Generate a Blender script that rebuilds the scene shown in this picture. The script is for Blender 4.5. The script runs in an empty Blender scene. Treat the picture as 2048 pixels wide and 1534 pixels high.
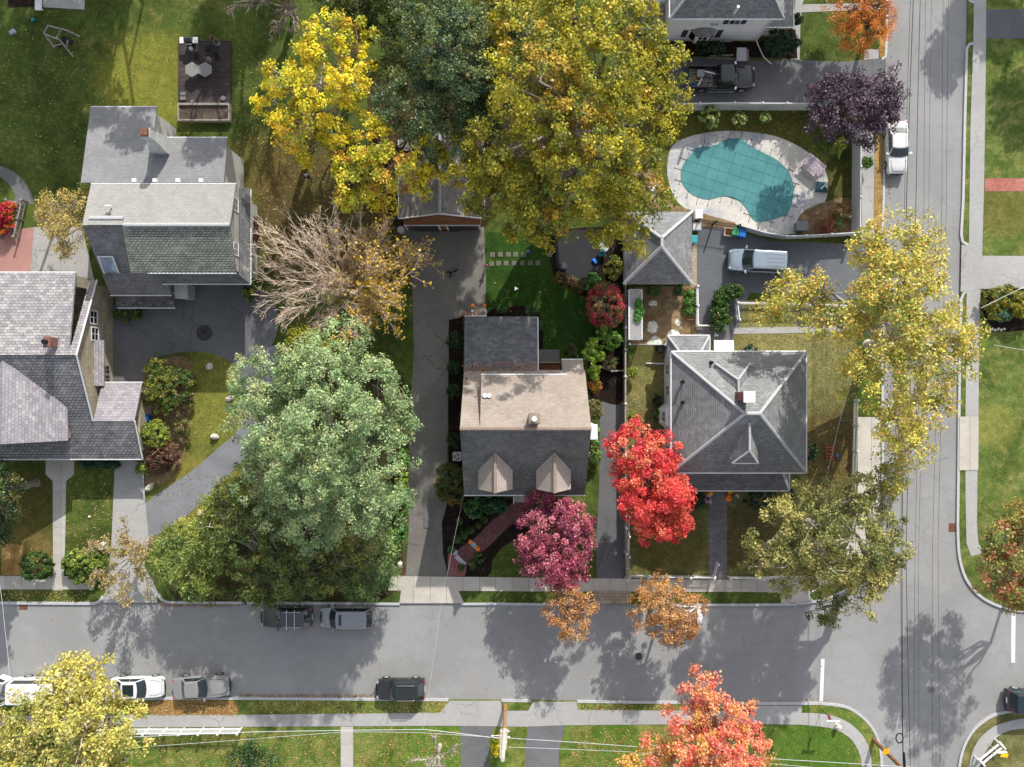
import bpy, math, random
import numpy as np
from mathutils import Vector, Matrix

scene = bpy.context.scene
COL = scene.collection
S, H, G = 22.5, 70.0, 0.12          # photo pixels per metre on the ground, drone height, lawn level


def P(px, py, h=0.0):
    k = (H - h) / H / S
    return ((px - 1024) * k, (767 - py) * k)


def W(px, py, h=0.0):
    x, y = P(px, py, h)
    return (x, y, h)


def lin(c):
    if isinstance(c, str):
        c = c.lstrip('#')
        c = [int(c[i:i + 2], 16) for i in (0, 2, 4)]
    return tuple(((v / 255) / 12.92 if v / 255 <= .04045 else ((v / 255 + .055) / 1.055) ** 2.4) for v in c)


# ------------------------------------------------------------------ objects
def tag(o, label=None, cat=None, group=None, kind=None):
    if label: o['label'] = label
    if cat: o['category'] = cat
    if group: o['group'] = group
    if kind: o['kind'] = kind
    return o


def thing(name, label, cat, loc=(0, 0, 0), rz=0.0, group=None):
    o = bpy.data.objects.new(name, None)
    o.empty_display_size = .2
    COL.objects.link(o)
    o.location = loc
    o.rotation_euler = (0, 0, rz)
    return tag(o, label, cat, group)


def copy_tree(o, parent=None, loc=None, rz=None):
    c = o.copy()
    COL.objects.link(c)
    c.parent = parent
    if loc is not None: c.location = loc
    if rz is not None: c.rotation_euler = (0, 0, rz)
    for ch in [q for q in KIDS.get(o.name, [])]:
        k = copy_tree(ch, c)
        KIDS.setdefault(c.name, []).append(k)
    return c


KIDS = {}


class MB:
    def __init__(s):
        s.v, s.f, s.m = [], [], []

    def face(s, pts, m=0):
        n = len(s.v)
        s.v += [tuple(p) for p in pts]
        s.f.append(tuple(range(n, n + len(pts))))
        s.m.append(m)

    def hexa(s, b, t, m=0):                       # bottom / top loops of equal length
        n = len(s.v)
        k = len(b)
        s.v += [tuple(p) for p in b] + [tuple(p) for p in t]
        s.f.append(tuple(range(n + k - 1, n - 1, -1))); s.m.append(m)
        s.f.append(tuple(range(n + k, n + 2 * k))); s.m.append(m)
        for i in range(k):
            j = (i + 1) % k
            s.f.append((n + i, n + j, n + k + j, n + k + i)); s.m.append(m)

    def box(s, x0, x1, y0, y1, z0, z1, m=0):
        b = [(x0, y0), (x1, y0), (x1, y1), (x0, y1)]
        s.hexa([(x, y, z0) for x, y in b], [(x, y, z1) for x, y in b], m)

    def cbox(s, c, size, rz=0.0, m=0, taper=1.0):
        ca, sa = math.cos(rz), math.sin(rz)
        def q(x, y): return (c[0] + ca * x - sa * y, c[1] + sa * x + ca * y)
        hx, hy, hz = size[0] / 2, size[1] / 2, size[2] / 2
        b = [q(-hx, -hy), q(hx, -hy), q(hx, hy), q(-hx, hy)]
        t = [q(-hx * taper, -hy * taper), q(hx * taper, -hy * taper), q(hx * taper, hy * taper), q(-hx * taper, hy * taper)]
        s.hexa([(x, y, c[2] - hz) for x, y in b], [(x, y, c[2] + hz) for x, y in t], m)

    def prism(s, pts, z0, z1, m=0):
        a = sum(pts[i][0] * pts[(i + 1) % len(pts)][1] - pts[(i + 1) % len(pts)][0] * pts[i][1] for i in range(len(pts)))
        if a < 0: pts = pts[::-1]
        s.hexa([(p[0], p[1], z0) for p in pts], [(p[0], p[1], z1) for p in pts], m)

    def slab(s, pts, th=.14, m=0):                 # 3-D roof plane with thickness
        a = Vector((0, 0, 0))
        for i in range(len(pts)):
            a += Vector(pts[i]).cross(Vector(pts[(i + 1) % len(pts)]))
        if a.z < 0: pts = pts[::-1]
        s.hexa([(p[0], p[1], p[2] - th) for p in pts], pts, m)

    def cyl(s, c, r, z0, z1, n=12, m=0, r2=None):
        r2 = r if r2 is None else r2
        a = [2 * math.pi * i / n for i in range(n)]
        s.hexa([(c[0] + r * math.cos(t), c[1] + r * math.sin(t), z0) for t in a],
               [(c[0] + r2 * math.cos(t), c[1] + r2 * math.sin(t), z1) for t in a], m)

    def tube(s, pts, rad, n=6, m=0):
        pts = [Vector(p) for p in pts]
        if not hasattr(rad, '__len__'): rad = [rad] * len(pts)
        base = len(s.v)
        ref = Vector((0, 0, 1))
        for i, p in enumerate(pts):
            d = (pts[min(i + 1, len(pts) - 1)] - pts[max(i - 1, 0)])
            d = d.normalized() if d.length > 1e-9 else Vector((0, 0, 1))
            u = d.cross(ref)
            if u.length < .05: u = d.cross(Vector((1, 0, 0)))
            u.normalize(); w = d.cross(u)
            for k in range(n):
                t = 2 * math.pi * k / n
                q = p + (u * math.cos(t) + w * math.sin(t)) * rad[i]
                s.v.append((q.x, q.y, q.z))
        for i in range(len(pts) - 1):
            for k in range(n):
                k2 = (k + 1) % n
                s.f.append((base + i * n + k, base + i * n + k2, base + (i + 1) * n + k2, base + (i + 1) * n + k)); s.m.append(m)
        s.f.append(tuple(base + k for k in range(n))); s.m.append(m)
        s.f.append(tuple(base + (len(pts) - 1) * n + n - 1 - k for k in range(n))); s.m.append(m)

    def ball(s, c, r, m=0, nu=10, nv=7, sq=(1, 1, 1), bump=0.0, seed=0, rib=0):
        rr = random.Random(seed)
        base = len(s.v)
        for j in range(nv + 1):
            ph = math.pi * j / nv - math.pi / 2
            for i in range(nu):
                t = 2 * math.pi * i / nu
                k = 1 + (rr.uniform(-bump, bump) if bump else 0) + (rib * abs(math.cos(t * nu / 2)) if rib else 0)
                s.v.append((c[0] + r * sq[0] * k * math.cos(ph) * math.cos(t), c[1] + r * sq[1] * k * math.cos(ph) * math.sin(t), c[2] + r * sq[2] * k * math.sin(ph)))
        for j in range(nv):
            for i in range(nu):
                i2 = (i + 1) % nu
                s.f.append((base + j * nu + i, base + j * nu + i2, base + (j + 1) * nu + i2, base + (j + 1) * nu + i)); s.m.append(m)

    def build(s, name, mats, parent=None, world=True, smooth=False, bevel=0.0):
        if not isinstance(mats, (list, tuple)): mats = [mats]
        me = bpy.data.meshes.new(name)
        off = Vector((0, 0, 0))
        if parent is not None and world:
            q = parent
            while q is not None:
                off = off + Vector(q.location)
                q = q.parent
        v = [(a - off.x, b - off.y, c - off.z) for a, b, c in s.v]
        me.from_pydata(v, [], s.f)
        for mt in mats: me.materials.append(mt)
        me.polygons.foreach_set('material_index', s.m)
        uv = me.uv_layers.new(name='UVMap')
        for p in me.polygons:
            n = p.normal
            u = Vector((1, 0, 0)) if abs(n.x) + abs(n.y) < .03 else Vector((-n.y, n.x, 0)).normalized()
            w = n.cross(u)
            for li in p.loop_indices:
                c = s.v[me.loops[li].vertex_index]
                c = Vector(c)
                uv.data[li].uv = (c.dot(u), c.dot(w))
        if smooth:
            me.polygons.foreach_set('use_smooth', [True] * len(me.polygons))
        me.update()
        o = bpy.data.objects.new(name, me)
        COL.objects.link(o)
        if parent is not None:
            o.parent = parent
            KIDS.setdefault(parent.name, []).append(o)
        if bevel:
            b = o.modifiers.new('b', 'BEVEL'); b.width = bevel; b.segments = 2; b.limit_method = 'ANGLE'
        return o


# ------------------------------------------------------------------ materials
class NT:
    def __init__(s, name):
        s.mat = bpy.data.materials.new(name)
        s.mat.use_nodes = True
        s.t = s.mat.node_tree
        s.b = s.t.nodes['Principled BSDF']
        s.b.inputs['Specular IOR Level'].default_value = .25

    def n(s, typ, **kw):
        nd = s.t.nodes.new(typ)
        for k, v in kw.items():
            if k.startswith('_'): setattr(nd, k[1:], v)
            else: nd.inputs[k.replace('__', ' ')].default_value = v
        return nd

    def l(s, a, b): s.t.links.new(a, b)

    def coord(s, which='Object'):
        return s.n('ShaderNodeTexCoord').outputs[which]

    def noise(s, vec, scale, detail=4, rough=.6, dist=0.0):
        nd = s.n('ShaderNodeTexNoise', Scale=scale, Detail=detail, Roughness=rough, Distortion=dist)
        s.l(vec, nd.inputs['Vector'])
        return nd.outputs['Fac']

    def ramp(s, fac, a, b):
        nd = s.n('ShaderNodeMapRange')
        nd.inputs['From Min'].default_value = a
        nd.inputs['From Max'].default_value = b
        nd.interpolation_type = 'SMOOTHSTEP'
        s.l(fac, nd.inputs['Value'])
        return nd.outputs['Result']

    def mix(s, fac, c1, c2, mode='MIX'):
        nd = s.n('ShaderNodeMix', _data_type='RGBA', _blend_type=mode)
        ins = {'f': nd.inputs[0], 'a': nd.inputs[6], 'b': nd.inputs[7]}
        for k, v in (('f', fac), ('a', c1), ('b', c2)):
            if hasattr(v, 'is_linked'): s.l(v, ins[k])
            elif k == 'f': ins[k].default_value = v
            else: ins[k].default_value = (*v[:3], 1)
        return nd.outputs[2]

    def math(s, op, a, b=0.0):
        nd = s.n('ShaderNodeMath', _operation=op)
        for i, v in enumerate((a, b)):
            if hasattr(v, 'is_linked'): s.l(v, nd.inputs[i])
            else: nd.inputs[i].default_value = v
        return nd.outputs[0]

    def bump(s, h, strength=.4, dist=.03):
        nd = s.n('ShaderNodeBump', Strength=strength, Distance=dist)
        s.l(h, nd.inputs['Height'])
        s.l(nd.outputs[0], s.b.inputs['Normal'])

    def out(s, col, rough=.8, metal=0.0, spec=None):
        if hasattr(col, 'is_linked'): s.l(col, s.b.inputs['Base Color'])
        else: s.b.inputs['Base Color'].default_value = (*col[:3], 1)
        s.b.inputs['Roughness'].default_value = rough
        s.b.inputs['Metallic'].default_value = metal
        if spec is not None: s.b.inputs['Specular IOR Level'].default_value = spec
        return s.mat


def m_plain(name, c, rough=.6, var=.12, scale=3.0, metal=0.0, spec=.3, coat=0.0):
    t = NT(name)
    c = lin(c)
    f = t.noise(t.coord(), scale, 5)
    col = t.mix(t.ramp(f, .3, .7), [v * (1 - var) for v in c], [min(1, v * (1 + var)) for v in c])
    if coat:
        t.b.inputs['Coat Weight'].default_value = coat
        t.b.inputs['Coat Roughness'].default_value = .05
    return t.out(col, rough, metal, spec)


def m_asphalt(name, c, patch=.12, leaf=0.0, crack=.0, track=None):
    t = NT(name)
    o = t.coord()
    c = lin(c)
    big = t.ramp(t.noise(o, .12, 5, .65, .4), .35, .65)
    col = t.mix(big, [v * (1 - patch) for v in c], [v * (1 + patch) for v in c])
    mid = t.ramp(t.noise(o, 1.3, 5, .7), .35, .7)
    col = t.mix(t.math('MULTIPLY', mid, .35), col, [v * .8 for v in c])
    fine = t.noise(o, 14, 4, .8)
    col = t.mix(t.ramp(fine, .35, .7), t.mix(1, col, (.78, .78, .78), 'MULTIPLY'), t.mix(1, col, (1.14, 1.13, 1.12), 'MULTIPLY'))
    if track:                                     # worn wheel streaks running along the street
        mp = t.n('ShaderNodeMapping')
        mp.inputs['Scale'].default_value = (.03, 1.1, 1) if track == 'x' else (1.1, .03, 1)
        t.l(o, mp.inputs['Vector'])
        st = t.ramp(t.noise(mp.outputs[0], 1.0, 4, .6), .4, .7)
        col = t.mix(t.math('MULTIPLY', st, .30), col, [v * .83 for v in c])
    st2 = t.ramp(t.noise(o, .55, 6, .75, 1.2), .60, .74)      # oil and water stains
    col = t.mix(t.math('MULTIPLY', st2, .28), col, [v * .62 for v in c])
    if crack:
        vo = t.n('ShaderNodeTexVoronoi', _feature='DISTANCE_TO_EDGE', Scale=.35)
        mx = t.n('ShaderNodeVectorMath', _operation='ADD')
        nz = t.n('ShaderNodeTexNoise', Scale=1.2, Detail=6)
        t.l(o, nz.inputs['Vector']); t.l(o, mx.inputs[0]); t.l(nz.outputs['Color'], mx.inputs[1])
        t.l(mx.outputs[0], vo.inputs['Vector'])
        cr = t.ramp(vo.outputs['Distance'], .022, .004)
        msk = t.ramp(t.noise(o, .15, 2), .44, .56)
        col = t.mix(t.math('MULTIPLY', t.math('MULTIPLY', cr, msk), crack), col, [v * .45 for v in c])
    t.bump(fine, .25, .02)
    return t.out(col, .9, spec=.2)


def m_grass(name, c1, c2, dry, dryamt=.45, litter=0.0, lit=('#8a6a3a', '#c9a35a'), patches=(), scale=.25, pscale=.5, pamt=.9):
    t = NT(name)
    o = t.coord()
    c1, c2, dry = lin(c1), lin(c2), lin(dry)
    a = t.ramp(t.noise(o, scale, 6, .65, .6), .36, .64)
    col = t.mix(a, c1, c2)
    d = t.ramp(t.noise(o, scale * 2.3, 6, .7, .8), 1 - dryamt - .18, 1 - dryamt + .15)
    col = t.mix(d, col, dry)
    pn = t.math('MULTIPLY', t.noise(o, pscale, 5, .7), pamt) if patches else None
    for (px, py, r, pc, amt) in patches:
        x, y = P(px, py)
        vd = t.n('ShaderNodeVectorMath', _operation='DISTANCE')
        mp = t.n('ShaderNodeMapping'); mp.inputs['Scale'].default_value = (1, 1, 0)
        t.l(o, mp.inputs['Vector']); t.l(mp.outputs[0], vd.inputs[0]); vd.inputs[1].default_value = (x, y, 0)
        dd = t.math('ADD', t.math('DIVIDE', vd.outputs['Value'], r / S), pn)
        f = t.ramp(dd, .7 + pamt, .15 + pamt) if pamt < 1.2 else t.ramp(dd, .5 + pamt * .6, .3 + pamt * .6)
        col = t.mix(t.math('MULTIPLY', f, amt), col, lin(pc))
    midn = t.noise(o, 1.8, 5, .75, .6)
    col = t.mix(t.ramp(midn, .34, .66), t.mix(1, col, (.74, .78, .72), 'MULTIPLY'), t.mix(1, col, (1.16, 1.13, 1.10), 'MULTIPLY'))
    fine = t.noise(o, 9, 6, .85)
    col = t.mix(t.ramp(fine, .34, .68), t.mix(1, col, (.52, .55, .5), 'MULTIPLY'), t.mix(1, col, (1.4, 1.35, 1.25), 'MULTIPLY'))
    if litter:
        vo = t.n('ShaderNodeTexVoronoi', Scale=4.3)
        t.l(o, vo.inputs['Vector'])
        sp = t.ramp(t.math('ADD', vo.outputs['Distance'], t.math('MULTIPLY', t.noise(o, 6, 3), .3)), .34, .22)
        ms = t.ramp(t.noise(o, .9, 3), .62 - litter * .4, .70 - litter * .35)
        lc = t.mix(t.n('ShaderNodeTexNoise', Scale=5.0).outputs['Fac'], lin(lit[0]), lin(lit[1]))
        col = t.mix(t.math('MULTIPLY', sp, ms), col, lc)
    t.bump(fine, .6, .08)
    return t.out(col, .95, spec=.08)


def m_brick(name, c1, c2, mortar, bw, bh, ms=.02, off=.5, extra=None, stain=.25, rough=.85, bump=.5, rot=0.0, weather_or_shade=None):
    t = NT(name)
    uv = t.coord('UV')
    if rot:
        mp = t.n('ShaderNodeMapping'); mp.inputs['Rotation'].default_value = (0, 0, rot)
        t.l(uv, mp.inputs['Vector']); uv = mp.outputs[0]
    b = t.n('ShaderNodeTexBrick', Scale=1.0)
    b.offset = off
    b.inputs['Mortar Size'].default_value = ms
    b.inputs['Mortar Smooth'].default_value = .2
    b.inputs['Brick Width'].default_value = bw
    b.inputs['Row Height'].default_value = bh
    b.inputs['Color1'].default_value = (*lin(c1), 1)
    b.inputs['Color2'].default_value = (*lin(c2), 1)
    b.inputs['Mortar'].default_value = (*lin(mortar), 1)
    t.l(uv, b.inputs['Vector'])
    col = b.outputs['Color']
    o = t.coord()
    if extra:                                     # a third tone, brick by brick
        b2 = t.n('ShaderNodeTexBrick', Scale=1.0)
        b2.offset = off
        b2.inputs['Mortar Size'].default_value = 0
        b2.inputs['Brick Width'].default_value = bw
        b2.inputs['Row Height'].default_value = bh
        b2.inputs['Bias'].default_value = -.45
        b2.inputs['Color1'].default_value = (0, 0, 0, 1)
        b2.inputs['Color2'].default_value = (1, 1, 1, 1)
        mp2 = t.n('ShaderNodeMapping'); mp2.inputs['Location'].default_value = (bw * 40, bh * 26, 0)
        t.l(uv, mp2.inputs['Vector']); t.l(mp2.outputs[0], b2.inputs['Vector'])
        reg = t.ramp(t.noise(o, .35, 4, .7), .4, .6)
        fac = t.math('MULTIPLY', b2.outputs['Color'], t.math('ADD', t.math('MULTIPLY', reg, .6), .3))
        col = t.mix(fac, col, lin(extra))
    big = t.ramp(t.noise(o, .5, 6, .75, .8), .3, .7)
    col = t.mix(big, t.mix(1, col, (1 - stain,) * 3, 'MULTIPLY'), t.mix(1, col, (1 + stain * .6,) * 3, 'MULTIPLY'))
    if weather_or_shade:  # streaks down the slope: weathering, and painted tree shadow on the hip roof
        mp3 = t.n('ShaderNodeMapping'); mp3.inputs['Scale'].default_value = (1.6, .16, 1)
        t.l(t.coord('UV'), mp3.inputs['Vector'])
        wf = t.ramp(t.noise(mp3.outputs[0], 1.0, 5, .7), .52, .75)
        col = t.mix(t.math('MULTIPLY', wf, weather_or_shade[1]), col, lin(weather_or_shade[0]))
    fine = t.noise(o, 22, 3, .8)
    col = t.mix(t.ramp(fine, .3, .7), t.mix(1, col, (.84,) * 3, 'MULTIPLY'), t.mix(1, col, (1.12,) * 3, 'MULTIPLY'))
    t.bump(b.outputs['Fac'], -bump, .02)
    return t.out(col, rough, spec=.2)


def m_leaf(name, trans=.28):
    t = NT(name)
    at = t.n('ShaderNodeAttribute', _attribute_name='Col')
    d = t.n('ShaderNodeBsdfDiffuse'); tr = t.n('ShaderNodeBsdfTranslucent'); gl = t.n('ShaderNodeBsdfGlossy')
    gl.inputs['Roughness'].default_value = .45
    gl.inputs['Color'].default_value = (.5, .5, .5, 1)
    ms = t.n('ShaderNodeMixShader'); ms.inputs[0].default_value = trans
    m2 = t.n('ShaderNodeMixShader'); m2.inputs[0].default_value = .05
    t.l(at.outputs['Color'], d.inputs['Color']); t.l(at.outputs['Color'], tr.inputs['Color'])
    t.l(d.outputs[0], ms.inputs[1]); t.l(tr.outputs[0], ms.inputs[2])
    t.l(ms.outputs[0], m2.inputs[1]); t.l(gl.outputs[0], m2.inputs[2])
    outn = t.t.nodes['Material Output']
    t.l(m2.outputs[0], outn.inputs['Surface'])
    return t.mat


def m_glass(name, c='#10161a', rough=.06):
    t = NT(name)
    t.b.inputs['Coat Weight'].default_value = .6
    t.b.inputs['Coat Roughness'].default_value = .03
    f = t.noise(t.coord(), 1.5, 3)
    c = lin(c)
    return t.out(t.mix(f, [v * .6 for v in c], [v * 1.6 for v in c]), rough, 0, .6)


def m_bark(name, c):
    t = NT(name)
    o = t.coord()
    c = lin(c)
    f = t.noise(o, 4, 6, .75, 1.0)
    t.bump(f, .6, .03)
    return t.out(t.mix(t.ramp(f, .3, .7), [v * .6 for v in c], [v * 1.2 for v in c]), .9, spec=.1)


M = {}
M['white'] = m_plain('white_paint', '#d2d2d3', .45, .04)
M['vinyl'] = m_plain('white_vinyl', '#c2c2c4', .4, .05)
M['grey_wood'] = m_plain('weathered_wood', '#8a837c', .85, .2, 4)
M['brown_wood'] = m_plain('brown_wood', '#8a5a38', .75, .22, 4)
M['pole'] = m_plain('pole_wood', '#96714f', .85, .25, 3)
M['black'] = m_plain('black_metal', '#141416', .45, .2)
M['rubber'] = m_plain('rubber', '#191919', .8, .2)
M['rim'] = m_plain('rim_metal', '#b9bcc0', .3, .06, metal=.6)
M['chrome'] = m_plain('chrome', '#d0d4d8', .18, .05, metal=.9)
M['glass'] = m_glass('window_glass')
M['carglass'] = m_glass('car_glass', '#1b2628', .05)
M['redlens'] = m_plain('red_lens', '#a8142a', .2, .1, spec=.5)
M['lamp'] = m_plain('headlamp_lens', '#9aa2a6', .12, .05, spec=.6)
M['plate'] = m_plain('number_plate', '#e8e8e8', .4, .03)
M['yellow'] = m_plain('yellow_sign', '#e8a810', .45, .06)
M['blue'] = m_plain('blue_plastic', '#1a62b8', .45, .12)
M['green'] = m_plain('green_plastic', '#3d8a60', .5, .12)
M['teal'] = m_plain('teal_plastic', '#2a8f98', .5, .12)
M['orange'] = m_plain('pumpkin_skin', '#e07a14', .5, .15)
M['stone'] = m_plain('boulder_stone', '#b9b4ab', .9, .3, 5)
M['palestone'] = m_plain('pale_stone', '#d6d0c6', .9, .2, 5)
M['skin'] = m_plain('skin', '#c79a80', .6, .06)
M['wire'] = m_plain('wire_black', '#26262a', .5, .1)
M['paleline'] = m_plain('wire_pale', '#c9ccd0', .35, .1, metal=.3)
M['ironwork'] = m_plain('rusty_iron', '#6a4638', .8, .3, 6)
M['leaf'] = m_leaf('leaf')
M['needle'] = m_leaf('needle', .2)
M['bark'] = m_bark('bark_grey', '#8d8378')
M['palebark'] = m_bark('bark_pale', '#b3aa9e')
M['darkbark'] = m_bark('bark_dark', '#5a4a3e')
M['tanbark'] = m_bark('bark_tan', '#b39a7c')
M['twigbark'] = m_bark('bark_twig', '#d2beaa')
SUN, EXPO = 3.05, 0.97
# ------------------------------------------------------------------ ground, roads, paths
NSH = [0]


def sheet(name, pts, mat, layer=0, kind='structure', z=None):
    NSH[0] += 1
    b = MB()
    q = [P(*p) for p in pts]
    a = sum(q[i][0] * q[(i + 1) % len(q)][1] - q[(i + 1) % len(q)][0] * q[i][1] for i in range(len(q)))
    if a < 0: q = q[::-1]
    zz = (G + .006 + .02 * layer + .0002 * NSH[0]) if z is None else z
    b.face([(x, y, zz) for x, y in q])
    o = b.build(name, mat)
    o['kind'] = kind
    return o


def smooth(pts, n=4, closed=True):                # Catmull-Rom through photo points
    out = []
    k = len(pts)
    rng = range(k) if closed else range(k - 1)
    for i in rng:
        if closed: p = [pts[(i + j) % k] for j in (-1, 0, 1, 2)]
        else: p = [pts[max(0, i - 1)], pts[i], pts[i + 1], pts[min(k - 1, i + 2)]]
        for s_ in range(n):
            t = s_ / n
            out.append(tuple(.5 * (2 * p[1][a] + (p[2][a] - p[0][a]) * t + (2 * p[0][a] - 5 * p[1][a] + 4 * p[2][a] - p[3][a]) * t * t
                                   + (3 * p[1][a] - p[0][a] - 3 * p[2][a] + p[3][a]) * t ** 3) for a in (0, 1)))
    if not closed: out.append(tuple(pts[-1]))
    return out


gA = m_grass('lawn_shady_green', '#3c4a24', '#526230', '#7c774a', .32, .35,
             patches=((640, 430, 170, '#5a4a34', .75), (850, 480, 120, '#4a3e2e', .5), (520, 330, 70, '#6a5a38', .5),
                      (300, 170, 120, '#8d8a3c', .55), (60, 1010, 80, '#5c5030', .6), (60, 1120, 70, '#7e6a42', .6),
                      (420, 800, 110, '#8c8a44', .6), (400, 1010, 120, '#8f8646', .6), (1440, 240, 200, '#5f5a30', .7), (1650, 400, 90, '#5a5030', .6)))
gDry = m_grass('lawn_dry', '#575838', '#6a6a46', '#8a845e', .42, .5,
               patches=((1335, 1080, 90, '#54502c', .75), (1500, 1080, 80, '#4e4630', .8), (1660, 900, 90, '#56452e', .7), (1560, 690, 120, '#8a865a', .5), (1290, 740, 70, '#858152', .6)))
gBright = m_grass('lawn_bright', '#4a5f26', '#5f763a', '#8d8a50', .42, .35, patches=((1630, 1500, 85, '#4a6a28', .8), (880, 1500, 90, '#56782c', .6), (1240, 1490, 60, '#4a7026', .6)))
gRight = m_grass('lawn_right', '#47592a', '#5c6e3a', '#858452', .40, .2,
                 patches=((2010, 420, 60, '#6c6438', .6), (1985, 850, 50, '#8d8a4c', .5)))
gDeep = m_grass('lawn_deep_green', '#2a441c', '#375424', '#465a2a', .3, .1)  # deep green lawn, darkened further in place of the oak's shade
mAsph = m_asphalt('asphalt_street', '#8f8f8f', .10, crack=.22, track='x')
mDrive = m_asphalt('asphalt_drive', '#75726d', .2, crack=.6, track='y')
mDark = m_asphalt('asphalt_dark', '#68696c', .14, crack=.5)
mBlk = m_asphalt('asphalt_black', '#62656b', .12, crack=.2)
mConc = m_brick('concrete_pavement', '#a9a39a', '#b6b0a7', '#6d6963', 1.45, 40, .018, 0, stain=.14, bump=.2)
mConcV = m_brick('concrete_pavement_narrow', '#a6a29c', '#b2aea8', '#7c7872', 40, 3.2, .015, 0, stain=.12, bump=.2)
mPath = m_asphalt('asphalt_path', '#a2a1a0', .08, crack=.5)
mKerb = m_plain('granite_kerb', '#a9a9ab', .7, .12, 6)
mMulch = m_grass('bark_mulch', '#201a18', '#2c2422', '#3a2e28', .3, .35, ('#6a5a4a', '#a89a88'))
mSoil = m_grass('bare_soil', '#6b5844', '#85705a', '#9c8a72', .4, .5, ('#7a6a4a', '#c0a878'))
mLitter = m_grass('leaf_litter', '#84683e', '#9a7c4e', '#ae9060', .4, .9, ('#7a5030', '#c8a470'))
mBrickRed = m_brick('brick_paving', '#7a4440', '#5a4a50', '#3a3030', .22, .11, .012, .5, extra='#8f6a66', stain=.2, rot=.65)
mBrickRed2 = m_brick('brick_paving_red', '#9c4c48', '#6a6068', '#4a3838', .11, .22, .012, .5, extra='#b08078', stain=.2)
mBrickPath = m_brick('brick_path', '#b07064', '#a06058', '#8a5a50', .2, .1, .01, .5, extra='#c09080')
mPaver = m_brick('grey_paver', '#77757a', '#68666c', '#4c4a4e', .24, .16, .012, .5, extra='#8c8a8e')
mTan = m_brick('tan_paver', '#a89a86', '#98897a', '#6e6254', .4, .3, .015, .5)
mGravel = m_grass('white_gravel', '#d4d6d8', '#e2e3e4', '#a8a498', .2, .3, ('#6a5a44', '#8a7a60'))
def m_pool():
    t = NT('pool_concrete')
    o = t.coord()
    a = t.ramp(t.noise(o, .28, 6, .7, .6), .42, .60)
    col = t.mix(a, lin('#c6c2ba'), lin('#a4a6ac'))
    f = t.noise(o, 3.5, 6, .85, .8)
    col = t.mix(t.ramp(f, .40, .68), t.mix(1, col, (.80, .81, .83), 'MULTIPLY'), t.mix(1, col, (1.10, 1.09, 1.08), 'MULTIPLY'))
    b_ = t.n('ShaderNodeTexBrick', Scale=1.0)
    b_.inputs['Brick Width'].default_value = 2.4; b_.inputs['Row Height'].default_value = 2.4; b_.inputs['Mortar Size'].default_value = .015; b_.offset = 0
    mp = t.n('ShaderNodeMapping'); mp.inputs['Rotation'].default_value = (0, 0, .31)
    t.l(o, mp.inputs['Vector']); t.l(mp.outputs[0], b_.inputs['Vector'])
    col = t.mix(t.math('MULTIPLY', b_.outputs['Fac'], .45), col, lin('#77746e'))
    t.bump(f, .3, .02)
    return t.out(col, .85, spec=.15)


mDeckC = m_pool()
mRed = m_asphalt('red_terrace', '#a8807a', .12)
mLine = m_plain('road_paint', '#d8d8d6', .7, .12, 8)

b = MB()
b.face([(-700, -700, -.03), (700, -700, -.03), (700, 700, -.03), (-700, 700, -.03)])
b.build('ground', gA)['kind'] = 'structure'
sheet('road', [(-900, -900), (2950, -900), (2950, 2400), (-900, 2400)], mAsph, z=0.0)


def block(name, pts, mat):
    b = MB()
    b.prism([P(*p) for p in pts], -.02, G)
    b.build(name, mat)['kind'] = 'structure'


edgeTL = [(1790, -900), (1774, 0), (1770, 120), (1767, 270), (1765, 462), (1764, 590), (1764, 1000), (1760, 1060)] + \
    smooth([(1760, 1060), (1745, 1115), (1712, 1163), (1672, 1188), (1630, 1202), (1590, 1207)], 4, False)[1:] + [(1300, 1208), (900, 1206), (500, 1204), (-900, 1204)]
edgeBL = [(-900, 1396), (500, 1395), (1000, 1399), (1500, 1405), (1640, 1406)] + \
    smooth([(1640, 1406), (1687, 1412), (1715, 1426), (1737, 1446), (1752, 1470), (1760, 1500), (1763, 1540)], 4, False)[1:] + [(1768, 2400)]
edgeTR = [(1942, -900), (1935, 0), (1933, 85), (1928, 250), (1925, 400), (1921, 490), (1918, 700), (1916, 900), (1914, 1050)] + \
    smooth([(1914, 1050), (1917, 1110), (1930, 1155), (1955, 1188), (1990, 1209), (2030, 1220), (2075, 1222)], 4, False)[1:] + [(2950, 1222)]
edgeBR = [(2950, 1421)] + smooth([(2060, 1421), (2020, 1422), (1985, 1430), (1955, 1450), (1935, 1475), (1922, 1507), (1915, 1550)], 4, False) + [(1905, 2400)]
block('lawn_block', [(-900, -900)] + edgeTL, gA)
block('lawn_corner', edgeBL + [(-900, 2400)], gBright)
block('lawn_opposite', edgeTR + [(2950, -900)], gRight)
block('lawn_far_corner', edgeBR + [(2950, 2400)], gDry)


def kerb(pts, w=.22):
    q = [Vector((*P(*p), 0)) for p in pts]
    b = MB()
    L, R = [], []
    for i, p in enumerate(q):
        d = (q[min(i + 1, len(q) - 1)] - q[max(i - 1, 0)]).normalized()
        nrm = Vector((-d.y, d.x, 0))
        L.append(p + nrm * w / 2); R.append(p - nrm * w / 2)
    for i in range(len(q) - 1):
        a, c, d, e = L[i], R[i], R[i + 1], L[i + 1]
        b.hexa([(v.x, v.y, -.01) for v in (a, c, d, e)][::-1], [(v.x, v.y, G + .03) for v in (a, c, d, e)][::-1])
    o = b.build('kerb', mKerb)
    o['kind'] = 'structure'


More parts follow.
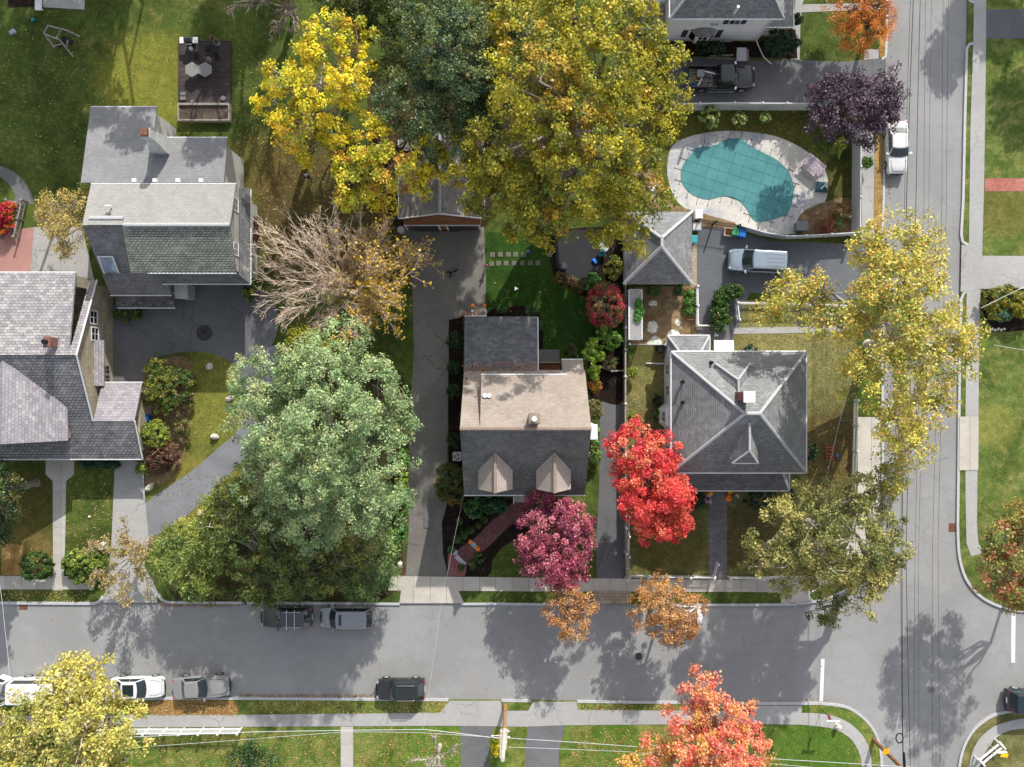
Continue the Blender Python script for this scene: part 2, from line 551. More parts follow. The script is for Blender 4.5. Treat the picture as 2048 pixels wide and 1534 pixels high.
kerb([(-300, 1205), (0, 1205), (190, 1206), (200, 1202), (208, 1191)], .26)
kerb([(318, 1188), (324, 1198), (336, 1204), (500, 1205), (800, 1207)])
kerb([(922, 1207), (1000, 1207), (1090, 1208), (1184, 1208)])
kerb([(1330, 1209), (1500, 1209), (1590, 1208)] + edgeTL[8:27])
kerb([(1764, 1000), (1764, 800), (1764, 592)])
kerb([(1758, 466), (1764, 460), (1766, 400), (1767, 300), (1768, 272)])
kerb([(1762, 119), (1769, 115), (1771, 105), (1773, 0), (1780, -300)])
kerb([(-300, 1396), (0, 1396), (500, 1396), (897, 1399)])
kerb([(1003, 1400), (1062, 1401)])
kerb([(1154, 1402), (1500, 1406)] + edgeBL[4:30])
kerb([(1946, 87), (1937, 90), (1932, 98), (1928, 250), (1925, 400), (1921, 470), (1924, 484), (1936, 491)])
kerb([(1936, 582), (1926, 586), (1921, 598), (1918, 700), (1916, 900), (1914, 1050)] + edgeTR[9:34] + [(2300, 1223)])
kerb([(2300, 1421)] + edgeBR[1:])
kerb([(1949, -40), (1934, -5), (1938, 3), (1946, 6)])

# pavements
sheet('pavement', [(-300, 1149), (186, 1152), (190, 1178), (-300, 1178)], mConc, 1)
sheet('pavement', [(783, 1151), (1100, 1155), (1500, 1159), (1640, 1150), (1695, 1090), (1714, 1000), (1714, 834), (1760, 834), (1759, 1000), (1738, 1085), (1690, 1150), (1620, 1185), (1500, 1183), (1100, 1182), (776, 1180)], mConc, 1)
sheet('pavement', [(1727, 100), (1757, 100), (1751, 300), (1748, 480), (1722, 480), (1722, 260)], mPath, 0)
sheet('pavement_apron', [(803, 1178), (916, 1178), (929, 1205.5), (799, 1205.5)], mConc, 2)
sheet('pavement_apron', [(1187, 1180), (1262, 1181), (1262, 1207), (1185, 1207)], mTan, 2)
sheet('pavement_apron', [(1563, 1182), (1612, 1180), (1625, 1200), (1560, 1207)], mConc, 2)
sheet('driveway', [(806, 452), (968, 455), (972, 560), (971, 628), (925, 632), (905, 642), (897, 720), (895, 900), (893, 1000), (893, 1151), (812, 1151), (818, 1050), (818, 900), (828, 700), (825, 560), (812, 500)], mDrive, 0)
sheet('driveway', smooth([(228, 615), (300, 560), (420, 556), (500, 562), (556, 620), (545, 690), (500, 732), (470, 728), (440, 712), (400, 703), (350, 707), (302, 722), (286, 768), (229, 770)], 3), mDark, 0)
sheet('driveway', smooth([(470, 728), (505, 728), (550, 690), (560, 760), (540, 850), (500, 905), (400, 1010), (330, 1060), (285, 1085), (284, 1035), (292, 1005), (380, 945), (450, 885), (476, 860), (488, 800)], 3), m_asphalt('asphalt_curved_drive', '#7c7e83', .14, crack=.3), 1)
sheet('driveway', [(232, 915), (288, 925), (292, 1000), (300, 1080), (290, 1130), (318, 1185), (316, 1204), (205, 1204), (214, 1178), (224, 1100)], mPath, 2)
sheet('driveway', [(1393, 450), (1424, 453), (1470, 460), (1540, 482), (1690, 488), (1764, 490), (1764, 588), (1690, 600), (1560, 592), (1500, 585), (1482, 620), (1478, 655), (1400, 655), (1393, 640)], mBlk, 0)
sheet('driveway', [(1340, 112), (1500, 122), (1600, 121), (1680, 125), (1757, 118), (1770, 120), (1768, 270), (1758, 268), (1727, 215), (1690, 206), (1340, 206)], mDark, 1)
sheet('driveway', smooth([(1203, 803), (1246, 800), (1247, 900), (1247, 1040), (1246, 1154), (1194, 1154), (1197, 1000), (1200, 900)], 2), mDark, 0)
sheet('driveway', [(1968, 20), (2300, 22), (2300, 80), (1966, 78)], mBlk, 0)
sheet('driveway', [(1921, 490), (1938, 492), (1960, 512), (2300, 514), (2300, 578), (1960, 578), (1938, 582), (1919, 584)], mPath, 2)
sheet('driveway', [(921, 1450), (990, 1450), (978, 1480), (980, 1900), (930, 1900)], mDark, 0)
sheet('driveway', [(1056, 1450), (1130, 1449), (1118, 1500), (1112, 1900), (1046, 1900), (1050, 1500)], mDark, 0)
sheet('patio', [(65, 455), (165, 452), (190, 560), (40, 560)], mPath, 0)
sheet('patio', [(-200, 500), (0, 480), (30, 460), (70, 455), (62, 545), (-200, 545)], mRed, 1)
sheet('path', smooth([(-60, 320), (0, 332), (40, 352), (66, 390), (66, 408), (34, 408), (30, 385), (0, 352), (-60, 345)], 3), mDark, 0)
sheet('path', [(93, 918), (150, 918), (150, 948), (134, 962), (132, 1090), (128, 1180), (108, 1180), (107, 962), (93, 948)], mConcV, 0)
sheet('path', [(1417, 983), (1453, 983), (1453, 1158), (1417, 1158)], mPaver, 0)
sheet('path', [(1465, 656), (1560, 654), (1712, 652), (1712, 664), (1560, 667), (1465, 668)], mPath, 1)
sheet('path', [(1393, 655), (1466, 655), (1466, 682), (1393, 682)], mPaver, 1)
sheet('path', [(1380, 486), (1393, 486), (1393, 572), (1380, 572)], mTan, 1)
sheet('path', [(1968, 357), (2300, 358), (2300, 383), (1968, 383)], mBrickPath, 0)
sheet('path', [(682, 1452), (707, 1452), (707, 1900), (682, 1900)], mConcV, 0)
sheet('path', [(1590, 0), (1606, -200), (1606, 0), (1600, 40), (1598, 122), (1580, 122)], mPath, 0)
sheet('path', [(1606, 10), (1700, 8), (1760, 6), (1760, 20), (1600, 26)], mPath, 0)
sheet('pavement', [(1949, -300), (1972, -300), (1970, 100), (1968, 250), (1966, 380), (1962, 520), (1959, 580), (1956, 700), (1955, 830), (1953, 940), (1952, 1050), (1955, 1085), (1966, 1105),
                   (1940, 1112), (1931, 1085), (1929, 1000), (1929, 830), (1931, 600), (1936, 480), (1939, 250), (1945, 60)], mPath, 1)
sheet('pavement', [(1917, 833), (1955, 833), (1954, 940), (1916, 940)], mConc, 3)
sheet('pavement', [(-300, 1430), (500, 1428), (880, 1424), (900, 1400), (1001, 1400), (1004, 1420), (1056, 1420), (1066, 1402), (1152, 1402), (1156, 1418), (1490, 1421), (1490, 1410), (1602, 1410), (1602, 1424)] +
      smooth([(1602, 1424), (1650, 1427), (1690, 1440), (1722, 1467), (1738, 1500), (1744, 1550)], 3, False) + [(1748, 1900), (1728, 1900)] +
      smooth([(1728, 1600), (1724, 1540), (1715, 1500), (1695, 1472), (1660, 1455), (1602, 1448)], 3, False) + [(1500, 1446), (1130, 1449), (1050, 1452), (900, 1450), (500, 1452), (-300, 1456)], mPath, 1)
sheet('pavement', smooth([(2060, 1432), (2020, 1440), (1985, 1452), (1958, 1475), (1942, 1505), (1934, 1550)], 3, False) + [(1930, 1900), (1955, 1900)] +
      smooth([(1955, 1540), (1964, 1512), (1985, 1480), (2010, 1462), (2040, 1456), (2070, 1456)], 3, False), mPath, 1)
# yards and beds
sheet('lawn', [(1252, 584), (1480, 584), (1485, 600), (1700, 604), (1712, 660), (1712, 830), (1700, 1050), (1640, 1148), (1500, 1158), (1252, 1153)], gDry, z=G + .004)
sheet('lawn', [(972, 465), (1250, 465), (1250, 700), (1180, 720), (1075, 700), (1075, 628), (972, 628)], gDeep, z=G + .004)
sheet('leaf_strip', [(1749, 272), (1764, 272), (1762, 462), (1746, 462)], mLitter, 1)
sheet('leaf_strip', [(1757, 70), (1770, 70), (1768, 112), (1758, 117)], mLitter, 1)
sheet('leaf_strip', smooth([(306, 1402), (400, 1399), (470, 1401), (476, 1410), (470, 1427), (380, 1428), (306, 1428)], 3), mLitter, 0)
sheet('leaf_strip', [(5, 1085), (48, 1090), (48, 1150), (5, 1149)], mLitter, 0)
sheet('bed', smooth([(897, 1000), (1035, 1000), (1060, 1010), (1060, 1060), (1010, 1090), (985, 1120), (975, 1152), (897, 1152)], 3), mMulch, 0)
sheet('bed', [(898, 640), (926, 634), (926, 1000), (897, 1000)], mMulch, 1)
sheet('bed', smooth([(1178, 690), (1246, 680), (1247, 800), (1205, 802), (1180, 790), (1176, 740)], 3), mMulch, 1)
sheet('bed', smooth([(975, 620), (1060, 612), (1082, 640), (1085, 690), (1072, 700), (975, 634)], 3), mMulch, 1)
sheet('bed', smooth([(1105, 470), (1200, 455), (1250, 480), (1250, 610), (1190, 600), (1130, 575), (1105, 540)], 3), mMulch, 1)
sheet('patio', smooth([(1118, 480), (1160, 460), (1196, 480), (1200, 530), (1180, 552), (1140, 556), (1114, 535)], 4), m_asphalt('slate_patio', '#34363a', .2), 2)
sheet('bed', [(1338, 84), (1520, 86), (1560, 60), (1590, 60), (1594, 118), (1500, 116), (1340, 112)], mMulch, 0)
sheet('bed', smooth([(1610, 420), (1690, 395), (1704, 420), (1704, 466), (1600, 468), (1590, 455)], 3), mSoil, 2)
sheet('bed', smooth([(1963, 582), (2060, 580), (2060, 650), (2030, 662), (1990, 660), (1962, 620)], 3), mMulch, 0)
sheet('bed', [(780, 1060), (812, 1080), (812, 1152), (775, 1152)], m_grass('brown_mulch', '#4c3830', '#5c463a', '#6a5446', .4, .4), 0)
sheet('bed', smooth([(288, 770), (300, 725), (350, 712), (385, 730), (380, 840), (360, 940), (300, 975), (290, 940), (285, 860)], 3), mSoil, 0)
mYard = m_grass('gravelly_soil', '#6b5844', '#85705a', '#9c8a72', .4, .3, ('#7a6a4a', '#c0a878'), pscale=1.5, pamt=1.5,
               patches=((1306, 606, 13, '#d4d6d8', .95), (1306, 655, 20, '#dcdee0', 1), (1345, 668, 18, '#dcdee0', 1), (1310, 686, 24, '#dcdee0', 1), (1355, 645, 10, '#d4d6d8', .9)))
sheet('gravel_yard', [(1258, 575), (1392, 572), (1392, 690), (1262, 690)], mYard, 1)
sheet('brick_walk', smooth([(1030, 1000), (1064, 1000), (1064, 1030), (1035, 1040), (1012, 1058), (985, 1085), (955, 1112), (938, 1130), (912, 1105), (950, 1075), (985, 1040), (1010, 1022)], 3), mBrickRed, 2)
sheet('brick_walk', [(896, 1106), (906, 1103), (912, 1112), (934, 1132), (930, 1151), (896, 1151)], mBrickRed2, 3)
deck = smooth([(1345, 292), (1385, 272), (1440, 263), (1490, 264), (1545, 272), (1590, 290), (1630, 318), (1652, 350), (1654, 385), (1640, 425), (1620, 450), (1598, 466), (1545, 468), (1490, 455), (1440, 440), (1385, 425), (1355, 405), (1338, 370), (1334, 330)], 4)
sheet('pool_deck', deck, mDeckC, 0)
sheet('patio', [(1260, 350), (1300, 335), (1345, 410), (1392, 424), (1470, 446), (1470, 456), (1392, 456), (1300, 420)], mSoil, 1)
sheet('bed', smooth([(340, 1085), (420, 1040), (480, 960), (560, 800), (700, 720), (810, 760), (806, 1100), (770, 1196), (560, 1198), (350, 1196)], 3), m_grass('soil_painted_shade', '#33301f', '#40402a', '#4c4430', .4, .5, ('#5a4a30', '#8a7444')), 0)  # dark soil sheet added under the crowns; the shade is in its colour
sheet('bed', smooth([(735, 190), (800, 120), (960, 60), (1120, 60), (1190, 200), (1080, 330), (975, 330), (975, 450), (780, 450), (760, 330)], 3), m_grass('litter_painted_shade', '#2e2a1e', '#3c3826', '#4a4030', .4, .6, ('#6a5230', '#947840')), 0)  # dark litter sheet added below the top trees to paint their shade
# road paint and ironwork in the road
def paint(pts): sheet('stop_line', pts, mLine, z=.006)
paint([(1642.5, 1318), (1649, 1318), (1646, 1402), (1639, 1402)])
paint([(2023, 1222), (2031, 1222), (2030, 1325), (2022.5, 1325)])
sheet('patch', [(848, 1018), (866, 1018), (867, 1055), (848, 1055)], mDark, 3)


def road_iron(name, label, cat, px, py, r, square=False, z=0.0, rot=0.0):
    x, y = P(px, py)
    b = MB()
    if square:
        b.cbox((x, y, z + .006), (r * 2, r * 2, .012), rot)
        for i in range(5):
            b.cbox((x - r + (i + .5) * r * .4, y, z + .02), (r * .22, r * 1.7, .016), rot, 0)
        b.cbox((x, y, z + .022), (r * 1.9, r * .2, .014), rot, 0)
    else:
        b.cyl((x, y), r * 1.15, z + .002, z + .01, 24)
        b.cyl((x, y), r * .95, z + .01, z + .02, 24)
        for i in range(4):
            b.cbox((x, y, z + .024), (r * 1.5, r * .12, .008), i * math.pi / 4)
    tag(b.build(name, M['ironwork'] if square else m_plain('cast_iron', '#77757a' if px > 1500 else '#3c383a', .7, .2)), label, cat)


road_iron('storm_drain', 'rusty square drain grate against the kerb of the side street', 'drain', 1906, 1055, .38, True)
road_iron('storm_drain', 'rusty drain grate by the kerb at the left end of the main street', 'drain', 47, 1211, .38, True)
road_iron('manhole_cover', 'pale round manhole cover in the middle of the crossroads', 'manhole', 1863, 1380, .28)
road_iron('manhole_cover', 'dark round manhole cover in the tree shadow on the main street', 'manhole', 1277, 1313, .28)
road_iron('manhole_cover', 'large round stone well cover in the dark driveway', 'well cover', 410, 666, .62, z=G + .004)
# ------------------------------------------------------------------ plants
def mesh_np(name, verts, quads, mat, cols=None, parent=None):
    me = bpy.data.meshes.new(name)
    nv, nf = len(verts), len(quads)
    me.vertices.add(nv); me.loops.add(nf * 4); me.polygons.add(nf)
    me.vertices.foreach_set('co', np.ascontiguousarray(verts, dtype=np.float32).ravel())
    me.loops.foreach_set('vertex_index', np.ascontiguousarray(quads, dtype=np.int32).ravel())
    me.polygons.foreach_set('loop_start', np.arange(0, nf * 4, 4, dtype=np.int32))
    me.polygons.foreach_set('loop_total', np.full(nf, 4, dtype=np.int32))
    if cols is not None:
        at = me.color_attributes.new('Col', 'FLOAT_COLOR', 'POINT')
        c = np.ones((nv, 4), dtype=np.float32)
        c[:, :3] = cols
        at.data.foreach_set('color', c.ravel())
    me.materials.append(mat)
    me.update(calc_edges=True)
    o = bpy.data.objects.new(name, me)
    COL.objects.link(o)
    if parent is not None:
        o.parent = parent
        KIDS.setdefault(parent.name, []).append(o)
    return o


def unit(a):
    return a / np.maximum(np.linalg.norm(a, axis=-1, keepdims=True), 1e-9)


def leaves(rng, cent, nrm, size, col, elong=.7, spread=.9, up=.4, radial=None):
    n = len(cent)
    nn = unit(nrm * .7 + np.array([0, 0, up]) + rng.normal(size=(n, 3)) * spread)
    t1 = rng.normal(size=(n, 3)) if radial is None else radial + rng.normal(size=(n, 3)) * .35
    t1 = unit(t1 - nn * (t1 * nn).sum(1, keepdims=True))
    t2 = np.cross(nn, t1)
    s = size * rng.uniform(.45, 1.5, (n, 1)) * .5
    v = np.stack([cent + t1 * s, cent + t2 * s * elong, cent - t1 * s, cent - t2 * s * elong], 1).reshape(-1, 3)
    q = np.arange(n * 4).reshape(-1, 4)
    return v, q, np.repeat(col, 4, 0)


def wob(rng, d, k=6, amp=.22, f=3.0):
    out = np.zeros(len(d))
    for _ in range(k):
        w = unit(rng.normal(size=3)) * rng.uniform(.7, 1.5) * f
        out += np.sin(d @ w + rng.uniform(0, 6.28))
    return 1 + amp * out / math.sqrt(k)


def crown(rng, blobs, pal, leaf=.26, dens=1.5, per=34, cl=.5, thick=.45, amp=.22, power=2, elong=.7, low=-.5, radial=False,
          tips=None, spread=.9, up=.4, flat=.75, cohere=.35, nmin=6):
    """blobs: (x, y, z, rx, ry, rz). Leaf clumps spread through the outer part of each blob."""
    pal = [(lin(c), w) for c, w in pal]
    pc = np.array([c for c, _ in pal]); pw = np.array([w for _, w in pal], float); pw /= pw.sum()
    cs, ds = [], []
    for (x, y, z, rx, ry, rz) in blobs:
        area = 4 * math.pi * ((rx * ry) ** 1.6 + (rx * rz) ** 1.6 + (ry * rz) ** 1.6) ** (1 / 1.6) / 3 ** (1 / 1.6)
        n = max(nmin, int(area * dens * .75))
        zz = rng.uniform(low, 1, n); th = rng.uniform(0, 2 * math.pi, n)
        rr = np.sqrt(1 - zz ** 2)
        d = np.stack([rr * np.cos(th), rr * np.sin(th), zz], 1)
        if power != 2:
            d = d / (np.abs(d) ** power).sum(1, keepdims=True) ** (1 / power)
        k = (1 - thick * rng.random(n) ** 1.7) * wob(rng, d, amp=amp)
        c = np.array([x, y, z]) + d * k[:, None] * np.array([rx, ry, rz])
        cs.append(c); ds.append(unit(d / np.array([rx, ry, rz])))
    c = np.concatenate(cs); d = np.concatenate(ds)
    c[:, 2] = np.maximum(c[:, 2], G + .15)
    n = len(c)
    # palette varies smoothly through the crown, with some clumps out of step
    f = np.zeros(n)
    for _ in range(4):
        f += np.sin(c @ (rng.normal(size=3) * .55) + rng.uniform(0, 6.28))
    order = np.argsort(np.argsort(f + rng.normal(size=n) * 2.2 * (1 - cohere)))
    cum = np.cumsum(pw)
    idx = np.minimum(np.searchsorted(cum, (order + .5) / n), len(pc) - 1)
    col = pc[idx] * rng.uniform(.8, 1.2, (n, 1))
    m = np.maximum(3, rng.poisson(per, n))
    rep = np.repeat(np.arange(n), m)
    off = unit(rng.normal(size=(len(rep), 3))) * rng.random((len(rep), 1)) ** .45 * cl * np.array([1.1, 1.1, 1.1 * flat]) * np.repeat(rng.uniform(.65, 1.25, (n, 1)), m, 0)
    L = c[rep] + off
    L[:, 2] = np.maximum(L[:, 2], G + .05)
    lc = col[rep] * rng.uniform(.72, 1.28, (len(rep), 1)) * (1 + rng.normal(size=(len(rep), 3)) * .05)
    if tips is not None:
        tc = lin(tips[0]); sel = rng.random(len(rep)) < tips[1]
        lc[sel] = np.array(tc) * rng.uniform(.75, 1.25, (sel.sum(), 1))
    rad = unit(off + d[rep] * .3) if radial else None
    v, q, vc = leaves(rng, L, unit(d[rep] + unit(off) * .6), leaf, np.clip(lc, 0, 1), elong, spread, up, rad)
    return v, q, vc, c


def limb(b, a, z, r0, r1, rng, n=6, seg=5, sag=.25, wig=.08):
    a, z = np.array(a, float), np.array(z, float)
    L = np.linalg.norm(z - a)
    pts = []
    for i in range(seg + 1):
        t = i / seg
        p = a + (z - a) * t
        p[2] += sag * L * math.sin(math.pi * t) * .35
        if 0 < i < seg: p += rng.normal(size=3) * wig * L * .4
        pts.append(p)
    b.tube(pts, [r0 + (r1 - r0) * (i / seg) ** .8 for i in range(seg + 1)], n)
    return pts


def px_blobs(bl):
    out = []
    for t in bl:
        px, py, r, h = t[:4]
        ar = t[4] if len(t) > 4 else 1.0
        sq = t[5] if len(t) > 5 else .75
        x, y = P(px, py, h)
        rr = r / S * (H - h) / H
        out.append((x, y, h, rr, rr * ar, rr * sq))
    return out


TREES = []


def tree(name, label, base, bl, pal, seed, group=None, cat='tree', bark='bark', trunk_r=.28, limbs=40, mat='leaf', twig=.035, forks=None, **kw):
    rng = np.random.default_rng(seed)
    B = px_blobs(bl)
    bx, by = P(*base)
    root = thing(name, label, cat, (bx, by, G), group=group)
    kw['leaf'] = kw.get('leaf', .26) * .80; kw['per'] = kw.get('per', 34) * 1.3 * 1.75; kw['dens'] = kw.get('dens', 1.5) * .74; kw['cl'] = kw.get('cl', .5) * 1.10; kw.setdefault('flat', .55)
    B = [(x, y, z, rx * 1.04, ry * 1.04, rz) for x, y, z, rx, ry, rz in B]
    v, q, vc, cen = crown(rng, B, pal, **kw)
    o = mesh_np('crown', v - np.array([bx, by, G]), q, M[mat], vc, root)
    b = MB()
    zmin = min(z - rz for x, y, z, rx, ry, rz in B)
    fz = max(1.0, min(zmin + .3, 4.5))
    fork = np.array([bx + rng.normal() * .15, by + rng.normal() * .15, fz])
    b.tube([(bx, by, G - .1), (bx, by, G + .25), tuple((np.array([bx, by, G]) + fork) / 2), tuple(fork)], [trunk_r * 1.5, trunk_r * 1.1, trunk_r, trunk_r * .9], 9)
    hubs = []
    for (x, y, z, rx, ry, rz) in B:
        hub = np.array([x, y, z - rz * .15])
        pts = limb(b, fork, hub, trunk_r * .6, trunk_r * .25, rng, 7, 6)
        hubs.append((hub, pts))
    per = max(1, limbs // len(B))
    for (x, y, z, rx, ry, rz), (hub, pts) in zip(B, hubs):
        dd = np.linalg.norm((cen - np.array([x, y, z])) / np.array([rx, ry, rz]), axis=1)
        near = np.where(dd < 1.25)[0]
        if len(near) == 0: continue
        for i in rng.choice(near, min(per, len(near)), replace=False):
            s = pts[rng.integers(len(pts) // 2, len(pts))]
            pp = limb(b, s, cen[i] + rng.normal(size=3) * .2, trunk_r * .2, twig * .6, rng, 5, 5)
            for _ in range(2):
                j = rng.choice(near)
                if np.linalg.norm(cen[j] - cen[i]) < 3.0:
                    limb(b, pp[rng.integers(2, 5)], cen[j], twig, twig * .4, rng, 3, 3)
    b.build('trunk', M[bark], root, smooth=True)
    return root


def bare_tree(name, label, base, h, r, pal, seed, bark='tanbark', n1=11, lean=(0, 0), leaf_n=0, leaf_dir=None, trunk_r=.28, group=None, leaf=.2, fork=1.8, asp=1.0, n2=8, n3=7, n4=4, up=1.0, tw=.016, sp=.5):
    rng = np.random.default_rng(seed)
    bx, by = P(*base)
    root = thing(name, label, 'tree', (bx, by, G), group=group)
    b = MB()
    top = np.array([bx, by, fork])
    b.tube([(bx, by, G - .1), (bx, by, G + .3), tuple(top)], [trunk_r * 1.5, trunk_r * 1.1, trunk_r], 8)
    ends = []
    for i in range(n1):
        a = 2 * math.pi * (i + rng.uniform(-.3, .3)) / n1
        rad = r * rng.uniform(.68, 1.0) if i % 3 else r * rng.uniform(.15, .6)
        tip = np.array([bx + lean[0] + rad * math.cos(a), by + lean[1] + rad * math.sin(a) * asp, h * rng.uniform(.72, .98) - .25 * h * (rad / r) ** 2 * up])
        p1 = limb(b, top, tip, max(.05, trunk_r * .42 * rng.uniform(.35, 1)), .022, rng, 6, 8, sag=.45, wig=.022)
        for _ in range(n2):
            k = rng.integers(2, 8)
            s = np.array(p1[k]); d1 = unit(np.array(p1[min(k + 1, 8)]) - np.array(p1[k - 1]))
            L = r * rng.uniform(.16, .36)
            e = s + unit(d1 + rng.normal(size=3) * .30 + np.array([0, 0, .12])) * L
            p2 = limb(b, s, e, .042, .02, rng, 4, 5, sag=.15, wig=.04)
            for _ in range(n3):
                k2 = rng.integers(1, 6)
                s2 = np.array(p2[k2]); d2 = unit(e - s)
                e2 = s2 + unit(d2 + rng.normal(size=3) * .38) * L * rng.uniform(.3, .65)
                p3 = limb(b, s2, e2, .022, tw, rng, 3, 3, sag=.1, wig=.06)
                ends.append(e2)
                for _ in range(n4):
                    s3 = np.array(p3[rng.integers(1, 4)])
                    e3 = s3 + unit(unit(e2 - s2) + rng.normal(size=3) * .42) * L * rng.uniform(.14, .3)
                    b.tube([s3, (s3 + e3) / 2 + rng.normal(size=3) * .03, e3], [tw, tw, tw * .6], 3)
                    ends.append(e3)
    b.build('trunk', M[bark], root, smooth=True)
    if leaf_n:
        E = np.array(ends)
        w = np.ones(len(E))
        if leaf_dir is not None:
            dd = (E[:, :2] - np.array([bx, by])) @ np.array(leaf_dir[:2]) / r
            w = np.clip(.12 + dd * leaf_dir[2] + .1, .03, 1) ** 1.5
        i = rng.choice(len(E), leaf_n, p=w / w.sum())
        pc = np.array([lin(c) for c, _ in pal]); pw = np.array([x for _, x in pal], float)
        col = pc[rng.choice(len(pc), leaf_n, p=pw / pw.sum())] * rng.uniform(.75, 1.25, (leaf_n, 1))
        v, q, vc = leaves(rng, E[i] + rng.normal(size=(leaf_n, 3)) * .16, np.tile([0, 0, 1.], (leaf_n, 1)), leaf, np.clip(col, 0, 1))
        mesh_np('crown', v - np.array([bx, by, G]), q, M['leaf'], vc, root)
    return root


def shrub(label, bl, pal, seed, cat='shrub', name='shrub', group=None, mat='leaf', **kw):
    """a bush: one leafy body with a few stems."""
    rng = np.random.default_rng(seed)
    B = px_blobs(bl)
    a = dict(leaf=.14, dens=9, per=30, cl=.2, thick=.3, amp=.12, low=-.2, flat=1.0, nmin=26)
    a.update(kw)
    bx = sum(q[0] for q in B) / len(B); by = sum(q[1] for q in B) / len(B)
    root = thing(name, label, cat, (bx, by, G), group=group)
    a['leaf'] *= .95
    if cat == 'hedge' or a['dens'] >= 10: a['per'] = 44; a['leaf'] *= 1.25
    a['per'] *= 1.25
    v, q, vc, cen = crown(rng, B, pal, **a)
    mesh_np('foliage', v - np.array([bx, by, G]), q, M[mat], vc, root)
    b = MB()
    for (x, y, z, rx, ry, rz) in B:
        for _ in range(4):
            t = rng.uniform(0, 6.28)
            e = (x + rx * .5 * math.cos(t), y + ry * .5 * math.sin(t), max(z, G + .2) + rz * .3)
            limb(b, (x + .06 * math.cos(t), y + .06 * math.sin(t), G - .05), e, .035, .012, rng, 4, 4)
    b.build('stem', M['darkbark'], root)
    return root
YEL = [('#d8b420', 5), ('#c9b028', 4), ('#a8a028', 2), ('#dcaa2c', 2)]
# ---- back yards, top of the photo
tree('maple_tree', 'tall bright yellow maple with bare pale twigs on its left side beside the back lawn', (640, 250),
     [(665, 85, 46, 11.5), (715, 75, 34, 10.5), (625, 110, 36, 11), (560, 150, 40, 10), (550, 215, 42, 9), (640, 165, 50, 12), (700, 160, 40, 11), (600, 240, 50, 9.5), (670, 235, 42, 10), (625, 300, 40, 8), (720, 110, 24, 10)],
     [('#ecd838', 5), ('#dccc34', 4), ('#b8b83c', 3), ('#ecc844', 1)], 11, bark='palebark', leaf=.25, dens=1.25, per=36, cl=.46, limbs=90, amp=.38, tips=('#e8b060', .03))
tree('maple_tree', 'yellow maple with glowing orange branch tips overhanging the brown gabled garage', (770, 330),
     [(690, 305, 38, 9), (745, 268, 42, 10), (705, 365, 46, 8.5), (785, 330, 44, 10.5), (830, 290, 44, 10), (868, 325, 34, 9), (850, 355, 34, 8.5), (765, 385, 38, 8), (690, 395, 28, 7), (720, 330, 40, 9)],
     [('#ecd838', 4), ('#d8d040', 4), ('#f0bc48', 2), ('#c4c848', 3)], 12, bark='darkbark', leaf=.25, dens=1.3, per=36, cl=.46, limbs=70, amp=.36, tips=('#f0b070', .07))
bare_tree('bare_tree', 'leafless grey tree with fine purple-grey twigs at the top edge of the back lawn', (590, 40), 10.5, 4.3, YEL, 13, bark='bark', n1=13, n2=9, tw=.02)
tree('broadleaf_tree', 'big dark green tree with a bluish crown behind the brown gabled garage', (885, 160),
     [(880, 90, 90, 13), (930, 150, 75, 12.5), (850, 190, 85, 11), (920, 240, 75, 10), (975, 90, 70, 11), (870, 30, 70, 12), (960, 190, 55, 9)],
     [('#5c6f46', 4), ('#6c7c50', 3), ('#4c6446', 3), ('#8a9050', 1)], 14, leaf=.20, dens=2.0, per=42, cl=.45, amp=.3, limbs=50, tips=('#a89a4a', .03))
tree('broadleaf_tree', 'smaller green tree with pale speckled leaves between the yellow maples and the dark tree', (795, 160),
     [(795, 105, 40, 9), (785, 150, 38, 8.5), (815, 165, 35, 7.5)], [('#7c8a50', 4), ('#949a5c', 3), ('#647a48', 2)], 15, leaf=.2, dens=2.0, per=38, cl=.42, limbs=24, trunk_r=.18)
tree('broadleaf_tree', 'dark olive tree at the top edge behind the bright yellow maple', (735, 20),
     [(700, -10, 60, 10), (760, 15, 55, 9.5), (800, -30, 60, 11), (730, 55, 34, 8)], [('#4a5624', 4), ('#5f6c28', 3), ('#86862e', 1)], 16, leaf=.22, dens=1.8, per=36, limbs=30)
tree('oak_tree', 'huge spreading tree of yellow-green leaves between the brown garage and the pool', (1150, 320),
     [(1050, 60, 85, 14), (1150, 30, 90, 15.5), (1245, 60, 75, 13.5), (1290, 150, 80, 12), (1190, 140, 95, 16.5), (1080, 160, 95, 16.5), (1325, 215, 48, 10.5), (1260, 250, 85, 13), (1150, 260, 95, 16),
      (1030, 270, 80, 13.5), (1240, 340, 70, 11.5), (1130, 370, 85, 13), (1030, 380, 70, 11.5), (1000, 330, 55, 10.5), (1210, 420, 62, 10), (1105, 445, 55, 9.5), (1030, 445, 42, 9), (1255, 460, 42, 8), (1290, 390, 34, 9), (955, 345, 48, 10.5), (965, 395, 40, 9.5), (930, 310, 40, 10.5)],
     [('#a8a032', 5), ('#bcb238', 4), ('#8e9034', 4), ('#788032', 3), ('#b89a38', 2)], 17, leaf=.25, dens=1.15, per=40, cl=.52, limbs=150, amp=.32, trunk_r=.5, tips=('#c9b23c', .08), bark='bark')
tree('oak_tree', 'olive tree with pale leaf clusters along the top edge above the dark green tree', (1010, 10),
     [(1000, -5, 60, 11), (1030, 40, 45, 10.5), (985, 60, 30, 9)], [('#8a8438', 4), ('#a39a3c', 3), ('#6c7234', 2)], 18, leaf=.24, dens=1.6, per=34, limbs=24)
